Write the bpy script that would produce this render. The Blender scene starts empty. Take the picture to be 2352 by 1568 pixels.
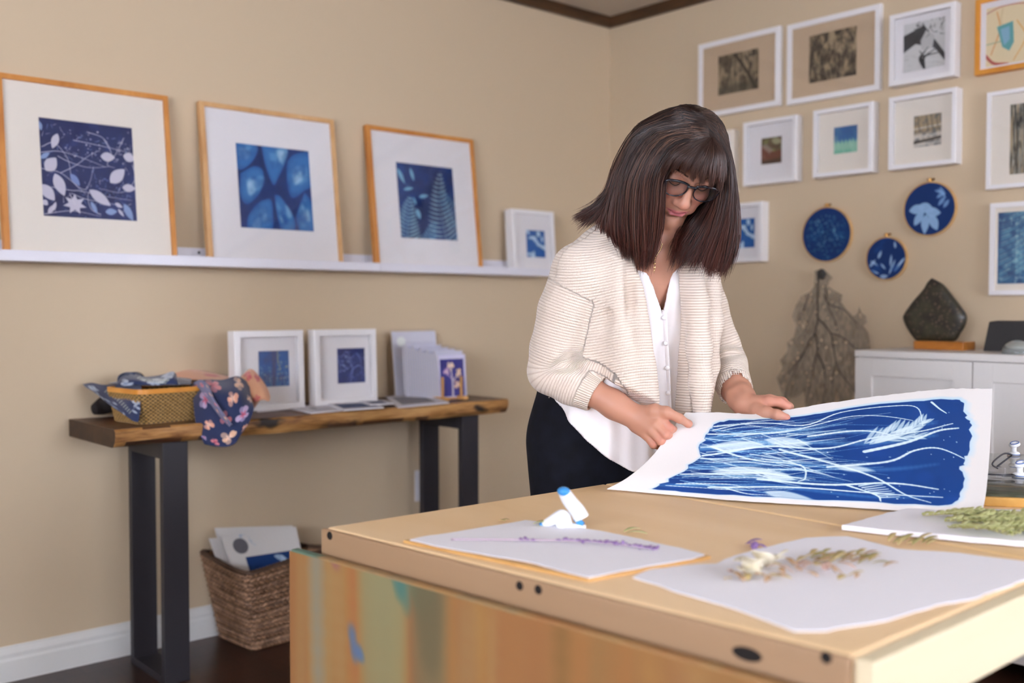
import bpy, math, random
import numpy as np
from mathutils import Vector, Matrix
rng = np.random.default_rng(7)
random.seed(7)
SC = bpy.context.scene
COL = SC.collection
PI = math.pi

# ------------------------------------------------------------------ camera maths (metres, room corner at the origin)
FPX = 2340.0
CAM = np.array([-3.456, -3.219, 1.10])
_yaw, _pit = math.radians(48.4), math.radians(1.85)
XV = np.array([math.sin(_yaw), math.cos(_yaw)]); YV = np.array([-math.cos(_yaw), math.sin(_yaw)])
RT = np.array([XV[0], YV[0], 0.0]); FH = np.array([XV[1], YV[1], 0.0])
FW = FH * math.cos(_pit) + np.array([0, 0, -math.sin(_pit)])
UP = FH * math.sin(_pit) + np.array([0, 0, math.cos(_pit)])
def ray(px, py):
    return FW + RT * (px - 1176) / FPX + UP * (784 - py) / FPX
def P(px, py, d):                      # world point seen at a photo pixel at depth d
    return CAM + ray(px, py) * d
def PL(px, py, ax, c):                 # world point seen at a photo pixel on the plane axis = c
    r = ray(px, py); return CAM + r * ((c - CAM[ax]) / r[ax])
def vec(lat, dep, up):                 # direction given to the right / away / up
    return RT * lat + FH * dep + np.array([0, 0, up])

# ------------------------------------------------------------------ object helpers
def link(name, me, mat=None, parent=None):
    o = bpy.data.objects.new(name, me); COL.objects.link(o)
    if mat is not None and me is not None:
        for m in (mat if isinstance(mat, (list, tuple)) else [mat]): me.materials.append(m)
    if parent is not None: o.parent = parent
    return o
def tag(o, label, cat, group=None):
    o['label'] = label; o['category'] = cat
    if group: o['group'] = group
    return o
def struct(o):
    o['kind'] = 'structure'; return o
def empty(name, loc=(0, 0, 0), rot=(0, 0, 0)):
    o = bpy.data.objects.new(name, None); COL.objects.link(o)
    o.location = loc; o.rotation_euler = rot; o.empty_display_size = .05
    return o
def mesh(V, F, smooth=False, col=None, attrs=None, mi=None):
    """V (n,3); F: list of faces or (m,k) array"""
    me = bpy.data.meshes.new('m')
    V = np.asarray(V, dtype=np.float32)
    if isinstance(F, np.ndarray):
        k = F.shape[1]; m = F.shape[0]
        me.vertices.add(len(V)); me.vertices.foreach_set('co', V.ravel())
        me.loops.add(m * k); me.loops.foreach_set('vertex_index', F.astype(np.int32).ravel())
        me.polygons.add(m); me.polygons.foreach_set('loop_start', np.arange(0, m * k, k, dtype=np.int32))
        me.update(calc_edges=True)
    else:
        me.from_pydata([tuple(map(float, v)) for v in V], [], [tuple(int(i) for i in f) for f in F])
    if col is not None:
        c = np.ones((len(V), 4), dtype=np.float32); c[:, :3] = col
        a = me.color_attributes.new('Col', 'FLOAT_COLOR', 'POINT'); a.data.foreach_set('color', c.ravel())
    for k_, v_ in (attrs or {}).items():
        a = me.attributes.new(k_, 'FLOAT', 'POINT'); a.data.foreach_set('value', np.asarray(v_, dtype=np.float32).ravel())
    if mi is not None: me.polygons.foreach_set('material_index', np.asarray(mi, dtype=np.int32))
    if smooth: me.shade_smooth()
    me.update(); me.validate()
    return me
class MB:
    """collects shapes for ONE mesh"""
    def __init__(s): s.v = []; s.f = []; s.m = []; s.n = 0; s.mi = 0
    def add(s, V, F, T=None):
        V = np.asarray(V, float)
        if T is not None:
            T = np.array(T); V = V @ T[:3, :3].T + T[:3, 3]
        s.v.append(V)
        for f in F: s.f.append([int(i) + s.n for i in f]); s.m.append(s.mi)
        s.n += len(V); return s
    def box(s, x0, x1, y0, y1, z0, z1, T=None, bev=0.0):
        b = min(bev, (x1 - x0) / 2.01, (y1 - y0) / 2.01, (z1 - z0) / 2.01)
        if b <= 0:
            V = [(x, y, z) for z in (z0, z1) for x, y in ((x0, y0), (x1, y0), (x1, y1), (x0, y1))]
            F = [(3, 2, 1, 0), (4, 5, 6, 7), (0, 1, 5, 4), (1, 2, 6, 5), (2, 3, 7, 6), (3, 0, 4, 7)]
            return s.add(V, F, T)
        import bmesh
        bm = bmesh.new(); bmesh.ops.create_cube(bm, size=1)
        for v in bm.verts:
            v.co = Vector(((x0 + x1) / 2 + v.co.x * (x1 - x0), (y0 + y1) / 2 + v.co.y * (y1 - y0), (z0 + z1) / 2 + v.co.z * (z1 - z0)))
        bmesh.ops.bevel(bm, geom=bm.edges[:], offset=b, segments=2, affect='EDGES', profile=.6)
        bm.verts.index_update()
        V = [tuple(v.co) for v in bm.verts]; F = [[v.index for v in f.verts] for f in bm.faces]; bm.free()
        return s.add(V, F, T)
    def prism(s, poly, z0, z1, T=None):
        n = len(poly)
        V = [(x, y, z0) for x, y in poly] + [(x, y, z1) for x, y in poly]
        F = [list(range(n))[::-1], list(range(n, 2 * n))] + [(i, (i + 1) % n, n + (i + 1) % n, n + i) for i in range(n)]
        return s.add(V, F, T)
    def tube(s, pts, r, seg=8, caps=True, closed=False, flat=None):
        pts = np.asarray(pts, float); n = len(pts)
        r = np.broadcast_to(np.asarray(r, float), (n,))
        if closed: t = np.roll(pts, -1, 0) - np.roll(pts, 1, 0)
        else: t = np.gradient(pts, axis=0)
        t /= np.linalg.norm(t, axis=1)[:, None] + 1e-12
        up = np.array([0, 0, 1.0]) if abs(t[0][2]) < .9 else np.array([1.0, 0, 0])
        a = np.cross(t[0], up); a /= np.linalg.norm(a); V = []
        for i in range(n):
            a = a - t[i] * (a @ t[i]); a /= np.linalg.norm(a) + 1e-12; b = np.cross(t[i], a)
            for k in range(seg):
                an = 2 * PI * k / seg
                V.append(pts[i] + (a * math.cos(an) + b * math.sin(an) * (flat or 1)) * r[i])
        F = []
        for i in range(n if closed else n - 1):
            j = (i + 1) % n
            for k in range(seg):
                k2 = (k + 1) % seg; F.append((i * seg + k, i * seg + k2, j * seg + k2, j * seg + k))
        if caps and not closed: F += [list(range(seg))[::-1], [(n - 1) * seg + k for k in range(seg)]]
        return s.add(V, F)
    def lathe(s, prof, seg=32, T=None):
        n = len(prof); V = []; F = []
        for i, (r, z) in enumerate(prof):
            for k in range(seg):
                an = 2 * PI * k / seg; V.append((r * math.cos(an), r * math.sin(an), z))
        for i in range(n - 1):
            for k in range(seg):
                k2 = (k + 1) % seg; F.append((i * seg + k, i * seg + k2, (i + 1) * seg + k2, (i + 1) * seg + k))
        F += [list(range(seg))[::-1], [(n - 1) * seg + k for k in range(seg)]]
        return s.add(V, F, T)
    def ball(s, c, r, seg=12, T=None):
        prof = [(math.sin(PI * i / seg) * 1, -math.cos(PI * i / seg)) for i in range(seg + 1)]
        r = np.broadcast_to(np.asarray(r, float), (3,)); c = np.asarray(c, float)
        M = np.eye(4); M[:3, :3] = np.diag(r); M[:3, 3] = c
        if T is not None: M = np.array(T) @ M
        prof[0] = (1e-4, -1); prof[-1] = (1e-4, 1)
        return s.lathe(prof, 2 * seg, M)
    def build(s, name, mat, parent=None, smooth=False):
        me = mesh(np.concatenate(s.v), s.f, smooth, mi=s.m if len(set(s.m)) > 1 else None)
        return link(name, me, mat, parent)
def trs(loc=(0, 0, 0), rot=(0, 0, 0), sc=(1, 1, 1)):
    from mathutils import Euler
    return np.array(Matrix.Translation(loc) @ Euler(rot).to_matrix().to_4x4() @ Matrix.Diagonal((*sc, 1)))
def frame_T(o, x, y, z):               # 4x4 whose columns are the given axes
    M = np.eye(4); M[:3, 0] = x; M[:3, 1] = y; M[:3, 2] = z; M[:3, 3] = o; return M
def autosmooth(o, ang=40):
    me = o.data; me.shade_smooth()
    try: me.set_sharp_from_angle(angle=math.radians(ang))
    except Exception: pass
    return o
def grid_faces(nv, nu, wrap=False):
    i = np.arange(nv - 1)[:, None]; j = np.arange(nu if wrap else nu - 1)[None, :]
    a = i * nu + j; b = i * nu + (j + 1) % nu
    return np.stack([a, b, b + nu, a + nu], -1).reshape(-1, 4)
def cr(pts, n):                         # catmull-rom resample
    p = np.asarray(pts, float); m = len(p)
    if m == 2: t = np.linspace(0, 1, n)[:, None]; return p[0] * (1 - t) + p[1] * t
    q = np.vstack([2 * p[0] - p[1], p, 2 * p[-1] - p[-2]])
    u = np.linspace(0, m - 1, n); i = np.minimum(u.astype(int), m - 2); t = (u - i)[:, None]
    a, b, c, d = q[i], q[i + 1], q[i + 2], q[i + 3]
    return .5 * (2 * b + (c - a) * t + (2 * a - 5 * b + 4 * c - d) * t ** 2 + (3 * b - a - 3 * c + d) * t ** 3)
def patch(ctrl, nv, nu):                # control net (rows of points) -> dense grid (nv,nu,3)
    rows = [cr(r, nu) for r in ctrl]
    return np.stack([cr([r[j] for r in rows], nv) for j in range(nu)], 1)
def vnoise(x, y, seed=0, z=None):       # value noise, smooth
    xi = np.floor(x).astype(np.int64); yi = np.floor(y).astype(np.int64)
    fx = x - xi; fy = y - yi; fx = fx * fx * (3 - 2 * fx); fy = fy * fy * (3 - 2 * fy)
    def h(a, b):
        n = (a * 374761393 + b * 668265263 + seed * 982451653) & 0x7fffffff
        n = ((n ^ (n >> 13)) * 1274126177) & 0x7fffffff
        return ((n ^ (n >> 16)) & 0xffff) / 65535.0
    return (h(xi, yi) * (1 - fx) + h(xi + 1, yi) * fx) * (1 - fy) + (h(xi, yi + 1) * (1 - fx) + h(xi + 1, yi + 1) * fx) * fy
def fbm(x, y, seed=0, o=4):
    s = 0; a = .5
    for k in range(o): s = s + a * vnoise(x * 2 ** k, y * 2 ** k, seed + k * 17); a *= .5
    return s / (1 - .5 ** o)

# ------------------------------------------------------------------ materials
def lin(c): 
    c = np.asarray(c, float); return np.where(c <= .04045, c / 12.92, ((c + .055) / 1.055) ** 2.4)
def hexc(h): return tuple(lin([int(h[i:i + 2], 16) / 255 for i in (0, 2, 4)]))
def mat(name, color='888888', rough=.6, metal=0, spec=.5, attr=None, bump=None, noise=None, coat=0, alpha=None, sheen=0, sss=0):
    m = bpy.data.materials.new(name); m.use_nodes = True
    nt = m.node_tree; N = nt.nodes; L = nt.links; b = N['Principled BSDF']
    c = hexc(color) if isinstance(color, str) else color
    b.inputs['Base Color'].default_value = (*c, 1)
    b.inputs['Roughness'].default_value = rough; b.inputs['Metallic'].default_value = metal
    b.inputs['Specular IOR Level'].default_value = spec
    b.inputs['Coat Weight'].default_value = coat
    if sheen: b.inputs['Sheen Weight'].default_value = sheen
    if sss:
        b.inputs['Subsurface Weight'].default_value = sss; b.inputs['Subsurface Radius'].default_value = (.012, .005, .003)
        b.inputs['Subsurface Scale'].default_value = 1
    src = None
    if attr:
        a = N.new('ShaderNodeAttribute'); a.attribute_name = attr; src = a.outputs['Color']
        L.new(src, b.inputs['Base Color'])
    tc = N.new('ShaderNodeTexCoord')
    if noise:                           # (scale, amount, second colour hex, stretch)
        n = N.new('ShaderNodeTexNoise'); n.inputs['Scale'].default_value = noise[0]; n.inputs['Detail'].default_value = 5
        mp = N.new('ShaderNodeMapping'); mp.inputs['Scale'].default_value = noise[3] if len(noise) > 3 else (1, 1, 1)
        L.new(tc.outputs['Object'], mp.inputs[0]); L.new(mp.outputs[0], n.inputs['Vector'])
        r = N.new('ShaderNodeValToRGB'); r.color_ramp.elements[0].position = .35; r.color_ramp.elements[1].position = .68
        L.new(n.outputs['Fac'], r.inputs[0])
        mx = N.new('ShaderNodeMix'); mx.data_type = 'RGBA'
        ml = N.new('ShaderNodeMath'); ml.operation = 'MULTIPLY'; ml.inputs[1].default_value = noise[1]
        L.new(r.outputs[0], ml.inputs[0]); L.new(ml.outputs[0], mx.inputs['Factor'])
        if src is None: mx.inputs[6].default_value = (*c, 1)
        else: L.new(src, mx.inputs[6])
        mx.inputs[7].default_value = (*hexc(noise[2]), 1)
        L.new(mx.outputs[2], b.inputs['Base Color'])
    if bump:                            # (scale, strength, distance[, stretch])
        n = N.new('ShaderNodeTexNoise'); n.inputs['Scale'].default_value = bump[0]; n.inputs['Detail'].default_value = 4
        mp = N.new('ShaderNodeMapping'); mp.inputs['Scale'].default_value = bump[3] if len(bump) > 3 else (1, 1, 1)
        L.new(tc.outputs['Object'], mp.inputs[0]); L.new(mp.outputs[0], n.inputs['Vector'])
        bp = N.new('ShaderNodeBump'); bp.inputs['Strength'].default_value = bump[1]; bp.inputs['Distance'].default_value = bump[2]
        L.new(n.outputs['Fac'], bp.inputs['Height']); L.new(bp.outputs[0], b.inputs['Normal'])
    return m
def wood(name, c1, c2, c3, stretch, scale=6, rough=.5, knots=None, ring=.25, coat=0, bumps=.15, plank=None):
    """grain runs along the axis whose stretch is small; knots=(scale, threshold, hex)"""
    m = bpy.data.materials.new(name); m.use_nodes = True
    nt = m.node_tree; N = nt.nodes; L = nt.links; b = N['Principled BSDF']
    tc = N.new('ShaderNodeTexCoord'); mp = N.new('ShaderNodeMapping'); mp.inputs['Scale'].default_value = stretch
    L.new(tc.outputs['Object'], mp.inputs[0])
    n1 = N.new('ShaderNodeTexNoise'); n1.inputs['Scale'].default_value = scale; n1.inputs['Detail'].default_value = 6; n1.inputs['Distortion'].default_value = .6
    n2 = N.new('ShaderNodeTexNoise'); n2.inputs['Scale'].default_value = scale * 7; n2.inputs['Detail'].default_value = 4
    L.new(mp.outputs[0], n1.inputs['Vector']); L.new(mp.outputs[0], n2.inputs['Vector'])
    r = N.new('ShaderNodeValToRGB'); e = r.color_ramp.elements
    e[0].position = .32; e[0].color = (*hexc(c1), 1); e[1].position = .7; e[1].color = (*hexc(c3), 1)
    x = e.new(.5); x.color = (*hexc(c2), 1)
    ad = N.new('ShaderNodeMath'); ad.operation = 'MULTIPLY_ADD'; ad.inputs[1].default_value = ring; 
    sb = N.new('ShaderNodeMath'); sb.operation = 'ADD'; sb.inputs[1].default_value = -ring / 2
    L.new(n2.outputs['Fac'], ad.inputs[0]); L.new(n1.outputs['Fac'], ad.inputs[2]); L.new(ad.outputs[0], sb.inputs[0]); L.new(sb.outputs[0], r.inputs[0])
    src = r.outputs[0]
    if knots:
        v = N.new('ShaderNodeTexNoise'); v.inputs['Scale'].default_value = knots[0]; v.inputs['Detail'].default_value = 3
        mk = N.new('ShaderNodeMapping'); mk.inputs['Scale'].default_value = [1 - .6 * (1 - min(1, q)) for q in stretch]; mk.inputs['Location'].default_value = (3.3, 1.7, .4)
        L.new(tc.outputs['Object'], mk.inputs[0]); L.new(mk.outputs[0], v.inputs['Vector'])
        rr = N.new('ShaderNodeValToRGB'); rr.color_ramp.elements[0].position = knots[1]; rr.color_ramp.elements[1].position = knots[1] + .06
        L.new(v.outputs['Fac'], rr.inputs[0])
        mx = N.new('ShaderNodeMix'); mx.data_type = 'RGBA'; L.new(rr.outputs[0], mx.inputs['Factor']); L.new(src, mx.inputs[6]); mx.inputs[7].default_value = (*hexc(knots[2]), 1)
        src = mx.outputs[2]
    L.new(src, b.inputs['Base Color']); b.inputs['Roughness'].default_value = rough; b.inputs['Coat Weight'].default_value = coat
    bp = N.new('ShaderNodeBump'); bp.inputs['Strength'].default_value = bumps; bp.inputs['Distance'].default_value = .002
    L.new(n2.outputs['Fac'], bp.inputs['Height']); L.new(bp.outputs[0], b.inputs['Normal'])
    return m
def glass_mat(name, tint='ffffff', rough=.0, refl=1.0):
    """thin pane: clear with fresnel reflection"""
    m = bpy.data.materials.new(name); m.use_nodes = True
    nt = m.node_tree; N = nt.nodes; L = nt.links; N.remove(N['Principled BSDF']); out = N['Material Output']
    t = N.new('ShaderNodeBsdfTransparent'); t.inputs[0].default_value = (*hexc(tint), 1)
    g = N.new('ShaderNodeBsdfGlossy'); g.inputs['Roughness'].default_value = rough
    f = N.new('ShaderNodeFresnel'); f.inputs['IOR'].default_value = 1.45
    ge = N.new('ShaderNodeNewGeometry'); io = N.new('ShaderNodeMapRange'); io.inputs['To Min'].default_value = 1.45; io.inputs['To Max'].default_value = 1 / 1.45
    L.new(ge.outputs['Backfacing'], io.inputs['Value']); L.new(io.outputs[0], f.inputs['IOR'])
    ml = N.new('ShaderNodeMath'); ml.operation = 'MULTIPLY'; ml.inputs[1].default_value = refl
    mx = N.new('ShaderNodeMixShader'); L.new(f.outputs[0], ml.inputs[0]); L.new(ml.outputs[0], mx.inputs[0])
    L.new(t.outputs[0], mx.inputs[1]); L.new(g.outputs[0], mx.inputs[2]); L.new(mx.outputs[0], out.inputs[0])
    return m

# ------------------------------------------------------------------ painting printed patterns as vertex colours
class Art:
    """a colour raster in sRGB floats, y down; becomes the vertex colours of a dense sheet"""
    def __init__(s, w, h, bg='123a78'):
        s.w, s.h = w, h
        s.a = np.empty((h, w, 3)); s.a[:] = [int(bg[i:i + 2], 16) / 255 for i in (0, 2, 4)]
        s.X, s.Y = np.meshgrid((np.arange(w) + .5), (np.arange(h) + .5))
    def c(s, col): return np.array([int(col[i:i + 2], 16) / 255 for i in (0, 2, 4)]) if isinstance(col, str) else np.array(col)
    def put(s, mask, col, sl=None):
        col = s.c(col)
        if sl is None: s.a += mask[..., None] * (col - s.a)
        else: s.a[sl] += mask[..., None] * (col - s.a[sl])
    def cloud(s, scale, col, lo=.4, hi=.7, amt=1, seed=0, sy=1):
        n = fbm(s.X / s.w * scale + seed, s.Y / s.w * scale * sy + 5, seed)
        s.put(np.clip((n - lo) / (hi - lo), 0, 1) * amt, col)
    def line(s, pts, w0, w1, col, al=1, soft=1.0, n=None):
        p = np.asarray(pts, float) * [s.w, s.h]
        if n is None: n = max(6, len(p) * 5)
        p = cr(p, n); ws = np.linspace(w0, w1, len(p)) * s.w
        for i in range(len(p) - 1):
            a, b = p[i], p[i + 1]; wa, wb = ws[i], ws[i + 1]; m = max(wa, wb) + soft + 1
            x0, x1 = int(max(0, min(a[0], b[0]) - m)), int(min(s.w, max(a[0], b[0]) + m + 1))
            y0, y1 = int(max(0, min(a[1], b[1]) - m)), int(min(s.h, max(a[1], b[1]) + m + 1))
            if x1 <= x0 or y1 <= y0: continue
            sl = (slice(y0, y1), slice(x0, x1)); X, Y = s.X[sl], s.Y[sl]
            d = b - a; t = np.clip(((X - a[0]) * d[0] + (Y - a[1]) * d[1]) / (d @ d + 1e-9), 0, 1)
            ds = np.hypot(X - a[0] - t * d[0], Y - a[1] - t * d[1]) - (wa + (wb - wa) * t) / 2
            s.put(np.clip(.5 - ds / soft, 0, 1) * al, col, sl)
    def poly(s, pts, col, al=1, soft=1.0):
        p = np.asarray(pts, float) * [s.w, s.h]; m = soft + 1
        x0, x1 = int(max(0, p[:, 0].min() - m)), int(min(s.w, p[:, 0].max() + m + 1))
        y0, y1 = int(max(0, p[:, 1].min() - m)), int(min(s.h, p[:, 1].max() + m + 1))
        if x1 <= x0 or y1 <= y0: return
        sl = (slice(y0, y1), slice(x0, x1)); X, Y = s.X[sl], s.Y[sl]
        ins = np.zeros(X.shape, bool); ds = np.full(X.shape, 1e9)
        for a, b in zip(p, np.roll(p, -1, 0)):
            d = b - a; t = np.clip(((X - a[0]) * d[0] + (Y - a[1]) * d[1]) / (d @ d + 1e-9), 0, 1)
            ds = np.minimum(ds, np.hypot(X - a[0] - t * d[0], Y - a[1] - t * d[1]))
            if a[1] != b[1]:
                ins ^= ((a[1] > Y) != (b[1] > Y)) & (X < (b[0] - a[0]) * (Y - a[1]) / (b[1] - a[1]) + a[0])
        ds = np.where(ins, -ds, ds)
        s.put(np.clip(.5 - ds / soft, 0, 1) * al, col, sl)
    def leaf(s, x, y, L, W, ang, col, al=1, soft=1.0, vein=None, bend=0):
        t = np.linspace(0, 1, 12); w = np.sin(PI * t) ** .8 * (1.15 - .35 * t) * W / 2
        ar = s.w / s.h
        def tr(u, v):
            v = v + bend * L * np.sin(PI * u / L) if L else v
            return np.stack([x + u * math.cos(ang) - v * math.sin(ang), y + (u * math.sin(ang) + v * math.cos(ang)) * ar], -1)
        s.poly(np.vstack([tr(t * L, w), tr(t[::-1] * L, -w[::-1])]), col, al, soft)
        if vein: s.line(tr(np.array([0, .5, .95]) * L, np.zeros(3)), .004, .002, vein, .8)
    def dots(s, n, r0, r1, col, al=1, box=(0, 0, 1, 1), seed=1):
        g = np.random.default_rng(seed)
        for _ in range(n):
            x, y = g.uniform(box[0], box[2]), g.uniform(box[1], box[3]); r = g.uniform(r0, r1)
            s.line([(x, y), (x + r * .3, y + r * .2)], r * 2, r * 2, col, al * g.uniform(.5, 1), 1.2, 2)
    def flower(s, x, y, r, col, c2=None, n=5, rot=0, al=1):
        ar = s.w / s.h; t = np.linspace(0, 2 * PI, 14, endpoint=False)
        for k in range(n):
            a = rot + 2 * PI * k / n + .25 * math.sin(k * 2.3 + x * 9); q = r * (.85 + .3 * ((k * 7 + int(x * 50)) % 5) / 5)
            u = q * .55 + q * .48 * np.cos(t); v = q * .36 * np.sin(t) * (1 + .35 * np.cos(t))
            s.poly(np.stack([x + u * math.cos(a) - v * math.sin(a), y + (u * math.sin(a) + v * math.cos(a)) * ar], -1), col, al * (.75 + .25 * ((k + 1) % 2)), 1.5)
        if c2:
            for k in range(n):
                s.leaf(x, y, r * .55, r * .22, rot + 2 * PI * k / n, c2, al * .8, 1.5)
    def sheet(s, f):                    # f(u,v)->(h,w,3) grid function, v down
        u, v = np.meshgrid(np.linspace(0, 1, s.w), np.linspace(0, 1, s.h))
        V = f(u, v).reshape(-1, 3)
        return mesh(V, grid_faces(s.h, s.w), True, col=lin(np.clip(s.a, 0, 1)).reshape(-1, 3))
SKY = 22.8; EXPO = 0.0
# ------------------------------------------------------------------ shared materials
M = {}
M['wall'] = mat('wall_paint', 'c9b69a', .75, spec=.25, bump=(180, .08, .001))
M['ceil'] = mat('ceiling_paint', 'c9c0b4', .9, bump=(90, .3, .002))
M['dark_trim'] = wood('dark_stained_trim', '33200f', '452c16', '553820', (1, 1, 8), 6, .45)
M['white_trim'] = mat('white_trim_paint', 'd9d9d6', .45)
M['white'] = mat('white_lacquer', 'e6e4e4', .4)
M['white_frame'] = mat('white_frame_lacquer', 'e9e7e8', .35)
M['ledge'] = mat('white_ledge_lacquer', 'dedde6', .35)
M['oak'] = wood('pale_oak_frame', 'c0905c', 'cfa26e', 'dab384', (.6, .6, .25), 14, .45)
M['oak2'] = wood('warm_oak_frame', 'b8732f', 'c7843d', 'd49650', (.6, .6, .25), 14, .45)
M['oak3'] = wood('orange_pine_frame', 'c9822f', 'd8933a', 'e2a24c', (.6, .6, .25), 10, .4)
M['mount'] = mat('white_mount_board', 'eae7e9', .85)
M['mount_warm'] = mat('cream_mount_board', 'eae2d6', .85)
M['mount_tan'] = mat('tan_mount_board', 'c8b093', .85)
M['art'] = mat('printed_colour', 'ffffff', .75, attr='Col', spec=.3)
M['glass'] = glass_mat('picture_glass', refl=.9)
M['black_metal'] = mat('black_powder_coat', '26242a', .5, bump=(300, .15, .001))
M['slab'] = wood('slab_top', '3c2616', '553621', '6b4629', (.18, 1.4, 1.4), 7, .42, ring=.3, bumps=.3)
M['slab_edge'] = wood('live_edge_sapwood', '6e4726', 'a87843', 'c4965c', (.35, 1, 2.6), 9, .55, knots=(9, .615, '1d120b'), ring=.45, bumps=.5)
M['slab_end'] = wood('slab_end_grain', '2c1b11', '3e2817', '4d3320', (1, 1, 1), 14, .6)
M['floor'] = wood('dark_floor_boards', '2c1a14', '3d251c', '4b3023', (1.6, .25, 1), 5, .32, ring=.3)
M['table_top'] = wood('birch_tabletop', 'dcb985', 'e6c595', 'edcfa4', (1, .25, 1), 3, .5, ring=.15, bumps=.05)
M['table_edge'] = wood('brown_edge_board', '8e7052', '9a7b5c', 'a48566', (1, .2, 1), 3, .55, ring=.2)
M['pine'] = wood('pale_pine_board', 'cdbd98', 'd8caa8', 'e0d2b2', (.15, 1, 1), 4, .55, knots=(7, .73, 'b98a62'), ring=.15)
M['panel'] = wood('stained_panel', '75715a', '9a774b', '9c673c', (1, 2.2, .22), 2.8, .6, knots=(3.4, .60, '56705f'), ring=.12)
M['orange_rail'] = wood('orange_rail', 'b8752f', 'c9853a', 'd49348', (1, .2, 1), 4, .5)
M['black'] = mat('black_plastic', '15151a', .35)
M['hole'] = mat('dark_hole', '140d0a', .9)
M['cabinet'] = mat('off_white_cabinet', 'd9d6d3', .5)
M['outlet'] = mat('outlet_plastic', 'dcdbe0', .35)
M['paper'] = mat('white_paper', 'e6e6ea', .9, bump=(60, .1, .001))
M['plastic'] = mat('white_plastic', 'edeff2', .3)
M['clear'] = glass_mat('clear_sleeve', 'fdfdff', .06, .8)
M['steel'] = mat('steel', '8d8d92', .25, metal=1)
M['brass'] = mat('brass', 'a8804a', .3, metal=1)

# ------------------------------------------------------------------ room shell
H = 2.42; X0 = -6.4; Y0 = -7.2; T = .12
def box_obj(name, x0, x1, y0, y1, z0, z1, m, parent=None, bev=0):
    return MB().box(x0, x1, y0, y1, z0, z1, bev=bev).build(name, m, parent)
def floor():
    b = MB(); b.box(X0 - T, T, Y0 - T, T, -.06, 0)
    o = struct(b.build('floor', M['floor']))
    mm = M['floor']; N = mm.node_tree.nodes; L = mm.node_tree.links
    # board joints: bump and tone per board
    tc = [n for n in N if n.type == 'TEX_COORD'][0]
    br = N.new('ShaderNodeTexBrick'); br.inputs['Scale'].default_value = 1; br.inputs['Brick Width'].default_value = 1.2; br.inputs['Row Height'].default_value = .09
    br.inputs['Mortar Size'].default_value = .0016; br.inputs['Color1'].default_value = (1, 1, 1, 1); br.inputs['Color2'].default_value = (.6, .6, .6, 1); br.inputs['Mortar'].default_value = (.1, .1, .1, 1)
    L.new(tc.outputs['Object'], br.inputs[0])
    rmp = [n for n in N if n.type == 'VALTORGB'][0]; b_ = N['Principled BSDF']
    mx = N.new('ShaderNodeMix'); mx.data_type = 'RGBA'; mx.blend_type = 'MULTIPLY'; mx.inputs['Factor'].default_value = 1
    L.new(rmp.outputs[0], mx.inputs[6]); L.new(br.outputs['Color'], mx.inputs[7]); L.new(mx.outputs[2], b_.inputs['Base Color'])
floor()
struct(box_obj('ceiling', X0 - T, T, Y0 - T, T, H, H + .08, M['ceil']))
struct(box_obj('wall_left', X0 - T, 0, 0, T, 0, H, M['wall']))
# window openings; the unseen back and side ones are added as fill light
W_FILL_BACK = (-3.2, -1.1, .95, 2.28)  # unseen back window, kept only as soft frontal fill
def wall_with_hole(name, axis, c, c2, holes, a0, a1):
    b = MB(); xs = sorted({a0, a1, *[h[0] for h in holes], *[h[1] for h in holes]})
    for p, q in zip(xs[:-1], xs[1:]):
        hh = [h for h in holes if h[0] <= p + 1e-6 and h[1] >= q - 1e-6]
        zs = [(0, H)] if not hh else [(0, hh[0][2]), (hh[0][3], H)]
        for z0, z1 in zs:
            if axis == 'y': b.box(p, q, c, c2, z0, z1)
            else: b.box(c, c2, p, q, z0, z1)
    return struct(b.build(name, M['wall']))
wall_with_hole('wall_back', 'y', Y0 - T, Y0, [W_FILL_BACK], X0 - T, T)
W_FILL_SIDE = (-5.6, -2.2, 1.0, 2.30)  # unseen side window, added to brighten the surfaces that face it
wall_with_hole('wall_side', 'x', X0 - T, X0, [W_FILL_SIDE], Y0, 0)
W2 = (-6.2, -4.5, .80, 2.28)
wall_with_hole('wall_right', 'x', 0, T, [W2], Y0, T)
M['pane'] = glass_mat('window_glass', 'ffffff', 0, .6)
def window(n, axis, w):
    o = struct(empty('window_%d' % n))
    b = MB(); a0, a1, z0, z1 = w; f = .05
    def bx(p, q, r, s, d0=.03, d1=.08, bb=b):
        if axis == 'y': bb.box(p, q, Y0 - d1, Y0 - d0, r, s)
        elif axis == 'x': bb.box(d0, d1, p, q, r, s)
        else: bb.box(X0 - d1, X0 - d0, p, q, r, s)
    bx(a0, a1, z0, z0 + f); bx(a0, a1, z1 - f, z1); bx(a0, a0 + f, z0 + f, z1 - f); bx(a1 - f, a1, z0 + f, z1 - f)
    m = (a0 + a1) / 2; bx(m - .025, m + .025, z0 + f, z1 - f)
    b.build('window_frame', M['white_trim'], o)
    b2 = MB(); bx(a0 + f, a1 - f, z0 + f, z1 - f, .053, .057, b2); b2.build('window_pane', M['pane'], o)
window(1, 'y', W_FILL_BACK); window(2, 'x', W2); window(3, 's', W_FILL_SIDE)  # the back and side windows are unseen additions for fill
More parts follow.
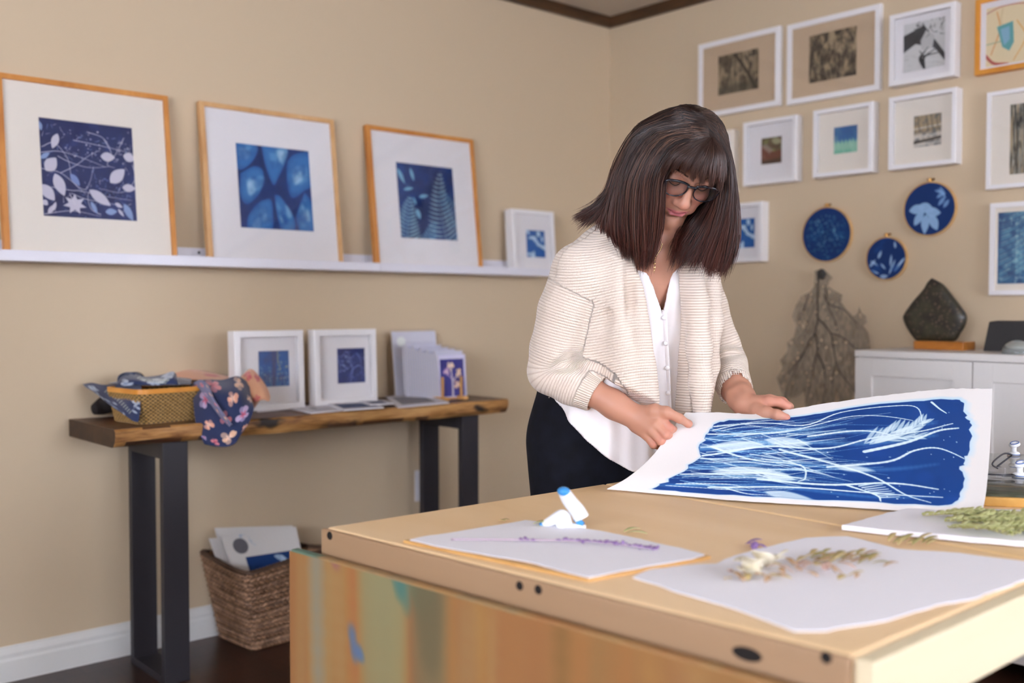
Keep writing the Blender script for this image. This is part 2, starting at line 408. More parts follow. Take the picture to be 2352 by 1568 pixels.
# dark trim along the ceiling, baseboards
def crown(name, axis):
    b = MB(); pr = [(0, H), (-.022, H), (-.05, H - .004), (-.05, H - .012), (-.014, H - .045), (0, H - .045)]
    pr = [(0, H - .042), (-.018, H - .042), (-.030, H - .024), (-.034, H), (0, H)]
    V = []
    for a in (X0 if axis == 'x' else Y0, 0):
        for d, z in pr:
            e = a + (d if a == 0 else 0)
            V.append((e, d, z) if axis == 'x' else (d, e, z))
    n = len(pr); F = [(i, (i + 1) % n, n + (i + 1) % n, n + i) for i in range(n)] + [list(range(n)), list(range(n, 2 * n))]
    b.add(V, F); struct(b.build(name, M['dark_trim']))
crown('trim_1', 'x'); crown('trim_2', 'y')
def baseboard(name, axis):
    b = MB(); pr = [(0, 0), (-.016, 0), (-.016, .062), (-.013, .070), (-.013, .082), (-.009, .090), (-.005, .098), (-.004, .104), (0, .104)]
    V = []
    for a in (X0 if axis == 'x' else Y0, 0):
        for d, z in pr:
            e = a + (d if a == 0 else 0); V.append((e, d, z) if axis == 'x' else (d, e, z))
    n = len(pr); F = [(i, (i + 1) % n, n + (i + 1) % n, n + i) for i in range(n)] + [list(range(n)), list(range(n, 2 * n))]
    b.add(V, F); struct(b.build(name, M['white_trim']))
baseboard('baseboard_left', 'x'); baseboard('baseboard_right', 'y')

# ------------------------------------------------------------------ pictures
def local_of(o_mat, px, py, yc):       # photo pixel -> local x,z on a frame's plane y = yc
    Mi = np.linalg.inv(o_mat); c = Mi[:3, :3] @ CAM + Mi[:3, 3]; r = Mi[:3, :3] @ ray(px, py)
    p = c + r * ((yc - c[1]) / r[1]); return p[0], p[2]
def ring(b, x0, x1, z0, z1, w, y0, y1, bev=0):
    """mitred rectangular ring, front y0 (towards the viewer, negative) back y1"""
    o = [(x0, z0), (x1, z0), (x1, z1), (x0, z1)]; i = [(x0 + w, z0 + w), (x1 - w, z0 + w), (x1 - w, z1 - w), (x0 + w, z1 - w)]
    e = bev; oo = [(x0 + e, z0 + e), (x1 - e, z0 + e), (x1 - e, z1 - e), (x0 + e, z1 - e)]
    V = [(x, y1, z) for x, z in o] + [(x, y0 + e, z) for x, z in o] + [(x, y0, z) for x, z in oo] + [(x, y0, z) for x, z in i] + [(x, y1, z) for x, z in i]
    F = []
    for L_ in range(4):
        for k in range(4):
            k2 = (k + 1) % 4; F.append((L_ * 4 + k, L_ * 4 + k2, L_ * 4 + 4 + k2, L_ * 4 + 4 + k))
    for k in range(4): k2 = (k + 1) % 4; F.append((16 + k, 16 + k2, k2, k))
    b.add(V, F)
def picture(name, loc, rot, w, h, depth, face, fm, art, artpx=None, artfrac=None, mount='mount', recess=.012, glass=True, frac_margin=None):
    o = empty(name, loc, rot); Mw = trs(loc, rot)
    b = MB(); ring(b, 0, w, 0, h, face, -depth, 0, .0015); b.build('frame', M[fm], o)
    yc = -depth + recess
    if artpx:
        (ax0, az1), (ax1, az0) = local_of(Mw, *artpx[0], yc), local_of(Mw, *artpx[1], yc)
    else: ax0, ax1, az0, az1 = artfrac[0] * w, artfrac[1] * w, artfrac[2] * h, artfrac[3] * h
    f = face - .001
    # mount board with a bevelled window
    V = []; 
    outer = [(f, f), (w - f, f), (w - f, h - f), (f, h - f)]; inner = [(ax0, az0), (ax1, az0), (ax1, az1), (ax0, az1)]
    V += [(x, yc, z) for x, z in outer] + [(x, yc, z) for x, z in inner] + [(x, yc + .0016, z) for x, z in [(ax0 + .0012, az0 + .0012), (ax1 - .0012, az0 + .0012), (ax1 - .0012, az1 - .0012), (ax0 + .0012, az1 - .0012)]]
    V += [(x, yc + .002, z) for x, z in outer]
    F = [(k, (k + 1) % 4, 4 + (k + 1) % 4, 4 + k) for k in range(4)] + [(4 + k, 4 + (k + 1) % 4, 8 + (k + 1) % 4, 8 + k) for k in range(4)] + [(12, 15, 14, 13)]
    MB().add(V, F).build('mount', M[mount], o)
    me = art.sheet(lambda u, v: np.stack([ax0 + (ax1 - ax0) * u, np.full_like(u, yc + .0013), az1 + (az0 - az1) * v], -1))
    link('print', me, M['art'], o)
    if glass:
        MB().box(f, w - f, -depth + recess * .35, -depth + recess * .35 + .002, f, h - f).build('glass', M['glass'], o)
    return o

# ---- the artworks
def art_garden():                      # white leaves and twigs on navy
    A = Art(330, 330, '24305f'); A.cloud(4, '1b2350', seed=3); A.cloud(7, '3a4a86', .55, .8, .5, seed=9)
    W_ = 'cfcbd8'; B_ = '8fa6cf'
    g = np.random.default_rng(11)
    tw = [[(0, .36), (.2, .33), (.45, .38), (.68, .45)], [(.18, .38), (.3, .43), (.5, .47), (.72, .44)], [(.0, .52), (.2, .55), (.42, .70), (.5, .62), (.55, .45)],
          [(.68, .0 + .16), (.75, .3), (.7, .42), (.78, .45)], [(.9, .0 + .12), (.8, .3), (.72, .38)], [(.98, .4), (1, .55), (.85, .7), (.6, .68)], [(.3, .75), (.45, .8), (.65, .82), (.9, .86)],
          [(.02, .3), (.15, .25), (.28, .4), (.32, .62), (.45, .75)], [(.35, .2), (.55, .22), (.8, .25), (1, .28)], [(.5, .1), (.66, .14), (.74, .24)], [(.1, .7), (.3, .72), (.4, .72), (.7, .76), (.95, .78)],
          [(.2, .55), (.36, .46), (.5, .35), (.62, .28)], [(.6, .95), (.5, .9), (.47, .78), (.5, .7)], [(0, .98), (.3, .93), (.6, .97)]]
    for t in tw: A.line(t, .008, .004, W_, .85, 1.2)
    for _ in range(90):
        x, y, a = g.uniform(0, 1), g.uniform(.05, .95), g.uniform(0, 6.3); l = g.uniform(.02, .06)
        A.line([(x, y), (x + l * math.cos(a), y + l * math.sin(a))], .006, .003, g.choice([W_, B_]), g.uniform(.5, 1), 1.3, 2)
    A.dots(70, .003, .009, W_, .9, (.25, .05, 1, .4), 4); A.dots(40, .002, .006, B_, .9, (0, .4, 1, 1), 5); A.dots(110, .002, .006, B_, .8, (.55, .55, .85, .85), 6)
    for x, y, L, w, a, c in [(.19, .15, .17, .08, 1.95, W_), (.05, .54, .18, .13, -.9, W_), (.14, .56, .24, .12, 1.2, W_), (0, .68, .2, .12, .9, W_), (.63, .34, .16, .1, .0, W_), (.72, .61, .23, .13, -.75, W_),
                             (.88, .31, .14, .1, .2, W_), (.85, .65, .15, .085, .0, W_), (.49, .70, .27, .11, .6, W_), (.5, .82, .14, .05, 1.1, B_), (.65, .92, .13, .07, -.1, B_), (.86, .82, .2, .08, 1.1, B_),
                             (.05, .97, .12, .05, -.9, W_), (.1, .94, .1, .04, -1.2, W_), (.76, .82, .09, .045, .5, W_), (.79, .88, .1, .035, .9, W_), (0, .84, .07, .06, .7, W_), (.3, .55, .15, .07, .9, '7f93c4'), (.0, .04, .1, .05, 1.3, B_), (.0, .42, .12, .05, -.6, B_)]:
        A.leaf(x, y, L, w, a, c, .95, 1.3)
    pts = []
    for k in range(14):
        a = 2 * PI * k / 14 + .25; r = .125 if k % 2 == 0 else .065; pts.append((.33 + r * math.cos(a), .86 + r * math.sin(a) * .85))
    A.poly(pts, W_, .95); A.line([(.33, .86), (.28, .75)], .01, .006, W_)
    return A
def art_petals():
    A = Art(260, 260, '1b3672'); A.cloud(3, '152c62', seed=1)
    P_ = [[(-.02, -.02), (.26, -.02), (.28, .1), (.14, .27), (.0, .3)], [(.34, -.02), (.66, -.02), (.68, .12), (.55, .36), (.47, .46), (.38, .24)], [(.68, .16), (.8, .06), (1.02, .04), (1.02, .4), (.9, .5), (.72, .6), (.66, .42)],
          [(.04, .36), (.22, .26), (.34, .3), (.33, .46), (.26, .6), (.1, .72), (.02, .6)], [(.3, .66), (.42, .64), (.44, .8), (.4, 1.02), (.12, 1.02), (.1, .88), (.2, .74)], [(.48, .58), (.56, .6), (.68, .76), (.74, .9), (.7, 1.02), (.56, 1.02), (.5, .84)], [(.9, .52), (1.0, .66), (1.02, 1.02), (.82, 1.02), (.76, .86), (.8, .72)]]
    g = np.random.default_rng(4)
    for i, p in enumerate(P_):
        q = cr(np.array(p + p[:1]), 40)[:-1]; c = q.mean(0)
        A.poly(q, '2a64a6', .95, 3); A.poly(c + (q - c) * .82, '3f7fbd', .6, 14)
        for k in range(5):
            d = g.normal(0, .05, 2); A.poly(c + d + (q - c) * g.uniform(.15, .42), ['a8cfe6', '6aa5d2', '1f529a', 'c3e0ec', '2a64a8'][k], .55, 9)
    A.cloud(9, '173f80', .5, .8, .35, seed=21)
    return A
def art_fern():
    A = Art(230, 250, '1a3a76'); A.cloud(3, '14295a', .35, .65, 1, seed=5); A.cloud(4, '235a9a', .55, .8, .7, seed=8)
    def fern(x, y, L, a, n, w, c, bend=.0, sp=1.15, W=.020):
        for k in range(n):
            t = k / n; px, py = x + L * t * math.cos(a + bend * t), y + L * t * math.sin(a + bend * t)
            l = w * (1 - t) ** .7
            for s_ in (-1, 1): A.leaf(px, py, l, W, a + bend * t + s_ * sp, c, .9, 1.0, bend=.06 * s_)
        A.line([(x, y), (x + L * math.cos(a + bend / 2) * .5, y + L * math.sin(a + bend / 2) * .5), (x + L * math.cos(a + bend), y + L * math.sin(a + bend))], .010, .004, c, .9)
    fern(.80, 1.06, 1.0, -1.85, 17, .34, '9ab9c6', .25, 1.2, .024); fern(1.06, .75, .55, -2.3, 10, .25, '6d9cb8', .1)
    fern(.10, 1.08, .66, -1.5, 13, .30, 'a4cfdf', .1, 1.1, .022); fern(.45, 1.1, .4, -1.3, 9, .18, '7fb4d4', .2)
    for x, y, L, w, a in [(.02, .08, .25, .07, 1.1), (.24, .06, .2, .06, 1.3), (.1, .36, .18, .05, -.2), (.36, .44, .17, .06, -.2), (.3, .6, .16, .08, 1.2), (.3, .55, .12, .04, -1.9)]: A.leaf(x, y, L, w, a, '8cc4e0', .85, 2)
    A.cloud(6, 'a9d3d8', .68, .9, .3, seed=33)
    return A
def art_petal_small(seed=0):
    A = Art(90, 110, '1e5ba4'); g = np.random.default_rng(seed)
    for x, y, L, w, a in [(.0, .0, .3, .14, .8), (.3, .25, .5, .16, .7), (.1, .3, .5, .14, -.1), (.62, .02, .3, .2, 1.3), (.5, .5, .45, .14, .3), (.4, .75, .5, .2, 1.9), (.75, .6, .4, .2, .2), (.3, .85, .4, .1, 1.0), (.0, .9, .3, .12, -.2), (.85, .2, .3, .12, 1.6)]:
        A.leaf(x, y, L, w, a, 'c9e0ee', .9, 2)
    return A
def art_grasses():
    A = Art(120, 120, '24589a'); A.cloud(4, '2f4a7e', seed=3); g = np.random.default_rng(2)
    for _ in range(26):
        x = g.uniform(0, 1); A.line([(x, 1), (x + g.uniform(-.1, .1), g.uniform(.3, .8))], .012, .005, g.choice(['7fa9d4', '5c8fc6', 'a9c9e0']), .6, 2)
    A.dots(70, .008, .02, '9fc0e2', .8, (0, .3, 1, 1), 3); A.dots(26, .008, .02, 'd8c98c', .8, (.45, .05, .95, .8), 4)
    A.line([(.62, .0), (.63, .3), (.7, .55)], .04, .01, 'a8a77e', .7, 3); A.line([(.52, 0), (.5, .5), (.48, 1)], .16, .1, '3c4470', .55, 8)
    return A
def art_sprig():
    A = Art(120, 130, '202c66'); A.cloud(5, '28387a', seed=8)
    for p in [[(.45, 1), (.55, .6), (.5, .3), (.7, .15)], [(.55, .6), (.8, .5), (.95, .8)], [(.52, .55), (.3, .2), (.1, .25)], [(.4, .15), (.3, .1), (.15, .3)], [(.35, .6), (.15, .45), (.05, .7)], [(.55, .6), (.35, .95)], [(.7, .15), (.82, .3), (.85, .45)]]: A.line(p, .03, .01, '7f93cf', .65, 2.5)
    A.dots(50, .01, .028, 'a3b6e4', .6, (.05, .1, .5, .65), 5); A.dots(24, .01, .025, '8ea2dc', .6, (.55, .1, .95, .85), 6)
    return A
def art_engraving(kind, w=120, h=90, seed=1):
    A = Art(w, h, 'a89577' if kind != 'bw' else 'cfcfce'); dk = '332d26' if kind != 'bw' else '2c2d30'; g = np.random.default_rng(seed)
    if kind == 'trunks':
        A.cloud(5, '6d6048', .35, .7, .8, seed); 
        for _ in range(60):
            x = g.uniform(0, 1); A.line([(x, 0), (x + g.uniform(-.25, .2), 1)], .02, .012, g.choice([dk, '7a6d55', 'b5a488', '52483a']), .5, 2)
        A.line([(.4, 0), (.7, .5), (.95, 1)], .05, .08, dk, .8, 2); A.line([(.2, 0), (.3, .5), (.1, 1)], .02, .05, '4a4336', .7, 2); A.cloud(9, dk, .5, .75, .8, seed + 4)
        A.poly([(0, .82), (1, .7), (1, 1), (0, 1)], '3a382e', .6, 12)
    elif kind == 'thicket':
        A.cloud(14, dk, .3, .6, .9, seed, .6)
        for _ in range(200):
            x, y = g.uniform(0, 1), g.uniform(0, 1); A.line([(x, y), (x + g.uniform(-.08, .08), y + g.uniform(.05, .2))], .01, .006, g.choice([dk, 'b09c80', '8a7a5c', '4d4433']), .8, 1.2, 2)
    elif kind == 'bw':
        A.poly([(0, .25), (.5, .1), (1, .75), (1, .9), (.75, .6), (.3, .45), (0, .6)], dk, .9, 2); A.poly([(.55, .2), (.75, .35), (.7, .6), (.45, .6), (.42, .4)], 'bdbdbc', 1, 1.5)
        for _ in range(9): A.line([(.52, 1), (.5 + g.uniform(-.1, .1), .75), (g.uniform(.2, .85), g.uniform(.55, .75))], .04, .015, dk, .9, 1.2)
        for _ in range(30): x, y = g.uniform(.2, 1), g.uniform(0, .35); A.line([(x, y), (x + g.uniform(-.12, .12), y + g.uniform(-.1, .12))], .018, .008, dk, .9, 1.2, 2)
        for _ in range(24): x, y = g.uniform(0, 1), g.uniform(.65, 1); A.line([(x, y), (x + .1, y + .02)], .006, .006, '8a8a88', .6, 1.2, 2)
    elif kind == 'fence':
        A.put(np.clip((A.Y / h - .5) * 8, 0, 1), 'c6bdb0'); A.cloud(8, '5c6266', .4, .7, .8, seed)
        for k in range(5): A.line([(0, .42 + .13 * k), (1, .36 + .13 * k)], .03, .03, ['e0dcd4', '6a655e'][k % 2], .85, 1.2, 3)
        for x in (.15, .45, .62, .8): A.line([(x, 0), (x + .08, .5)], .04, .03, '50534f', .8, 2)
        A.poly([(0, .8), (1, .7), (1, .78), (0, .88)], '35322f', .9)
    elif kind == 'bark':
        for _ in range(70):
            x = g.uniform(0, 1); A.line([(x, 0), (x + g.uniform(-.1, .1), .5), (x + g.uniform(-.1, .1), 1)], .025, .02, g.choice(['8e8f88', '2e2f2d', '55564f', 'b8b6aa']), .8, 1.5)
        A.cloud(10, '232422', .5, .8, .8, seed, .5)
    return A
def art_house():
    A = Art(70, 80, '5a4a36'); A.cloud(5, '7d8148', .4, .7, .9, 3); A.poly([(0, .25), (.6, .55), (1, .5), (1, 1), (0, 1)], '6b3a2a', 1, 3); A.poly([(0, .3), (.25, .25), (.6, .5), (.4, .6)], '9a9086', .8, 3)
    A.leaf(.5, .1, .5, .3, .3, 'b0b08a', .8, 4); A.dots(6, .01, .03, 'c9bfae', .8, (.1, .6, .5, 1), 3); A.poly([(0, .85), (1, .8), (1, 1), (0, 1)], '3c2a1d', .8, 4); return A
def art_sea():
    A = Art(80, 95, '2a66a0'); A.put(np.clip((A.Y / 95 - .52 + .06 * np.sin(A.X * .5)) * 14, 0, 1), '8fc3ac'); A.put(np.clip((A.Y / 95 - .8) * 8, 0, 1), '6fb49a')
    A.cloud(9, 'b5dcc6', .5, .8, .7, 4, .4); A.put(np.clip((.5 - A.Y / 95) * 4, 0, 1) * .5, '1f5590'); return A
def art_paint():
    A = Art(130, 140, 'e5d3ac')
    for p, c, w in [([(.0, .1), (.3, .02), (.7, .05), (1, .2)], 'b9706a', .02), ([(.85, .0), (.95, .3), (.85, .7)], 'a35a5c', .03), ([(.2, .1), (.25, .4), (.1, .8)], 'd98f4a', .02), ([(.55, .3), (.7, .6), (.5, .95)], 'e0a552', .02), ([(0, .8), (.15, .95), (.4, 1)], 'b0524a', .05), ([(.3, .05), (.28, .3), (.5, .5)], 'd8c39a', .03), ([(.0, .62), (.3, .6)], '8fa88a', .015)]: A.line(p, w, w, c, .8, 2)
    A.poly([(.2, .35), (.48, .3), (.5, .65), (.42, .78), (.3, .7)], '5fa5a8', .95, 2); A.poly([(.26, .4), (.42, .37), (.43, .6), (.33, .68)], '8fb8d4', .8, 3); A.leaf(.75, .8, .2, .08, -.9, 'a3404c', .8, 3); return A
def art_feather(seed=2):
    A = Art(130, 190, '23507f'); A.cloud(5, '3f7ba0', seed=seed)
    for k in range(46):
        t = k / 46; A.line([(.0 + .1 * t, 1 - t), (.35, .85 - t * .9), (1, .55 - t * .8)], .012, .03, ['8cc5cf', '4f93b4', 'b7dcd9', '2a6293'][k % 4], .6, 3)
    A.cloud(7, '1d4474', .5, .75, .8, seed=7); A.cloud(12, 'bfe0e0', .62, .85, .6, seed=12); return A

LEAN = math.atan2(.062, .525)
def on_ledge(name, x, w, h, depth, label, fm, art, artpx, yb=-.068, lean=LEAN, face=.016, mount='mount', recess=.008):
    o = picture(name, (x, yb, 1.2465), (-lean, 0, 0), w, h, depth, face, fm, art, artpx, mount=mount, recess=recess)
    return tag(o, label, 'picture frame')
G1 = 'pictures standing on the wall ledge'
def setg(o, g): o['group'] = g; return o
setg(on_ledge('framed_picture', -2.607, .510, .535, .024, 'large oak-framed blue print of white leaves and twigs, leftmost on the ledge', 'oak2', art_garden(), ((88, 268), (316, 508)), mount='mount_warm'), G1)
setg(on_ledge('framed_picture', -1.992, .510, .535, .024, 'large oak-framed blue print of overlapping pale petals, middle one on the ledge', 'oak', art_petals(), ((541, 327), (722, 532))), G1)
setg(on_ledge('framed_picture', -1.342, .510, .535, .024, 'large oak-framed blue fern print, nearest the room corner of the big three', 'oak2', art_fern(), ((909, 371), (1052, 553))), G1)
setg(on_ledge('framed_picture', -.672, .240, .262, .045, 'small white box frame with blue petal print at the end of the ledge', 'white_frame', art_petal_small(), ((1208, 527), (1254, 592)), yb=-.055, lean=math.radians(4), face=.018, recess=.016), G1)

def on_wall(name, y, z, w, h, depth, label, fm, art, artpx=None, artfrac=None, face=.02, mount='mount', recess=.008, glass=True):
    o = picture(name, (-.001, y, z), (0, 0, -PI / 2), w, h, depth, face, fm, art, artpx, artfrac, mount=mount, recess=recess, glass=glass)
    o['group'] = 'framed pictures on the gallery wall'
    return tag(o, label, 'picture frame')
on_wall('framed_picture', -.522, 1.893, .398, .308, .020, 'white frame with tan mount and small grey woodland etching above the woman', 'white_frame', art_engraving('trunks', 120, 100, 3), ((1649, 130), (1742, 203)), mount='mount_tan', face=.021)
on_wall('framed_picture', -.951, 1.886, .388, .308, .020, 'white frame with tan mount around a dark dense thicket etching', 'white_frame', art_engraving('thicket', 140, 120, 5), ((1858, 83), (1967, 172)), mount='mount_tan', face=.021)
on_wall('framed_picture', -1.386, 1.884, .236, .250, .045, 'deep white box frame with a black and white snowy hut print', 'white_frame', art_engraving('bw', 120, 120, 7), ((2075, 57), (2170, 150)), recess=.02, face=.016)
on_wall('framed_picture', -1.681, 1.876, .250, .250, .028, 'orange wood frame with colourful abstract painting in the top corner', 'oak3', art_paint(), ((2265, 20), (2395, 132)), face=.016)
on_wall('framed_picture', -.768, 1.589, .244, .252, .045, 'white box frame holding a tiny brown roof picture', 'white_frame', art_house(), ((1748, 318), (1795, 373)), recess=.02, face=.016)
on_wall('framed_picture', -1.084, 1.591, .243, .253, .045, 'white box frame with small blue and green seascape square', 'white_frame', art_sea(), ((1915, 293), (1969, 348)), recess=.02, face=.016, mount='mount_warm')
on_wall('framed_picture', -1.387, 1.590, .244, .256, .045, 'white box frame with small grey snowy fence drawing', 'white_frame', art_engraving('fence', 90, 90, 8), ((2098, 267), (2162, 332)), recess=.02, face=.016, mount='mount_warm')
on_wall('framed_picture', -1.722, 1.494, .262, .320, .025, 'tall white frame with dark bark print cut by the right edge', 'white_frame', art_engraving('bark', 110, 150, 9), ((2320, 240), (2420, 392)), face=.014, mount='mount_warm')
on_wall('framed_picture', -1.736, 1.144, .250, .304, .022, 'white frame filled with a pale blue feathery print at right edge', 'white_frame', art_feather(), ((2292, 488), (2420, 650)), face=.016, mount='mount_warm')
on_wall('framed_picture', -.615, 1.287, .247, .236, .045, 'white box frame with small blue print half hidden by her hair', 'white_frame', art_petal_small(3), ((1690, 503), (1733, 568)), recess=.02, face=.016)
_p = PL(1685, 296, 0, -.04)
on_wall('framed_picture', _p[1] + .24, _p[2] - .25, .24, .25, .04, 'cream frame whose right edge shows beside her head', 'mount_warm', art_sea(), None, (.3, .7, .3, .7), face=.016)

# ---- picture ledges
def ledge(x0, x1, label):
    o = empty('picture_ledge', (0, 0, 0)); tag(o, label, 'shelf', 'white picture ledges on the left wall')
    MB().box(x0, x1, -.014, -.0005, 1.236, 1.300, bev=.001).build('back_plate', M['ledge'], o)
    MB().box(x0, x1, -.100, -.014, 1.236, 1.246, bev=.001).build('shelf_board', M['ledge'], o)
    MB().box(x0, x1, -.112, -.100, 1.236, 1.267, bev=.001).build('front_lip', M['ledge'], o)
    return o
l1 = ledge(-3.2, -1.3395, 'long white picture ledge under the two leftmost big frames')
ledge(-1.338, -.46, 'shorter white picture ledge running towards the room corner')
_s = PL(457, 582, 1, -.014)
MB().lathe([(.0045, 0), (.0045, .001), (.003, .0012), (.003, .0004)], 16, trs((_s[0], -.0142, _s[2] + .003), (PI / 2, 0, 0))).build('screw', M['hole'], l1)
_w = PL(1257, 610, 1, -.06)
o_ = MB().box(-.03, .03, -.02, .02, 0, .05, bev=.008).build('wooden_block', M['oak2']); o_.location = (_w[0] + .0305, -.075, 1.2465)
o_.location = (-.46 - .035, -.04, 1.2465); tag(o_, 'small brown wooden block at the ledge end behind her shoulder', 'ornament')

# ---- hoops
M['hoop'] = wood('bamboo_hoop', 'b98f57', 'c9a067', 'd6b07a', (1, 1, 1), 12, .4)
def art_hoop(kind):
    A = Art(150, 150, '0f2f66')
    if kind == 0:
        A.bg = 0; A.cloud(4, '143f74', seed=2); A.dots(160, .006, .022, '4f93a6', .55, (.1, .15, .9, 1), 3); A.dots(60, .006, .02, '8dbcc0', .6, (.25, .1, .75, .8), 8); A.cloud(12, '0f2d5c', .5, .8, .6, seed=9)
    elif kind == 1:
        c = '8eb2d8'
        for x, y, L, w, a in [(.1, .52, .32, .2, -.2), (.28, .42, .34, .2, .35), (.4, .52, .4, .15, 2.2), (.45, .6, .4, .18, 1.75), (.5, .6, .4, .18, 1.0), (.42, .55, .32, .2, .15)]: A.leaf(x, y, L, w, a, c, .95, 1.5)
        for x, y, L, w, a in [(.62, .15, .25, .06, .2), (.65, .3, .24, .07, -.6), (.68, .45, .25, .08, -.9), (.78, .5, .22, .08, -1.0), (.82, .25, .2, .1, -1.8), (.7, .1, .25, .06, .9)]: A.leaf(x, y, L, w, a, '7fa6d4', .8, 2.5)
    else:
        for x, y, L, w, a in [(.05, .75, .3, .07, -.9), (.1, .55, .25, .07, .6), (.3, .5, .22, .08, -1.2), (.36, .62, .2, .06, .8), (.6, .9, .4, .07, -1.2), (.75, .85, .35, .09, -1.0), (.75, .25, .2, .07, -1.4), (.3, .95, .28, .1, -.1), (.05, .85, .25, .08, .1), (.62, .7, .3, .06, -1.5), (.85, .7, .25, .08, -1.0)]: A.leaf(x, y, L, w, a, 'a9c8ea', .85, 2)
        A.cloud(4, '174a94', .5, .8, .6, seed=3)
    return A
def hoop(y, z, r, kind, label):
    o = empty('embroidery_hoop', (-.0006, y, z), (0, 0, -PI / 2)); tag(o, label, 'embroidery hoop', 'cyanotype fabric hoops on the wall')
    th = np.linspace(0, 2 * PI, 64, endpoint=False)
    def rg(r0, r1, y0, y1):
        V = []; 
        for rr, yy in ((r0, y1), (r0, y0), (r1, y0), (r1, y1)):
            V += [(rr * math.cos(t), yy, rr * math.sin(t)) for t in th]
        n = 64; F = [(L_ * n + k, L_ * n + (k + 1) % n, ((L_ + 1) % 4) * n + (k + 1) % n, ((L_ + 1) % 4) * n + k) for L_ in range(4) for k in range(n)]
        return V, F
    b = MB(); b.add(*rg(r - .0045, r, -.012, 0)); b.build('outer_ring', M['hoop'], o)
    A = art_hoop(kind); rr = r - .005
    me = A.sheet(lambda u, v: (lambda a, b_: np.stack([a * rr, -.0125 - .0 * a, -b_ * rr], -1))(*((lambda p, q: (p * np.sqrt(1 - q * q / 2), q * np.sqrt(1 - p * p / 2)))(2 * u - 1, 2 * v - 1))))
    link('fabric', me, M['art'], o)
    b = MB(); b.tube([(0, -.007, r), (0, -.007, r + .012)], .003, 8); b.tube([(-.012, -.007, r + .007), (.012, -.007, r + .007)], .0022, 8)
    b.tube([(.012, -.007, r + .007), (.014, -.007, r + .007)], .005, 10); b.box(-.006, -.003, -.011, -.003, r - .003, r + .012); b.box(.003, .006, -.011, -.003, r - .003, r + .012)
    b.build('screw', M['brass'], o)
hoop(-1.125, 1.379, .105, 0, 'round hoop with speckled teal-blue fabric, nearest her shoulder')
hoop(-1.524, 1.446, .095, 1, 'round hoop with big pale leaf on navy fabric, highest of three')
hoop(-1.366, 1.280, .079, 2, 'smallest round hoop with blue petals, lowest of the three')

# ---- outlet
o = empty('power_outlet', (-1.080, -.0005, .4065)); tag(o, 'white wall power outlet behind the console table leg', 'outlet')
MB().box(-.0285, .0285, -.006, 0, -.061, .061, bev=.003).build('cover_plate', M['outlet'], o)
for dz in (.024, -.024):
    s = MB().box(-.016, .016, -.0085, -.006, dz - .016, dz + .016, bev=.002).build('socket', M['outlet'], o)
    b = MB()
    for dx in (-.006, .006): b.box(dx - .001, dx + .001, -.0088, -.0084, dz, dz + .008)
    b.lathe([(.0022, 0), (.0022, .0006)], 12, trs((0, -.0084, dz - .007), (PI / 2, 0, 0))); b.build('slots', M['hole'], s)
# ------------------------------------------------------------------ console table with a live edge slab
BZ = .765
def console():
    o = empty('console_table', (0, 0, 0)); tag(o, 'live-edge wooden console table on black steel legs against left wall', 'table')
    n = 90; xs = np.linspace(-2.415, -.962, n); V = []
    prof = [(0, 1), (.18, 1.0), (1, .97), (1, .5), (1, .06), (.25, 0)]
    rows = []
    for i, x in enumerate(xs):
        w = .006 * math.sin(x * 9) + .004 * math.sin(x * 23 + 1) + .010 * (vnoise(np.array(x * 6 + 50), np.array(.5), 3) - .5)
        e = .014 * (vnoise(np.array(x * 14 + 30), np.array(2.5), 5)); e2 = .010 * (vnoise(np.array(x * 11 + 80), np.array(4.5), 6))
        yb, yf = -.022, -.400 - w
        rows.append([(x, yb, BZ), (x, yf + .012, BZ), (x, yf + .002 + e * .3, BZ - .006), (x, yf + e * .5, BZ - .020), (x, yf + .004 + e2 * .6, BZ - .036), (x, yf + .012 + e, BZ - .0495), (x, yf + .03, BZ - .052), (x, yb, BZ - .052)])
    m = len(rows[0]); V = [p for r in rows for p in r]
    F = [(i * m + k, (i + 1) * m + k, (i + 1) * m + (k + 1) % m, i * m + (k + 1) % m) for i in range(n - 1) for k in range(m)] + [list(range(m)), [(n - 1) * m + k for k in range(m)][::-1]]
    b = MB().add(V, F); t = b.build('tabletop', [M['slab'], M['slab_edge'], M['slab_end']], o); autosmooth(t, 35)
    for p_ in t.data.polygons:
        if abs(p_.normal.x) > .8: p_.material_index = 2
        elif p_.center.y < -.384 and p_.normal.z < .75: p_.material_index = 1
    for x0 in (-2.262, -1.150):
        b = MB(); w, t_ = .076, .012; y0, y1 = -.352, -.088; z1 = BZ - .052
        tt = .026
        b.box(x0, x0 + w, y0, y0 + tt, 0, z1, bev=.002); b.box(x0, x0 + w, y1 - tt, y1, 0, z1, bev=.002)
        b.box(x0, x0 + w, y0 + tt, y1 - tt, 0, .022, bev=.001); b.box(x0, x0 + w, y0 + tt, y1 - tt, z1 - .05, z1, bev=.001)
        b.build('leg_frame', M['black_metal'], o)
    return o
console()

# ---- box frames standing on the console
def box_frame(x, y, label, art, artpx, lean=math.radians(2)):
    o = picture('framed_picture', (x, y, BZ), (-lean, 0, 0), .252, .262, .045, .021, 'white_frame', art, artpx, recess=.02)
    o['group'] = 'box frames on the console table'; return tag(o, label, 'picture frame')
box_frame(-1.955, -.150, 'white box frame with speckled blue grasses print, beside the draped baskets', art_grasses(), ((593, 806), (666, 886)))
box_frame(-1.662, -.150, 'white box frame with navy sprig print standing beside the print sleeves', art_sprig(), ((774, 800), (840, 878)))

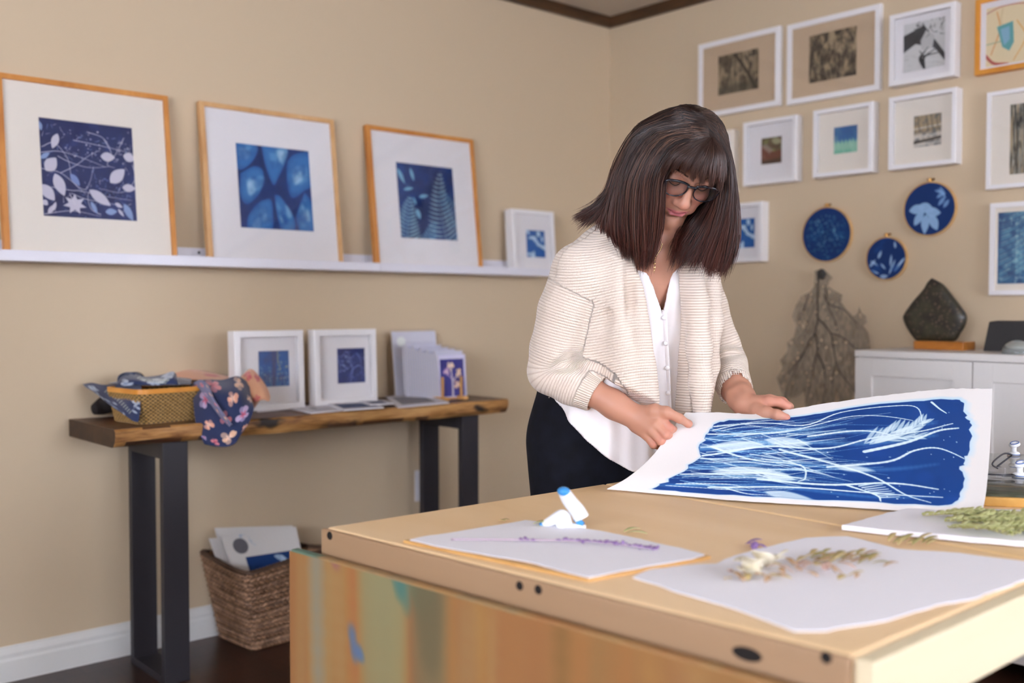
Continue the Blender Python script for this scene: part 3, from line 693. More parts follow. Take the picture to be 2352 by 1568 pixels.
# ---- flat prints on the console
def slip(name, px, th, z, label, art, group, cat='print', curve=None):
    """px: four photo corners (tl,tr,br,bl) on the table plane"""
    c = [PL(x, y, 2, z) for x, y in px]
    cx = sum(c) / 4; o = empty(name, tuple(cx)); o['group'] = group; tag(o, label, cat)
    c = [q - cx for q in c]
    def f(u, v):
        u = u[..., None]; v = v[..., None]
        p = (c[0] * (1 - u) + c[1] * u) * (1 - v) + (c[3] * (1 - u) + c[2] * u) * v
        if curve is not None: p[..., 2] += curve(u[..., 0], v[..., 0])
        return p
    me = art.sheet(lambda u, v: f(u, v) + [0, 0, th])
    link('printed_face', me, M['art'], o)
    b = MB(); V = f(*np.meshgrid(np.linspace(0, 1, 12), np.linspace(0, 1, 2)))
    top = V + [0, 0, th - .0003]
    F = grid_faces(2, 12); n = 24
    b.add(np.vstack([V.reshape(-1, 3), top.reshape(-1, 3)]), [list(q) for q in F] + [list(q + n) for q in F] + [(j, j + 1, n + j + 1, n + j) for j in range(11)] + [(12 + j, 12 + j + 1, n + 13 + j, n + 12 + j) for j in range(11)] + [(0, 12, n + 12, n), (11, 23, n + 23, n + 11)])
    b.build('backing_card', M['paper'], o)
    return o
def card_art(inner, bg='dcdce4', seed=1, box=(.2, .2, .8, .8), dot=None):
    A = Art(100, 80, bg); 
    A.poly([(box[0], box[1]), (box[2], box[1]), (box[2], box[3]), (box[0], box[3])], inner)
    g = np.random.default_rng(seed)
    for _ in range(16):
        x, y = g.uniform(box[0], box[2]), g.uniform(box[1], box[3]); A.line([(x, y), (min(box[2], x + .12), y + g.uniform(-.1, .1))], .02, .01, 'aab6cc', .6, 1.5, 2)
    if dot: A.line([dot, (dot[0] + .01, dot[1])], .13, .13, '7d8088', 1, 1.5, 2)
    return A
GP = 'loose prints lying on the console table'
slip('print_card', ((652, 936), (770, 929), (812, 941), (716, 950)), .004, BZ, 'flat white print sleeve with round grey sticker lying on the console table', card_art('c3c3cc', dot=(.32, .5), box=(.25, .6, .6, .8)), GP)
slip('print_card', ((752, 929), (860, 925), (882, 937), (790, 944)), .004, BZ + .005, 'thin blue-patterned print lying in front of sprig frame', card_art('4e5c80', seed=3, box=(.08, .15, .9, .8)), GP)
slip('print_card', ((823, 923), (885, 920), (905, 928), (850, 931)), .003, BZ + .010, 'small dark card peeking from under the glossy prints', card_art('6a6f86', seed=5), GP)
slip('print_card', ((884, 912), (975, 906), (1032, 926), (915, 937)), .004, BZ + .003, 'glossy grey print sleeve lying in front of the standing sleeves', card_art('8d8d96', seed=6, box=(.12, .15, .8, .85)), GP)
slip('paper_sheet', ((573, 931), (664, 925), (685, 937), (592, 947)), .002, BZ, 'plain white sheet lying at the foot of grasses box frame', Art(20, 20, 'e6e6ec'), GP, 'paper')

# ---- standing sleeves and the little easel rack
def sleeve(x, y, w, h, th, lean, yaw, label, art, group, cat='print', corner=.006):
    o = empty('print_sleeve', (x, y, BZ), (-lean, 0, yaw)); o['group'] = group; tag(o, label, cat)
    MB().box(0, w, 0, th, 0, h, bev=.001).build('backing_card', M['mount_warm'], o)
    if art is not None:
        me = art.sheet(lambda u, v: np.stack([w * u, np.full_like(u, -.0008), h * (1 - v)], -1)); link('print', me, M['art'], o)
    MB().box(-.004, w + .004, -.0022, th + .002, -.0, h + .008, bev=.002).build('clear_sleeve', M['clear'], o)
    return o
def tall_art():
    A = Art(100, 130, 'd9d9e3'); A.line([(.2, .16), (.21, .16)], .19, .19, 'eef3ee', 1, 2, 2); A.poly([(.28, .27), (.78, .27), (.78, .75), (.28, .75)], '5d7fb8'); A.poly([(.28, .27), (.78, .27), (.78, .3), (.28, .31)], '8da9d3'); return A
q = PL(915, 905, 1, -.10)
sleeve(q[0] + .012, -.068, .208, .250, .003, math.radians(7), .0, 'tallest clear print sleeve with pale round sticker, at the back', tall_art(), 'print sleeves standing on the console')
GS = 'print sleeves standing on the console'
def flower_art():
    A = Art(110, 130, 'ddd9ee'); A.poly([(.07, .1), (.92, .1), (.92, .93), (.07, .93)], '3a3980'); A.cloud(6, '5a55a8', .45, .8, .0, 2)
    for k in range(18): A.line([(.1 + .05 * k, .9), (.14 + .045 * k, .3)], .012, .006, '5d5cab', .6, 2)
    A.line([(.5, .93), (.5, .6), (.46, .35)], .07, .03, 'd6cbd0', .95); A.line([(.5, .6), (.7, .45)], .04, .02, 'd6cbd0'); A.line([(.48, .55), (.33, .42)], .03, .02, 'b9a2c4')
    for x, y, r, c in [(.45, .25, .13, 'f0d3b6'), (.3, .38, .11, 'c9a2c6'), (.72, .42, .12, 'efcda8'), (.66, .68, .12, 'f0c9a6')]: A.flower(x, y, r, c, 'fbe6cf', 5, .3)
    A.poly([(0, 0), (1, 0), (1, .1), (0, .1)], 'ddd9ee'); return A
# row of sleeves seen from their edges, running back from the easel towards the wall
ys = np.linspace(-.262, -.120, 15)
for k, yy in enumerate(ys):
    h = .165 + .0017 * k + .012 * (k % 3 == 1) + (.004 if k > 8 else 0)
    sleeve(-1.186 - .0035 * k, yy, .128 + .001 * (k % 4), h, .0036, math.radians(4), math.radians(-.8 + .4 * (k * 37 % 5)),
           'square print sleeve with pale flowers on violet held by easel' if k == 0 else ('rear sleeve of the packed row leaning toward the tall sleeve' if k == 14 else 'cream backed print sleeve packed in the row behind the easel print'),
           flower_art() if k == 0 else card_art('4a62a0', 'd9d9e6', k), GS)
def easel():
    o = empty('mini_easel', (-1.200, -.300, BZ)); tag(o, 'tiny wooden easel rack holding the violet flower print', 'easel')
    M['easel'] = wood('honey_bamboo', 'c08a4a', 'cf9a58', 'dcaa6a', (1, 1, .3), 14, .45)
    for x in (.018, .105):
        b = MB(); b.box(x - .0035, x + .0035, .020, .027, .012, .085, bev=.001); b.build('post', M['easel'], o)
        b = MB(); b.box(x - .009, x + .012, -.004, .18, 0, .012, bev=.002); b.build('foot', M['easel'], o)
    MB().box(.018, .105, .004, .010, .004, .010, bev=.001).build('front_rail', M['easel'], o)
easel()

# ------------------------------------------------------------------ woven baskets
def rrect(w, d, r, n):                  # rounded rectangle points and outward normals, n samples by arc length
    segs = []; hw, hd = w / 2 - r, d / 2 - r
    pts = []
    for cx, cy, a0 in ((hw, -hd, -PI / 2), (hw, hd, 0), (-hw, hd, PI / 2), (-hw, -hd, PI)):
        for k in range(24):
            a = a0 + PI / 2 * k / 23; pts.append((cx + r * math.cos(a), cy + r * math.sin(a), math.cos(a), math.sin(a)))
    pts = np.array(pts + [pts[0]]); L = np.r_[0, np.cumsum(np.hypot(*np.diff(pts[:, :2], axis=0).T))]
    s = np.linspace(0, L[-1], n, endpoint=False)
    return np.stack([np.interp(s, L, pts[:, i]) for i in range(4)], -1), L[-1]
def woven(name, o, size0, size1, r, h, NS, NT, disp, colf, matl, thick, wave=None):
    """size0 bottom (w,d), size1 top; disp(s,t)->outward metres ; colf(s,t,d)->srgb"""
    V = []; C = []
    s_m = np.arange(NS) / NS; per = None
    for T_, sign in ((np.linspace(0, 1, NT), 1), (np.linspace(1, .04, NT // 2), -1)):
        for t in T_:
            w = size0[0] + (size1[0] - size0[0]) * t; d = size0[1] + (size1[1] - size0[1]) * t
            q, per = rrect(w, d, r, NS)
            dd = disp(s_m, np.full(NS, t)) if sign > 0 else disp(s_m, np.full(NS, t)) * .5 - thick
            z = h * t + (wave(s_m) * t if wave else 0)
            V.append(np.stack([q[:, 0] + q[:, 2] * dd, q[:, 1] + q[:, 3] * dd, np.broadcast_to(z, NS)], -1))
            C.append(colf(s_m, np.full(NS, t), disp(s_m, np.full(NS, t))))
    n = len(V); V = np.concatenate(V); C = np.concatenate(C); F = grid_faces(n, NS, True)
    me = mesh(V, F, True, col=lin(np.clip(C, 0, 1))); w_ = link(name, me, matl, o)
    q, _ = rrect(size0[0] - .004, size0[1] - .004, r, 48)
    MB().prism([(a, b) for a, b, _, _ in q], 0, .006).build('base', matl, o)
    return w_
M['wicker'] = mat('wicker', 'b08a4e', .55, attr='Col'); M['seagrass'] = mat('seagrass_strands', '6b4a32', .5, attr='Col')
def small_basket():
    c = (PL(437, 955, 2, BZ) + PL(240, 965, 2, BZ)) / 2
    rot = math.radians(8)
    o = empty('wicker_basket', (-2.205, -.215, BZ), (0, 0, rot)); tag(o, 'small honey wicker basket with wooden rim on the console table', 'basket')
    NR, NSt = 17, 104
    def disp(s, t):
        row = np.floor(t * NR); ph = s * NSt * 2 * PI / 2 + row * PI
        return .0022 * np.sin(ph) + .0012 * np.abs(np.cos(t * NR * PI)) - .0008
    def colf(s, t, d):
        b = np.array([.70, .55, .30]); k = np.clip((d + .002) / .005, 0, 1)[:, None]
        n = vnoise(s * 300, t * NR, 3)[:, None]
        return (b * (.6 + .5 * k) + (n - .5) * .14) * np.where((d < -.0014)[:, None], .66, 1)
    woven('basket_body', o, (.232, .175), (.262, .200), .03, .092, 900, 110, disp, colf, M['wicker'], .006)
    q, _ = rrect(.268, .206, .034, 90); q2, _ = rrect(.254, .192, .030, 90)
    for nm, z0, z1 in (('rim', .088, .102),):
        n = 90; V = [(a, b, z0) for a, b, _, _ in q] + [(a, b, z1) for a, b, _, _ in q] + [(a, b, z1) for a, b, _, _ in q2] + [(a, b, z0) for a, b, _, _ in q2]
        F = [(L_ * n + k, L_ * n + (k + 1) % n, ((L_ + 1) % 4) * n + (k + 1) % n, ((L_ + 1) % 4) * n + k) for L_ in range(4) for k in range(n)]
        autosmooth(MB().add(V, F).build(nm, M['oak3'], o), 50)
    return o
small_basket()

# fabrics in the basket ------------------------------------------------------------
def cloth(name, ctrl, art, label, th=.0012, flip=False, cat='cloth'):
    G = None
    def f(u, v):
        return patch(ctrl, u.shape[0], u.shape[1])
    me = art.sheet(f); o = link(name, me, M['fabric'])
    md = o.modifiers.new('thickness', 'SOLIDIFY'); md.thickness = th; md.offset = 0
    tag(o, label, cat, 'printed cloths in and around the wicker basket'); return o
M['fabric'] = mat('printed_cotton', 'ffffff', .8, attr='Col', sheen=.3, bump=(900, .2, .0005))
def art_navy(seed=1, w=220, h=200):
    A = Art(w, h, '14264f'); g = np.random.default_rng(seed); c = 'a9b4c4'
    for _ in range(5):
        x, y, a = g.uniform(0, 1), g.uniform(0, 1), g.uniform(0, 6.3); p = [(x + .12 * k * math.cos(a + .2 * k), y + .12 * k * math.sin(a + .2 * k)) for k in range(4)]
        A.line(p, .01, .006, c, .9)
        for q in p: A.leaf(q[0], q[1], g.uniform(.08, .16), .06, a + g.choice([-1, 1]) * .9, c, .9); 
    for _ in range(4): A.flower(g.uniform(0, 1), g.uniform(0, 1), .1, c, '7d8fae', 6, g.uniform(0, 2))
    for k in range(12): A.leaf(.42 + .03 * k, .25 + .045 * k, .07, .02, -.8, 'c9cfb8', .8); A.leaf(.42 + .03 * k, .25 + .045 * k, .07, .02, 2.2, 'c9cfb8', .8)
    return A
def art_floral(seed=2, bg='14244e', w=240, h=260, cols=('d77f86', 'e3a48a', 'b9a3c4', 'e0b292')):
    A = Art(w, h, bg); g = np.random.default_rng(seed)
    spots = [(.35, .12, .13), (.62, .3, .09), (.2, .33, .11), (.75, .1, .1), (.5, .5, .1), (.22, .62, .09), (.8, .5, .13), (.55, .8, .15), (.28, .9, .08), (.9, .8, .08), (.08, .85, .05), (.95, .28, .07), (.05, .1, .07)]
    for i, (x, y, r) in enumerate(spots):
        A.flower(x, y, r, cols[i % len(cols)], 'f0c9b4' if i % 2 else 'c2455a', 5, g.uniform(0, 2), .95)
    return A
def art_peach():
    A = Art(200, 160, 'd9a07c'); A.cloud(4, 'c9856a', .5, .8, .7, 3); A.cloud(5, 'e6b68e', .5, .8, .6, 8)
    A.flower(.25, .35, .12, 'c4565f', 'd98a80'); A.flower(.7, .6, .1, 'cc6a66', None); A.flower(.5, .15, .09, 'b9505a', None); return A
# peach cloth behind, a navy band on top, navy corner over the front, floral cloth to the right
cloth('printed_cloth', [
    [P(318, 862, 3.42), P(370, 850, 3.42), P(440, 846, 3.42), P(500, 858, 3.42), P(540, 866, 3.40)],  # the back and side portals serve the added fill windows
    [P(322, 872, 3.36), P(375, 858, 3.35), P(440, 852, 3.34), P(500, 862, 3.33), P(548, 872, 3.32)],
    [P(330, 888, 3.30), P(380, 880, 3.28), P(440, 872, 3.26), P(495, 876, 3.24), P(545, 880, 3.24)]], art_peach(), 'peach cloth with red flowers rising behind the navy bundle')
cloth('printed_cloth', [
    [P(556, 862, 3.26), P(575, 847, 3.24), P(592, 860, 3.22), P(612, 888, 3.2), P(621, 912, 3.19)],
    [P(550, 868, 3.22), P(570, 858, 3.19), P(588, 880, 3.17), P(606, 905, 3.15), P(617, 921, 3.16)],
    [P(545, 874, 3.18), P(560, 885, 3.14), P(575, 905, 3.13), P(588, 922, 3.13), P(600, 918, 3.14)],
    [P(552, 885, 3.2), P(562, 900, 3.18), P(572, 925, 3.17), P(578, 938, 3.17), P(583, 938, 3.17)]], art_peach(), 'peach cloth fold spilling toward the grasses frame', )
cloth('printed_cloth', [
    [P(436, 882, 3.16), P(470, 872, 3.12), P(510, 872, 3.10), P(545, 864, 3.12), P(572, 880, 3.16)],
    [P(443, 915, 3.06), P(478, 900, 3.02), P(515, 905, 3.01), P(552, 905, 3.03), P(577, 915, 3.08)],
    [P(448, 960, 3.00), P(482, 955, 2.985), P(518, 962, 2.975), P(552, 955, 2.99), P(583, 938, 3.03)],
    [P(455, 990, 2.985), P(485, 995, 2.97), P(520, 1000, 2.965), P(550, 985, 2.975), P(572, 970, 3.0)],
    [P(470, 1020, 2.98), P(495, 1025, 2.97), P(520, 1026, 2.965), P(540, 1018, 2.97), P(552, 1000, 2.98)]], art_floral(), 'navy cloth with pink flowers hanging over the console edge')
cloth('printed_cloth', [
    [P(444, 878, 3.09), P(462, 872, 3.06), P(480, 884, 3.03)],
    [P(468, 905, 3.01), P(482, 908, 2.985), P(492, 915, 2.975)],
    [P(500, 950, 2.965), P(508, 948, 2.95), P(515, 950, 2.955)],
    [P(527, 980, 2.95), P(530, 976, 2.945), P(534, 975, 2.95)]], art_floral(5, '6f7090', 60, 140), 'pale folded hem of floral cloth lying over its navy side')
cloth('printed_cloth', [
    [P(190, 882, 3.10), P(212, 879, 3.11), P(240, 884, 3.10), P(285, 882, 3.06), P(325, 884, 3.0)],
    [P(198, 890, 3.07), P(225, 900, 3.06), P(258, 905, 3.04), P(292, 910, 2.98), P(323, 912, 2.945)],
    [P(214, 898, 3.04), P(240, 918, 3.02), P(270, 930, 2.98), P(297, 940, 2.94), P(322, 942, 2.925)],
    [P(228, 908, 3.02), P(258, 934, 2.98), P(285, 952, 2.94), P(305, 966, 2.92), P(318, 970, 2.915)]], art_navy(4), 'navy botanical cloth corner draped over basket front left')
cloth('fabric_band', [
    [P(270, 876, 3.10), P(278, 860, 3.10), P(300, 856, 3.09), P(330, 866, 3.07), P(370, 862, 3.06), P(395, 854, 3.06), P(404, 860, 3.06)],
    [P(271, 882, 3.04), P(285, 874, 3.02), P(310, 872, 3.01), P(335, 876, 3.01), P(370, 874, 3.0), P(394, 868, 3.0), P(406, 872, 3.01)],
    [P(278, 888, 3.03), P(292, 886, 3.01), P(315, 884, 3.0), P(340, 884, 2.995), P(370, 884, 2.99), P(394, 882, 2.99), P(408, 884, 3.0)]], art_navy(9, 200, 60), 'folded navy and white band lying on top of the basket', th=.004)
def roll():
    b = MB(); 
    t = np.linspace(0, 5.2 * PI, 70); V = []; c0 = P(293, 870, 3.06); c1 = P(312, 868, 3.14)
    for c in (c0, c1):
        for a in t: r = .007 + .0011 * a; V.append(c + RT * r * math.cos(a) * 1.2 + np.array([0, 0, 1]) * r * math.sin(a) * .8)
    n = len(t); b.add(V, [(i, i + 1, n + i + 1, n + i) for i in range(n - 1)])
    A = art_navy(12, 4, 4); o = b.build('fabric_roll', M['navy_cotton'], None, True)
    md = o.modifiers.new('th', 'SOLIDIFY'); md.thickness = .0015; tag(o, 'tightly rolled dark navy cloth at basket left', 'cloth', 'printed cloths in and around the wicker basket')
M['navy_cotton'] = mat('navy_cotton', '1a2a52', .85, noise=(60, .5, '8e9cb4'))
roll()
cloth('printed_cloth', [
    [P(255, 880, 3.06), P(300, 884, 3.04), P(350, 884, 3.03), P(400, 884, 3.03), P(436, 882, 3.06)],
    [P(250, 880, 3.16), P(300, 872, 3.16), P(350, 868, 3.16), P(400, 870, 3.16), P(440, 876, 3.16)],
    [P(262, 878, 3.26), P(310, 872, 3.26), P(350, 866, 3.26), P(400, 866, 3.26), P(440, 870, 3.26)]], art_navy(7), 'dark botanical cloth filling the inside of the basket')
def pouch():
    m_ = mat('dark_brown_leather', '1c1412', .75); b = MB()
    c = PL(215, 960, 2, BZ)
    pts = [c + np.array([.0, 0, .012]), c + np.array([.03, .01, .02]), c + np.array([.06, 0, .032]), c + np.array([.10, -.01, .03])]
    b.tube(cr(pts, 14), np.interp(np.linspace(0, 1, 14), [0, .3, 1], [.011, .018, .03]), 16, flat=1.5); o = b.build('dark_pouch', m_, None, True)
    o.location.z = BZ + .001 - min(v.co.z for v in o.data.vertices); tag(o, 'dark brown leather pouch lying on the console left of the basket', 'pouch')
pouch()

# ------------------------------------------------------------------ big seagrass basket with matted prints
def big_basket():
    nc = PL(582, 1495, 2, 0)            # nearest bottom corner
    o = empty('seagrass_basket', (0, 0, 0)); tag(o, 'large tapered brown seagrass basket on floor under the console table', 'basket')
    w0, d0, w1, d1, h = .255, .215, .345, .300, .275
    o.location = (nc[0] + w0 / 2 - .01, nc[1] + d0 / 2 + .005, 0); o.rotation_euler = (0, 0, math.radians(4))
    NR, NB = 17, 62
    def disp(s, t):
        y = t * NR; row = np.floor(y); f = y - row
        ph = s * NB + row * .5 + (f - .5) * .75 * np.where(row % 2 == 0, 1, -1); g = ph - np.floor(ph)
        return .009 * np.sqrt(np.clip(np.sin(PI * g), 0, 1)) * np.sqrt(np.clip(np.sin(PI * f), 0, 1)) - .002 + .002 * vnoise(s * 900, t * 60, 4)
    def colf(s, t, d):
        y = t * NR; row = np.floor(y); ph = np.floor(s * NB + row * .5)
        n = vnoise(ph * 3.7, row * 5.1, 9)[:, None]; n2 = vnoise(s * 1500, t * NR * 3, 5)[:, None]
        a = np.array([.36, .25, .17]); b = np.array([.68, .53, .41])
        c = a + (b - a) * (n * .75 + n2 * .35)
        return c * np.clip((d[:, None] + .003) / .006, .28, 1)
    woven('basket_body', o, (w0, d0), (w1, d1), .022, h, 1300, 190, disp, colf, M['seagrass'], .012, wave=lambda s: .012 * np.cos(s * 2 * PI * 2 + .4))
    # braided rim
    q, per = rrect(w1 + .004, d1 + .004, .026, 240); b = MB(); s = np.arange(240) / 240
    zz = h + .012 * np.cos(s * 2 * PI * 2 + .4) + .002
    for k in range(3):
        ph = 2 * PI * k / 3 + s * 2 * PI * 34
        p = np.stack([q[:, 0] + q[:, 2] * .005 * np.cos(ph) - .003 * q[:, 2], q[:, 1] + q[:, 3] * .005 * np.cos(ph) - .003 * q[:, 3], zz + .005 * np.sin(ph)], -1)
        b.tube(p, .0045, 6, closed=True)
    b.build('rim', mat('dark_seagrass', '4b3526', .55), o, True)
    return o, w1, d1, h
BB, bw, bd, bh = big_basket()
def mat_art(kind):
    A = Art(190, 200, 'd8d5d2'); g = np.random.default_rng(3)
    if kind == 0:
        A.poly([(.22, .27), (.84, .27), (.84, .9), (.22, .9)], '16386f')
        for x, y, L, w, a in [(.6, .3, .2, .07, .4), (.62, .42, .2, .09, -.2), (.7, .3, .15, .06, 1.2), (.55, .46, .18, .05, .3), (.75, .4, .12, .06, .3), (.66, .5, .16, .06, 1.0), (.4, .6, .2, .05, -.5)]: A.leaf(x, y, L, w, a, 'b4cbe2', .85)
        A.cloud(7, '2d66a8', .6, .8, .5, 4)
        A.poly([(0, 0), (.22, 0), (.22, 1), (0, 1)], 'd8d5d2'); A.poly([(.84, 0), (1, 0), (1, 1), (.84, 1)], 'd8d5d2'); A.line([(.2, .135), (.205, .135)], .19, .19, '66646a', 1, 1.5, 2)
    elif kind == 1: A.line([(.2, .25), (.205, .25)], .18, .18, '77757c', 1, 1.5, 2)
    return A
mx, my = BB.location.x, BB.location.y
GM = 'matted prints standing in the seagrass basket'
def matted(px_bl, px_br, px_tr, px_tl, dbot, dtop, kind, label, th=.003):
    y0, y1 = dbot; nn = np.array([0, .31, -(y1 - y0)]); o0 = np.array([0, y0, .02])   # tilted plane leaning back inside the basket
    c = [CAM + ray(x, y) * (((o0 - CAM) @ nn) / (ray(x, y) @ nn)) for x, y in (px_tl, px_tr, px_br, px_bl)]
    cx = c[3].copy(); o = empty('matted_print', tuple(cx)); o['group'] = GM; tag(o, label, 'print')
    c = [q - cx for q in c]; nrm = np.cross(c[1] - c[0], c[3] - c[0]); nrm /= np.linalg.norm(nrm)
    if nrm @ (CAM - cx) < 0: nrm = -nrm
    V = [q + nrm * 0 for q in c] + [q - nrm * th for q in c]
    MB().add(V, [(0, 1, 2, 3), (7, 6, 5, 4), (0, 4, 5, 1), (1, 5, 6, 2), (2, 6, 7, 3), (3, 7, 4, 0)]).build('mount', M['mount'], o)
    A = mat_art(kind)
    me = A.sheet(lambda u, v: ((c[0] * (1 - u[..., None]) + c[1] * u[..., None]) * (1 - v[..., None]) + (c[3] * (1 - u[..., None]) + c[2] * u[..., None]) * v[..., None]) + nrm * .0006)
    link('print', me, M['art'], o)
by = BB.location.y
matted((552, 1420), (722, 1395), (672, 1206), (493, 1212), (by + .010, by + .075), None, 2, 'blank white mount standing at the back of the seagrass basket')
for k in range(3):
    matted((546 + 5 * k, 1420), (640, 1400), (600 + 8 * k, 1230 + k), (480 + 9 * k, 1236 + 3 * k), (by - .012 - .009 * k, by + .050 - .009 * k), None, 1 if k == 2 else 2,
           ['rearmost of three white mounts at the left of the basket', 'middle one of three white mounts packed in seagrass basket', 'white mount with half-hidden grey round sticker in seagrass basket'][k])
matted((572, 1425), (722, 1400), (680, 1209), (509, 1233), (by - .060, by + .005), None, 0, 'front matted navy floral print with grey round sticker in basket')

# ------------------------------------------------------------------ cabinet and what stands on it
CZ = .965
def cabinet():
    o = empty('cabinet', (0, 0, 0)); tag(o, 'long low white cabinet with shaker doors under the gallery wall', 'cabinet')
    ya, yb = -2.63, -1.472
    b = MB(); b.box(-.385, -.018, ya + .004, yb - .004, .06, CZ - .022, bev=.001); b.build('carcass', M['cabinet'], o)
    MB().box(-.405, -.002, ya, yb, CZ - .022, CZ, bev=.002).build('top', M['cabinet'], o)
    n = 3; w = (yb - ya - .006) / n
    for k in range(n):
        y1 = yb - .002 - k * (w + .001); y0 = y1 - w + .002; z0, z1 = .065, CZ - .0245
        d = MB(); s = .058
        for (a, b_, c, e) in ((y0, y0 + s, z0, z1), (y1 - s, y1, z0, z1), (y0 + s, y1 - s, z1 - s, z1), (y0 + s, y1 - s, z0, z0 + s)): d.box(-.405, -.386, a, b_, c, e, bev=.0012)
        dd = d.build('door', M['cabinet'], o); MB().box(-.396, -.3865, y0 + s - .001, y1 - s + .001, z0 + s - .001, z1 - s + .001).build('door_panel', M['cabinet'], dd)
        MB().box(-.419, -.405, (y0 + .03) - .005, (y0 + .03) + .005, .48, .56, bev=.002).build('handle', M['steel'], dd)
    for x in (-.37, -.06):
        for y in (ya + .04, yb - .04): MB().box(x - .02, x + .02, y - .02, y + .02, 0, .06, bev=.002).build('leg', M['cabinet'], o)
cabinet()
def stone():
    o = empty('polished_stone', (0, 0, 0)); tag(o, 'dark mottled polished stone slab with pointed top on wooden stand', 'stone')
    sx = PL(2140, 803, 2, CZ)[0]
    zp = [(1455, 693), (1525, 735), (1580, 800), (1640, 880), (1680, 945), (1670, 1010), (1640, 1060), (1600, 1112), (1500, 1118), (1400, 1118), (1355, 1112), (1300, 1040), (1268, 970), (1275, 930), (1330, 850), (1400, 770), (1430, 720)]
    X_ = sx + .045
    pts = np.array([PL(1640 + a * .3444, 400 + b * .3444, 0, X_)[1:] for a, b in zp]); pts = np.vstack([cr(np.vstack([pts, pts[:1]]), 68)[:-1]])
    zlo = CZ + .026; pts[:, 1] = np.maximum(pts[:, 1], zlo); c = pts.mean(0)
    m_ = mat('mottled_stone', '2f2a25', .35, coat=.12, noise=(26, .85, '5e5140')); 
    N = m_.node_tree.nodes; L = m_.node_tree.links; tc = [n for n in N if n.type == 'TEX_COORD'][0]
    v = N.new('ShaderNodeTexVoronoi'); v.inputs['Scale'].default_value = 75; L.new(tc.outputs['Object'], v.inputs['Vector'])
    r = N.new('ShaderNodeValToRGB'); r.color_ramp.elements[0].position = .0; r.color_ramp.elements[0].color = (*hexc('6f5a4e'), 1); r.color_ramp.elements[1].position = .45; r.color_ramp.elements[1].color = (*hexc('221f1c'), 1)
    L.new(v.outputs['Distance'], r.inputs[0]); mx_ = [n for n in N if n.type == 'MIX'][0]; L.new(r.outputs[0], mx_.inputs[6]); mx_.inputs[7].default_value = (*hexc('3b3a2a'), 1)
    b = MB(); n = len(pts); rows = []
    for s, dx in ((.0, -.016), (.6, -.0155), (.9, -.014), (.985, -.009), (1, -.002), (1, .006), (.985, .011), (.9, .014), (0, .015)): rows.append([(X_ + dx, *(c + (p - c) * max(s, .001))) for p in pts])
    V = [p for r_ in rows for p in r_]; b.add(V, [list(q) for q in grid_faces(len(rows), n, True)]); s_ = b.build('stone_slab', m_, o, True)
    y0 = PL(2076, 803, 2, CZ)[1]; y1 = PL(2196, 806, 2, CZ)[1]
    MB().box(sx, sx + .085, y1 - .004, y0 + .002, CZ, CZ + .028, bev=.002).build('stand', wood('stand_wood', '8f5216', 'ad6a22', 'c07c2e', (1, .3, 1), 18, .3, coat=.3), o)
stone()
def dark_block():
    o = empty('charcoal_block', (0, 0, 0)); tag(o, 'charcoal slanted block with rough sides on the cabinet at right edge', 'block')
    p = PL(2262, 800, 2, CZ); x = -.19
    y0 = PL(2257, 790, 0, x)[1]; z1 = PL(2268, 738, 0, x)[2]
    V = [(x, y0, CZ), (x, y0 - .24, CZ), (x, y0 - .24, z1), (x, y0 - .018, z1), (x + .08, y0, CZ), (x + .08, y0 - .24, CZ), (x + .06, y0 - .24, z1 + .003), (x + .06, y0 - .020, z1 + .003)]
    b = MB().add(V, [(0, 3, 2, 1), (4, 5, 6, 7), (0, 4, 7, 3), (3, 7, 6, 2), (1, 2, 6, 5), (0, 1, 5, 4)]); q = b.build('block_body', mat('charcoal_stone', '2b2a2b', .8, bump=(120, .5, .003)), o)
    md = q.modifiers.new('bv', 'BEVEL'); md.width = .004; md.segments = 2
dark_block()
def dome():
    c = PL(2336, 808, 2, CZ); c = np.array([-.33, PL(2336, 806, 0, -.33)[1], CZ])
    o = empty('glass_paperweight', tuple(c)); tag(o, 'domed glass paperweight in front of the charcoal block', 'paperweight')
    R_ = .043; pr = [(.0005, .0)] + [(R_ * math.cos(a), .002 + .040 * math.sin(a)) for a in np.linspace(0, PI / 2 - .01, 16)]
    m_ = mat('paperweight_glass', 'dfe8e6', .03); m_.node_tree.nodes['Principled BSDF'].inputs['Transmission Weight'].default_value = .75
    MB().lathe(pr, 40).build('glass_dome', m_, o, True)
    MB().lathe([(.001, .0), (R_ * .9, .0), (R_ * .9, .0015), (.001, .0015)], 40).build('felt_pad', mat('grey_felt', '9a9c9a', .9), o)
dome()
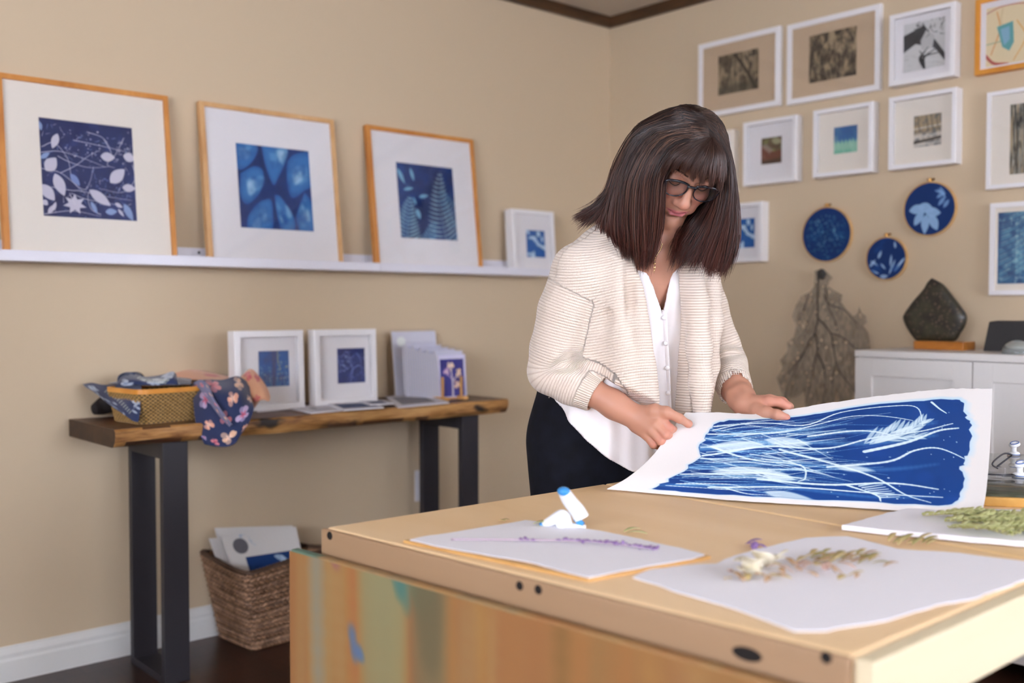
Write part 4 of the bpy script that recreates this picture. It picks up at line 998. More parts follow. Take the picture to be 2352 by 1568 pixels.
def sea_fan():
    o = empty('sea_fan', (0, 0, 0)); tag(o, 'dried grey sea fan hanging on the wall below the round hoops', 'sea fan')
    z = lambda a, b: np.array([*PL(1640 + a * .3444, 400 + b * .3444, 0, -.02)])
    out = [(668, 640), (720, 632), (760, 655), (795, 690), (770, 715), (760, 745), (800, 770), (860, 805), (850, 850), (885, 900), (930, 945), (960, 920), (965, 868), (985, 920), (1015, 945), (1020, 990), (1000, 1010), (1030, 1050), (1040, 1110), (1045, 1180), (1010, 1240), (985, 1330), (950, 1420), (930, 1480), (905, 1560), (860, 1530), (845, 1570), (815, 1450), (790, 1560), (740, 1580), (720, 1560), (690, 1590), (660, 1545), (610, 1590), (600, 1450), (560, 1480), (520, 1500), (480, 1530), (455, 1480), (440, 1430), (415, 1360), (450, 1290), (440, 1240), (485, 1180), (490, 1120), (530, 1080), (545, 1010), (520, 950), (540, 880), (580, 810), (640, 780), (665, 740)]
    ctr = np.array([700., 1050.]); g = np.random.default_rng(4)
    # membrane: scan rows between outline limits -> dense grid with holes punched by a lattice
    poly = np.array(out, float)
    xs = np.arange(410, 1050, 4.0); ys = np.arange(630, 1592, 4.0); Xg, Yg = np.meshgrid(xs, ys)
    ins = np.zeros(Xg.shape, bool)
    for a, b in zip(poly, np.roll(poly, -1, 0)):
        if a[1] != b[1]: ins ^= ((a[1] > Yg) != (b[1] > Yg)) & (Xg < (b[0] - a[0]) * (Yg - a[1]) / (b[1] - a[1]) + a[0])
    p0, px_, py_ = z(0, 0), z(1, 0) - z(0, 0), z(0, 1) - z(0, 0)
    Pg = np.stack([PL(1640 + 0 * .3444, 400, 0, -.02) * 0 + 0 for _ in range(1)], 0)
    ra = FW + RT * ((1640 + Xg[..., None] * .3444) - 1176) / FPX + UP * (784 - (400 + Yg[..., None] * .3444)) / FPX
    wob = -.016 - .012 * (vnoise(Xg / 90, Yg / 160, 3)) - .01 * np.clip((Yg - 700) / 900, 0, 1)
    t = (wob[..., None] - CAM[0]) / ra[..., :1]; V = CAM + ra * t
    nz = fbm(Xg / 17, Yg / 34, 5, 3)
    keep = ins & (nz > .19)
    F = grid_faces(len(ys), len(xs)); k = keep.ravel(); F = F[k[F].all(1)]
    n = vnoise(Xg / 12, Yg / 30, 8).ravel()[:, None]
    col = np.array([.60, .555, .49]) * (.8 + .4 * n) + 0 * V.reshape(-1, 3)
    m_ = mat('dried_sea_fan', '5d574b', .9, attr='Col')
    nt = m_.node_tree; b_ = nt.nodes['Principled BSDF']; tr_ = nt.nodes.new('ShaderNodeBsdfTransparent'); mx_ = nt.nodes.new('ShaderNodeMixShader'); mx_.inputs[0].default_value = .60
    nt.links.new(tr_.outputs[0], mx_.inputs[1]); nt.links.new(b_.outputs[0], mx_.inputs[2]); nt.links.new(mx_.outputs[0], nt.nodes['Material Output'].inputs[0])
    me = mesh(V.reshape(-1, 3), F, True, col=lin(col)); mem = link('lattice', me, m_, o)
    b = MB()
    z2 = lambda a, b_: PL(1640 + a * .3444, 400 + b_ * .3444, 0, -.034)
    for path, r0, r1 in [([(695, 660), (690, 800), (690, 950), (672, 1060), (630, 1120), (560, 1270), (490, 1420), (465, 1540)], .0035, .0012), ([(740, 740), (760, 880), (800, 960), (830, 1060)], .002, .001), ([(672, 1060), (690, 1150), (670, 1250), (640, 1400), (615, 1520)], .0024, .001),
                         ([(690, 960), (740, 1010), (780, 1070), (800, 1180), (830, 1300), (900, 1400), (960, 1470)], .0022, .001), ([(690, 1200), (730, 1280), (740, 1400), (725, 1540)], .002, .001), ([(730, 800), (770, 870), (860, 900), (920, 960), (960, 1000)], .002, .001), ([(640, 790), (600, 900), (560, 990)], .0018, .001),
                         ([(780, 1060), (860, 1090), (940, 1160), (1000, 1170)], .0018, .001), ([(590, 1200), (520, 1300), (450, 1360)], .0014, .0008), ([(810, 1250), (790, 1380), (800, 1530)], .0014, .0008), ([(690, 830), (660, 900), (600, 1050), (540, 1120)], .0014, .0008)]:
        p = cr([z2(a, c) for a, c in path], 24); b.tube(p, np.linspace(r0, r1, 24), 6)
    b.build('branches', mat('sea_fan_stem', '33302c', .8), o, True)
    p = z2(712, 665); MB().ball(p + np.array([0.005, 0, 0]), (.012, .018, .02), 8).build('holdfast', mat('sea_fan_root', '3a3733', .9), o, True)
sea_fan()
# ------------------------------------------------------------------ work table
TZ = .74
QA = [(-2.577, -1.766), (-2.495, -2.672), (-1.00, -2.672), (-1.00, -1.81)]
def worktable():
    o = empty('work_table', (0, 0, 0)); tag(o, 'large birch-topped work table filling the foreground', 'table')
    import bmesh
    (ax, ay), (bx, by), (cx_, cy), (dx, dy) = QA
    t = .034
    sx = -1.93                          # joint between the two boards of the top
    def lerp(p, q, x): k = (x - p[0]) / (q[0] - p[0]); return (x, p[1] + k * (q[1] - p[1]))
    for nm, poly in (('tabletop_board', [QA[0], QA[1], lerp(QA[1], QA[2], sx - .001), lerp(QA[0], QA[3], sx - .001)]), ('tabletop_board', [lerp(QA[0], QA[3], sx + .001), lerp(QA[1], QA[2], sx + .001), QA[2], QA[3]])):
        q = MB().prism(poly, TZ - t, TZ).build(nm, M['table_top'], o); md = q.modifiers.new('bv', 'BEVEL'); md.width = .006; md.segments = 3
    # brown facing board along the short side, with screw holes
    d = np.array([bx - ax, by - ay]); L = np.hypot(*d); d /= L; n = np.array([d[1], -d[0]]); 
    if n[0] > 0: n = -n
    def strip(s0, s1, o0, o1, z0, z1, nm, m_, bev=.003):
        p = [np.array([ax, ay]) + d * s0 + n * o0, np.array([ax, ay]) + d * s1 + n * o0, np.array([ax, ay]) + d * s1 + n * o1, np.array([ax, ay]) + d * s0 + n * o1]
        q = MB().prism([tuple(v) for v in p], z0, z1).build(nm, m_, o); md = q.modifiers.new('bv', 'BEVEL'); md.width = bev; md.segments = 2; return q
    eb = strip(.0, L, .0, .010, TZ - .046, TZ - .001, 'edge_board', M['table_edge'])
    pn = strip(-.045, L + .25, .022, .040, .04, TZ - .037, 'side_panel', M['panel'], .004)
    A = Art(420, 150, '93693c'); g = np.random.default_rng(6)
    def sp(px, py):
        r_ = ray(px, py); org = CAM[:2] - (np.array([ax, ay]) + n * .0405); h = CAM + r_ * (-(org @ n) / (r_[:2] @ n)); return ((h[:2] - [ax, ay]) @ d + .045) / (L + .295), (TZ - .040 - h[2]) / .40
    for k in range(70):
        x = g.uniform(0, 1); A.line([(x, 0), (x + g.uniform(-.01, .01), .5), (x, 1)], g.uniform(.008, .04), g.uniform(.008, .03), g.choice(['95663a', '9c733f', '8a673d', '967a4e', '8b5b38', '9d7b4e']), g.uniform(.2, .5), 7)
    for px, py, wd, c, al in ((728, 1400, .03, '7f8074', .5), (812, 1340, .022, '97603a', .5), (880, 1480, .10, '84825f', .35), (985, 1480, .07, '6f6246', .45), (1215, 1500, .12, '93653c', .3), (1290, 1520, .02, '7d5c33', .6)):
        x, y = sp(px, py); A.line([(x, y - .5), (x, y), (x + .005, y + .6)], wd, wd * .7, c, al, 9)
    for px, py, wd, hd, c, al in ((912, 1340, .018, .10, '4a6f64', .55), (925, 1352, .016, .16, '4a6f64', .4), (965, 1350, .05, .14, '5f6a50', .5), (980, 1440, .05, .3, '655a40', .45), (808, 1478, .007, .12, '50688a', .7), (822, 1500, .006, .04, '50688a', .6), (765, 1285, .012, .05, '8b5f55', .6)):
        x, y = sp(px, py); A.line([(x, y - hd / 2), (x + .008, y + hd / 2)], wd, wd * .5, c, al, 7)
    def pf(u, v):
        s_ = -.045 + u * (L + .295); q = np.stack([ax + d[0] * s_ + n[0] * .0404, ay + d[1] * s_ + n[1] * .0404, TZ - .040 - v * .40], -1); return q
    link('stained_face', A.sheet(pf), M['art'], pn)
    strip(.02, L - .03, -.03, .0, TZ - .12, TZ - .05, 'apron_rail', M['orange_rail'])
    for px, py, r, st in ((757, 1230, .007, 1), (1193, 1345, .0065, 1), (1236, 1354, .0065, 1), (1897, 1510, .0065, 1), (1715, 1502, .008, 2.4)):
        r_ = ray(px, py); org = CAM[:2] - (np.array([ax, ay]) + n * .0104); k = -(org @ n) / (r_[:2] @ n); h = CAM + r_ * k
        Tm = frame_T(h, np.array([d[0], d[1], 0]) * st, np.array([0, 0, 1.]), np.array([n[0], n[1], 0]))
        MB().lathe([(r * .3, -.002), (r, -.0005), (r * .9, .0006), (r * .5, .0002)], 16, Tm).build('screw_hole', M['hole'], eb)
    # pale pine board along the window side
    q = MB().box(bx - .003, cx_, by - .024, by - .002, TZ - .078, TZ - .001, bev=.003).build('pine_board', M['pine'], o)
    for x, y in ((-2.50, -1.85), (-2.44, -2.60), (-1.08, -2.60), (-1.08, -1.89)): MB().box(x, x + .06, y - .03, y + .03, 0, TZ - t, bev=.003).build('leg', M['pine'], o)
worktable()

# ---- sheets of paper lying on the table
def deckle(px, z0, th, name, label, mt, cat='paper', rough=.0018, seed=1, curl=None, n=160, group=None):
    """paper with a feathery edge; px = outline in photo pixels on the table plane"""
    c = np.array([PL(x, y, 2, z0) for x, y in px]); m = len(c)
    P_ = []
    for i in range(m):
        a, b = c[i], c[(i + 1) % m]; k = max(3, int(n * np.linalg.norm(b - a) / 1.6))
        for j in range(k): P_.append(a + (b - a) * j / k)
    P_ = np.array(P_); g = np.random.default_rng(seed); ctr = P_.mean(0)
    P_[:, :2] += (np.stack([vnoise(np.arange(len(P_)) * .35, np.zeros(len(P_)), seed), vnoise(np.arange(len(P_)) * .35, np.zeros(len(P_)) + 7, seed)], -1) - .5) * rough * 3 + g.normal(0, rough * .25, (len(P_), 2))
    rings = []; K = 14
    for k in range(K + 1):
        s = k / K; Q = ctr + (P_ - ctr) * s; Q[:, 2] = z0 + th
        if curl is not None: Q[:, 2] += curl(Q, s)
        rings.append(Q)
    N_ = len(P_); V = np.concatenate([rings[0].mean(0)[None]] + rings[1:]); F = [(0, 1 + j, 1 + (j + 1) % N_) for j in range(N_)]
    for k in range(K - 1):
        for j in range(N_): j2 = (j + 1) % N_; F.append((1 + k * N_ + j, 1 + (k + 1) * N_ + j, 1 + (k + 1) * N_ + j2, 1 + k * N_ + j2))
    e0 = 1 + (K - 1) * N_; nb = len(V); low = rings[-1].copy(); low[:, 2] -= th * .8; V = np.concatenate([V, low])
    F += [(e0 + j, nb + j, nb + (j + 1) % N_, e0 + (j + 1) % N_) for j in range(N_)]
    V = V - ctr; o = MB().add(V, F).build(name, mt, None, False); o.location = ctr
    return tag(o, label, cat, group)
M['cotton_paper'] = mat('cotton_rag_paper', 'e8e8ee', .95, bump=(140, .25, .0015))
M['plywood'] = wood('thin_plywood', 'b88a4c', 'c99c5c', 'd6ad70', (.4, 1, 1), 9, .5)
# board under the left sheet
bc = [PL(x, y, 2, TZ) for x, y in ((926, 1246), (1210, 1203), (1632, 1283), (1352, 1336))]
q = MB().prism([(p[0], p[1]) for p in bc], TZ, TZ + .004).build('plywood_board', M['plywood']); tag(q, 'thin plywood board under the sheet with lavender stem', 'board')
GPp = 'rag paper sheets on the work table'
deckle([(938, 1240), (1070, 1218), (1205, 1196), (1330, 1212), (1470, 1238), (1618, 1274), (1590, 1284), (1480, 1303), (1350, 1327), (1230, 1296), (1120, 1276), (1010, 1257)], TZ + .0042, .0016, 'paper_sheet', 'rag paper sheet carrying a lavender stem on plywood board', M['cotton_paper'], seed=3, group=GPp)
deckle([(1452, 1326), (1500, 1308), (1640, 1296), (1740, 1262), (1850, 1236), (1945, 1232), (2060, 1262), (2200, 1272), (2352, 1290), (2420, 1310), (2235, 1376), (2150, 1392), (2040, 1425), (1900, 1450), (1822, 1450), (1700, 1405), (1560, 1362)], TZ, .0018, 'paper_sheet', 'nearest rag paper sheet scattered with dried petals', M['cotton_paper'], seed=5, group=GPp)
deckle([(1935, 1220), (2010, 1198), (2080, 1180), (2230, 1180), (2420, 1185), (2460, 1225), (2460, 1262), (2352, 1258), (2140, 1240)], TZ, .010, 'paper_stack', 'thick stack of rag paper under the green sprigs at right', M['cotton_paper'], seed=7, group=GPp)

# ---- plant scraps (leaves and petals are small separate things)
def leaf_mesh(b, c, d, L, W, curl=.3, z=np.array([0, 0, 1.]), fold=.2):
    d = d / np.linalg.norm(d); s = np.cross(z, d); s /= np.linalg.norm(s) + 1e-9; n = 7; V = []
    for i in range(n):
        t = i / (n - 1); w = W / 2 * math.sin(PI * min(.97, t * .94 + .03)) ** .8
        m_ = c + d * L * t + z * curl * L * t * (1 - t)
        V += [m_ - s * w + z * fold * w, m_, m_ + s * w + z * fold * w]
    F = []
    for i in range(n - 1):
        for k in (0, 1): a = i * 3 + k; F.append((a, a + 1, a + 4, a + 3))
    b.add(V, F)
def solid(o, th=.0006): md = o.modifiers.new('th', 'SOLIDIFY'); md.thickness = th; return o
M['lav'] = mat('lavender_purple', '8a6ba0', .8); M['lavstem'] = mat('lavender_stem', 'b9a6b4', .8)
M['green'] = mat('fresh_green_leaf', 'b4b878', .7, noise=(60, .7, 'd8d8a6')); M['olive'] = mat('olive_leaf', 'a09760', .7)
M['tan'] = mat('dried_tan_petal', 'c0a080', .85, noise=(70, .6, 'a3835a')); M['pinkp'] = mat('dried_pink_petal', 'c4a49a', .85, noise=(70, .5, 'cdb498')); M['creamp'] = mat('cream_petal', 'e6dfc8', .85); M['ochre'] = mat('ochre_leaf', 'b5a068', .85, noise=(50, .6, 'cfc096'))
def tz(px, py, dz=0): p = PL(px, py, 2, TZ + dz); return p
def lavender():
    o = empty('lavender_stem', tuple(tz(1040, 1237, .008))); tag(o, 'single lavender stem with purple buds on left paper sheet', 'flower')
    base = np.array(o.location); p = cr([tz(1036, 1238, .009), tz(1180, 1239, .0095), tz(1360, 1243, .010), tz(1510, 1261, .009)], 40) - base
    b = MB(); b.tube(p, .0014, 6); b.build('stem', M['lavstem'], o, True)
    b = MB(); g = np.random.default_rng(5)
    for i in list(range(14, 17)) + list(range(20, 40)):
        for _ in range(3): b = MB(); d = p[min(i + 1, 39)] - p[i - 1]; leaf_mesh(b, p[i], d + g.normal(0, .01, 3) * [1, 1, .3], g.uniform(.006, .011), .005, .4); solid(b.build('bud', M['lav'], o, True), .001)
lavender()
def scrap(name, px, py, dz, ang, L, W, m_, label, cat, group, n=1, tilt=.15, seed=0):
    o = MB(); g = np.random.default_rng(seed)
    for k in range(n):
        a = ang + (g.uniform(-.9, .9) if n > 1 else 0); off = np.array([g.normal(0, L * .2), g.normal(0, L * .2), 0]) if n > 1 else np.zeros(3)
        leaf_mesh(o, off, np.array([math.cos(a), math.sin(a), tilt * g.uniform(0, 1)]), L * (g.uniform(.7, 1.1) if n > 1 else 1), W, .35)
    q = solid(o.build(name, m_, None, True)); q.location = tz(px, py, dz); return tag(q, label, cat, group)
scrap('green_leaf', 1235, 1203, .008, -.9, .045, .016, M['green'], 'green leaf scrap beside the spring clamp', 'leaf', 'green leaf scraps', 3, seed=1)
scrap('green_leaf', 1440, 1222, .002, -.6, .035, .009, M['green'], 'lone green leaf at the back edge of the left sheet', 'leaf', 'green leaf scraps', 2, seed=2)
scrap('orange_petal', 1158, 1194, .001, -.7, .02, .009, M['ochre'], 'tiny ochre petal on bare table behind the left sheet', 'petal', None, 2, seed=3)
g = np.random.default_rng(9)
GD = 'dried petals and seed heads scattered on the nearest paper'
for k in range(46):                      # band of brown and pink petals
    t = g.uniform(0, 1); px = 1660 + 300 * t + g.normal(0, 14); py = 1318 + 14 * math.sin(t * 7) - 10 * t + g.normal(0, 9)
    scrap('dried_petal', px, py, .0035, g.uniform(0, 6.3), g.uniform(.014, .028), g.uniform(.006, .011), [M['tan'], M['pinkp'], M['tan'], M['ochre']][k % 4], 'curled brown or pink dried petal in the scatter on nearest paper', 'petal', GD, 1, .5, k)
for k in range(34):                      # olive and ochre sprig above them
    t = g.uniform(0, 1); px = 1820 + 210 * t + g.normal(0, 8); py = 1276 + 16 * t + g.normal(0, 6)
    scrap('dried_leaf', px, py, .0035, g.uniform(-.4, 1.0) - .9, g.uniform(.018, .034), g.uniform(.006, .010), [M['ochre'], M['olive'], M['tan']][k % 3], 'narrow ochre dried leaf along the back of the petal scatter', 'leaf', 'ochre dried leaves on the nearest paper', 1, .4, k + 99)
for px, py, s in ((1745, 1305, .042), (1728, 1314, .036), (1762, 1296, .034), (1740, 1322, .030)):
    scrap('cream_petal', px, py, .004, g.uniform(0, 6), s, s * .8, M['creamp'], 'cream petal standing among the brown petals on nearest paper', 'petal', 'cream petals on the nearest paper', 3, 1.0, int(px))
for k, (px, py) in enumerate(((1715, 1250), (1735, 1262), (1760, 1256))):
    scrap('violet_petal', px, py, .002, g.uniform(0, 6), .022, .009, M['lav'], 'pale violet petal at the back corner of nearest paper', 'petal', 'violet petals at the paper corner', 2, .5, k)
for k in range(9): scrap('olive_sprig', 2040 + 11 * k, 1243 + (k % 3) * 4, .004, g.uniform(-.8, .2), .03, .009, M['olive'] if k % 2 else M['ochre'], 'small olive sprig leaf between the near paper and the stack', 'leaf', 'olive leaves between the papers', 1, .4, k + 40)
def sprig(px, py, k, label):
    o = empty('green_sprig', tuple(tz(px, py, .011))); o['group'] = 'green leafy sprigs on the paper stack'; tag(o, label, 'sprig')
    a = -1.2 + g.uniform(-.5, .5); L = g.uniform(.07, .11); q = np.array([[0, 0, .002], [L * .5 * math.cos(a), L * .5 * math.sin(a), .010], [L * math.cos(a), L * math.sin(a), .006]])
    p = cr(q, 12); MB().tube(p, .0009, 5).build('stem', M['olive'], o)
    b = MB()
    for i in range(12):
        for s in (-1, 1): leaf_mesh(b, p[i], np.array([math.cos(a + s * .9), math.sin(a + s * .9), g.uniform(.1, .6)]), g.uniform(.012, .022), g.uniform(.007, .011), .3)
    solid(b.build('leaves', M['green'], o, True))
for k in range(26):
    t = k / 25; sprig(2160 + 250 * ((k * 7) % 26) / 25, 1184 + 42 * ((k * 11) % 26) / 25, k, 'yellow-green leafy sprig in the heap on the paper stack')
sprig(2120, 1186, 40, 'darker green sprig tip sticking out from under the big print')

# ---- plastic spring clamps
M['blue'] = mat('blue_plastic', '3a8fd0', .35)
def clamp(loc, rot, label, sc=1.0):
    o = empty('spring_clamp', loc, rot); o.scale = (sc,) * 3; tag(o, label, 'clamp', 'white plastic spring clamps')
    def jaw(sgn):
        pts = [(-.050, sgn * .022), (-.030, sgn * .017), (-.008, sgn * .009), (.012, sgn * .012), (.034, sgn * .006), (.046, sgn * .002)]
        w = [.010, .0085, .010, .009, .007, .005]; V = []; sm = cr([(a, 0, b) for a, b in pts], 20); ws = np.interp(np.linspace(0, 1, 20), np.linspace(0, 1, 6), w)
        b = MB(); b.tube(sm, ws * .62, 12, flat=1.9); return b
    for s in (1, -1):
        h = jaw(s).build('jaw', M['plastic'], o, True)
        MB().ball((-.050, 0, s * .0222), (.010, .0125, .0062), 10).build('grip_tip', M['blue'], h, True)
    b = MB(); t = np.linspace(0, 2 * PI * 3, 60); b.tube(np.stack([-.002 + .0055 * np.cos(t), -.007 + t * .00074, .0055 * np.sin(t)], -1), .0011, 6); b.build('spring', M['steel'], o, True)
    MB().ball((.044, 0, .0), (.010, .009, .005), 8).build('pad', M['plastic'], o, True)
    return o
def big_clamp():
    o = empty('spring_clamp', tuple(tz(1305, 1212, .006))); tag(o, 'white and blue spring clamp standing on the left paper sheet', 'clamp'); L0 = np.array(o.location)
    D_ = 1.66
    def arm(px, r, tip):
        p = cr([P(x, y, d) - L0 for x, y, d in px], 18); b = MB(); b.tube(p, np.interp(np.linspace(0, 1, 18), np.linspace(0, 1, len(r)), r), 14, flat=.8); h = b.build('jaw', M['plastic'], o, True)
        b = MB(); q = p[tip]; b.ball(q + (q - p[3]) * .18, np.array([.0108, .0108, .0075]) * (1 if r[0] > .01 else .8), 8); b.build('grip_tip', M['blue'], h, True)
    arm([(1296, 1130, D_ - .02), (1308, 1150, D_ - .01), (1326, 1172, D_), (1336, 1190, D_)], [.0115, .0135, .0145, .0150], 0)
    arm([(1252, 1203, D_ + .01), (1270, 1194, D_), (1290, 1185, D_), (1302, 1192, D_)], [.008, .011, .014, .012], 0)
    b = MB(); b.tube([P(1290, 1186, D_) - L0, P(1298, 1212, D_ - .005) - L0], [.015, .013], 14); b.build('hub', M['plastic'], o, True)
    b = MB(); b.tube([P(1300, 1206, D_) - L0, P(1345, 1211, D_) - L0], [.009, .007], 12, flat=.6); b.build('foot_pad', M['plastic'], o, True)
    b = MB(); b.tube([P(1322, 1190, D_) - L0, P(1338, 1205, D_) - L0], [.005, .005], 10); b.build('pivot', M['blue'], o, True)
big_clamp()

# ---- glass contact frame at the right edge, with clips
def glass_stack():
    o = empty('contact_print_frame', (0, 0, 0)); tag(o, 'wood-rimmed tray with stacked glass sheets at the right table edge', 'tray')
    c = [PL(x, y, 2, TZ) for x, y in ((2225, 1118), (2262, 1150), (2500, 1188), (2480, 1125))]
    P0 = np.array([-1.62, -2.02]);
    a = PL(2255, 1162, 2, TZ)[:2]; u = np.array([XV[0] * 0 + 0, 0]); ex = np.array([.83, -.56]); ex /= np.hypot(*ex); ey = np.array([-ex[1], ex[0]]) 
    # near-left corner a; runs along the visible edge to the right, and away from the camera
    e1 = PL(2352, 1166, 2, TZ)[:2] - a; e1 /= np.hypot(*e1); e2 = np.array([-e1[1], e1[0]]); 
    if e2 @ (np.array(a) - CAM[:2]) < 0: e2 = -e2
    Lx, Ly = .42, .46; Z0 = TZ + .012
    Tm = frame_T(np.array([a[0], a[1], 0]) - np.array([e1[0], e1[1], 0]) * .10, np.array([e1[0], e1[1], 0]), np.array([e2[0], e2[1], 0]), np.array([0, 0, 1.]))
    rim = wood('golden_tray_wood', 'b98a42', 'cfa055', 'dfb46a', (1, 1, 1), 8, .4)
    b = MB(); z0, z1 = TZ, TZ + .017
    b.box(0, Lx, 0, .012, z0, z1, Tm, .002); b.box(0, Lx, Ly - .012, Ly, z0, z1, Tm, .002); b.box(0, .012, .012, Ly - .012, z0, z1, Tm, .002); b.box(Lx - .012, Lx, .012, Ly - .012, z0, z1, Tm, .002); b.build('tray_rim', rim, o)
    MB().box(.012, Lx - .012, .012, Ly - .012, TZ + .001, TZ + .006, Tm).build('tray_base', M['plywood'], o)
    gm = mat('grey_moss_print', '9a9c8a', .9, noise=(45, .8, '6c7060')); 
    MB().box(.03, Lx - .03, .035, .16, TZ + .0065, TZ + .011, Tm, .002).build('pressed_moss', gm, o)
    gl = glass_mat('contact_glass', 'fafdfb', .02, 1.2)
    for k, z in enumerate((.020, .034)): MB().box(.016, Lx - .016, .018 + .01 * k, Ly - .016, TZ + z, TZ + z + .005, Tm, .001).build('glass_sheet', gl, o)
    b = MB()
    for x, y in ((.02, .03), (Lx - .04, .03), (.02, Ly - .04), (Lx - .04, Ly - .04)): b.box(x, x + .015, y, y + .012, TZ + .0255, TZ + .0335, Tm)
    b.build('spacers', M['clear'], o)
    return Tm, e1, e2
Tm, e1, e2 = glass_stack()
def clip(px, py, d, label, ang=.0):
    """small white bulldog-like clip: ring handle over a round foot with blue lines"""
    p = P(px, py, d); o = empty('plastic_clip', tuple(p), (0, 0, ang)); tag(o, label, 'clip', 'white and blue clips on the glass sheets')
    b = MB(); b.lathe([(.001, 0), (.017, 0), (.018, .003), (.017, .008), (.012, .011), (.001, .012)], 24); b.build('foot', M['plastic'], o, True)
    b = MB(); b.lathe([(.0185, .002), (.0187, .0032), (.0185, .0044)], 24); b.build('blue_line', M['blue2'], o, True)
    b = MB(); b.lathe([(.0085, .011), (.0075, .018), (.0085, .026)], 20); b.build('neck', M['plastic'], o, True)
    b = MB(); t = np.linspace(0, 2 * PI, 28, endpoint=False); b.tube(np.stack([.006 + .0165 * np.cos(t), .010 * np.sin(t), .032 + .003 * np.cos(t)], -1), .0052, 10, closed=True); b.build('ring_handle', M['plastic'], o, True)
    b = MB(); b.tube(np.stack([.006 + .0170 * np.cos(t), .0105 * np.sin(t), .0372 + .003 * np.cos(t)], -1), .0016, 6, closed=True); b.build('blue_trim', M['blue2'], o, True)
    return o
M['blue2'] = mat('blue_ink_plastic', '3e63a8', .35)
def seat_on(o, z): o.location.z = z
q = PL(2330, 1047, 2, TZ + .039); o1 = clip(2330, 1046, 1, 'white ring clip with blue trim on far side of glass'); 
def at_xy(o, px, py, z): p = PL(px, py, 2, z); o.location = tuple(p)
at_xy(o1, 2328, 1045, TZ + .0391); o1.scale = (.72,) * 3
o2 = clip(2345, 1092, 1, 'white ring clip with blue trim on near side of glass'); at_xy(o2, 2342, 1094, TZ + .0391); o2.scale = (.72,) * 3
def binder():
    p = PL(2290, 1098, 2, TZ + .039); o = empty('wire_clip', tuple(p), (0, 0, -.6)); tag(o, 'clear clip with bent dark wire loops on the glass sheets', 'clip')
    MB().box(-.012, .012, -.010, .010, 0, .022, bev=.003).build('clear_body', M['clear'], o)
    for s in (1, -1):
        t = np.linspace(0, 1, 20); a = cr([(-.004, -.008 * s, .020), (-.016 * 1, -.010 * s, .030), (.012, 0, .046), (.03, .002, .044), (.028, .010 * s, .036), (.004, .008 * s, .020)], 30)
        if s < 0: a = a * [1, 1, -.0] + [[0, 0, .004]] + np.array([0, 0, .002])
        MB().tube(a, .0016, 8).build('wire_loop', M['black_metal'], o, True)
binder()

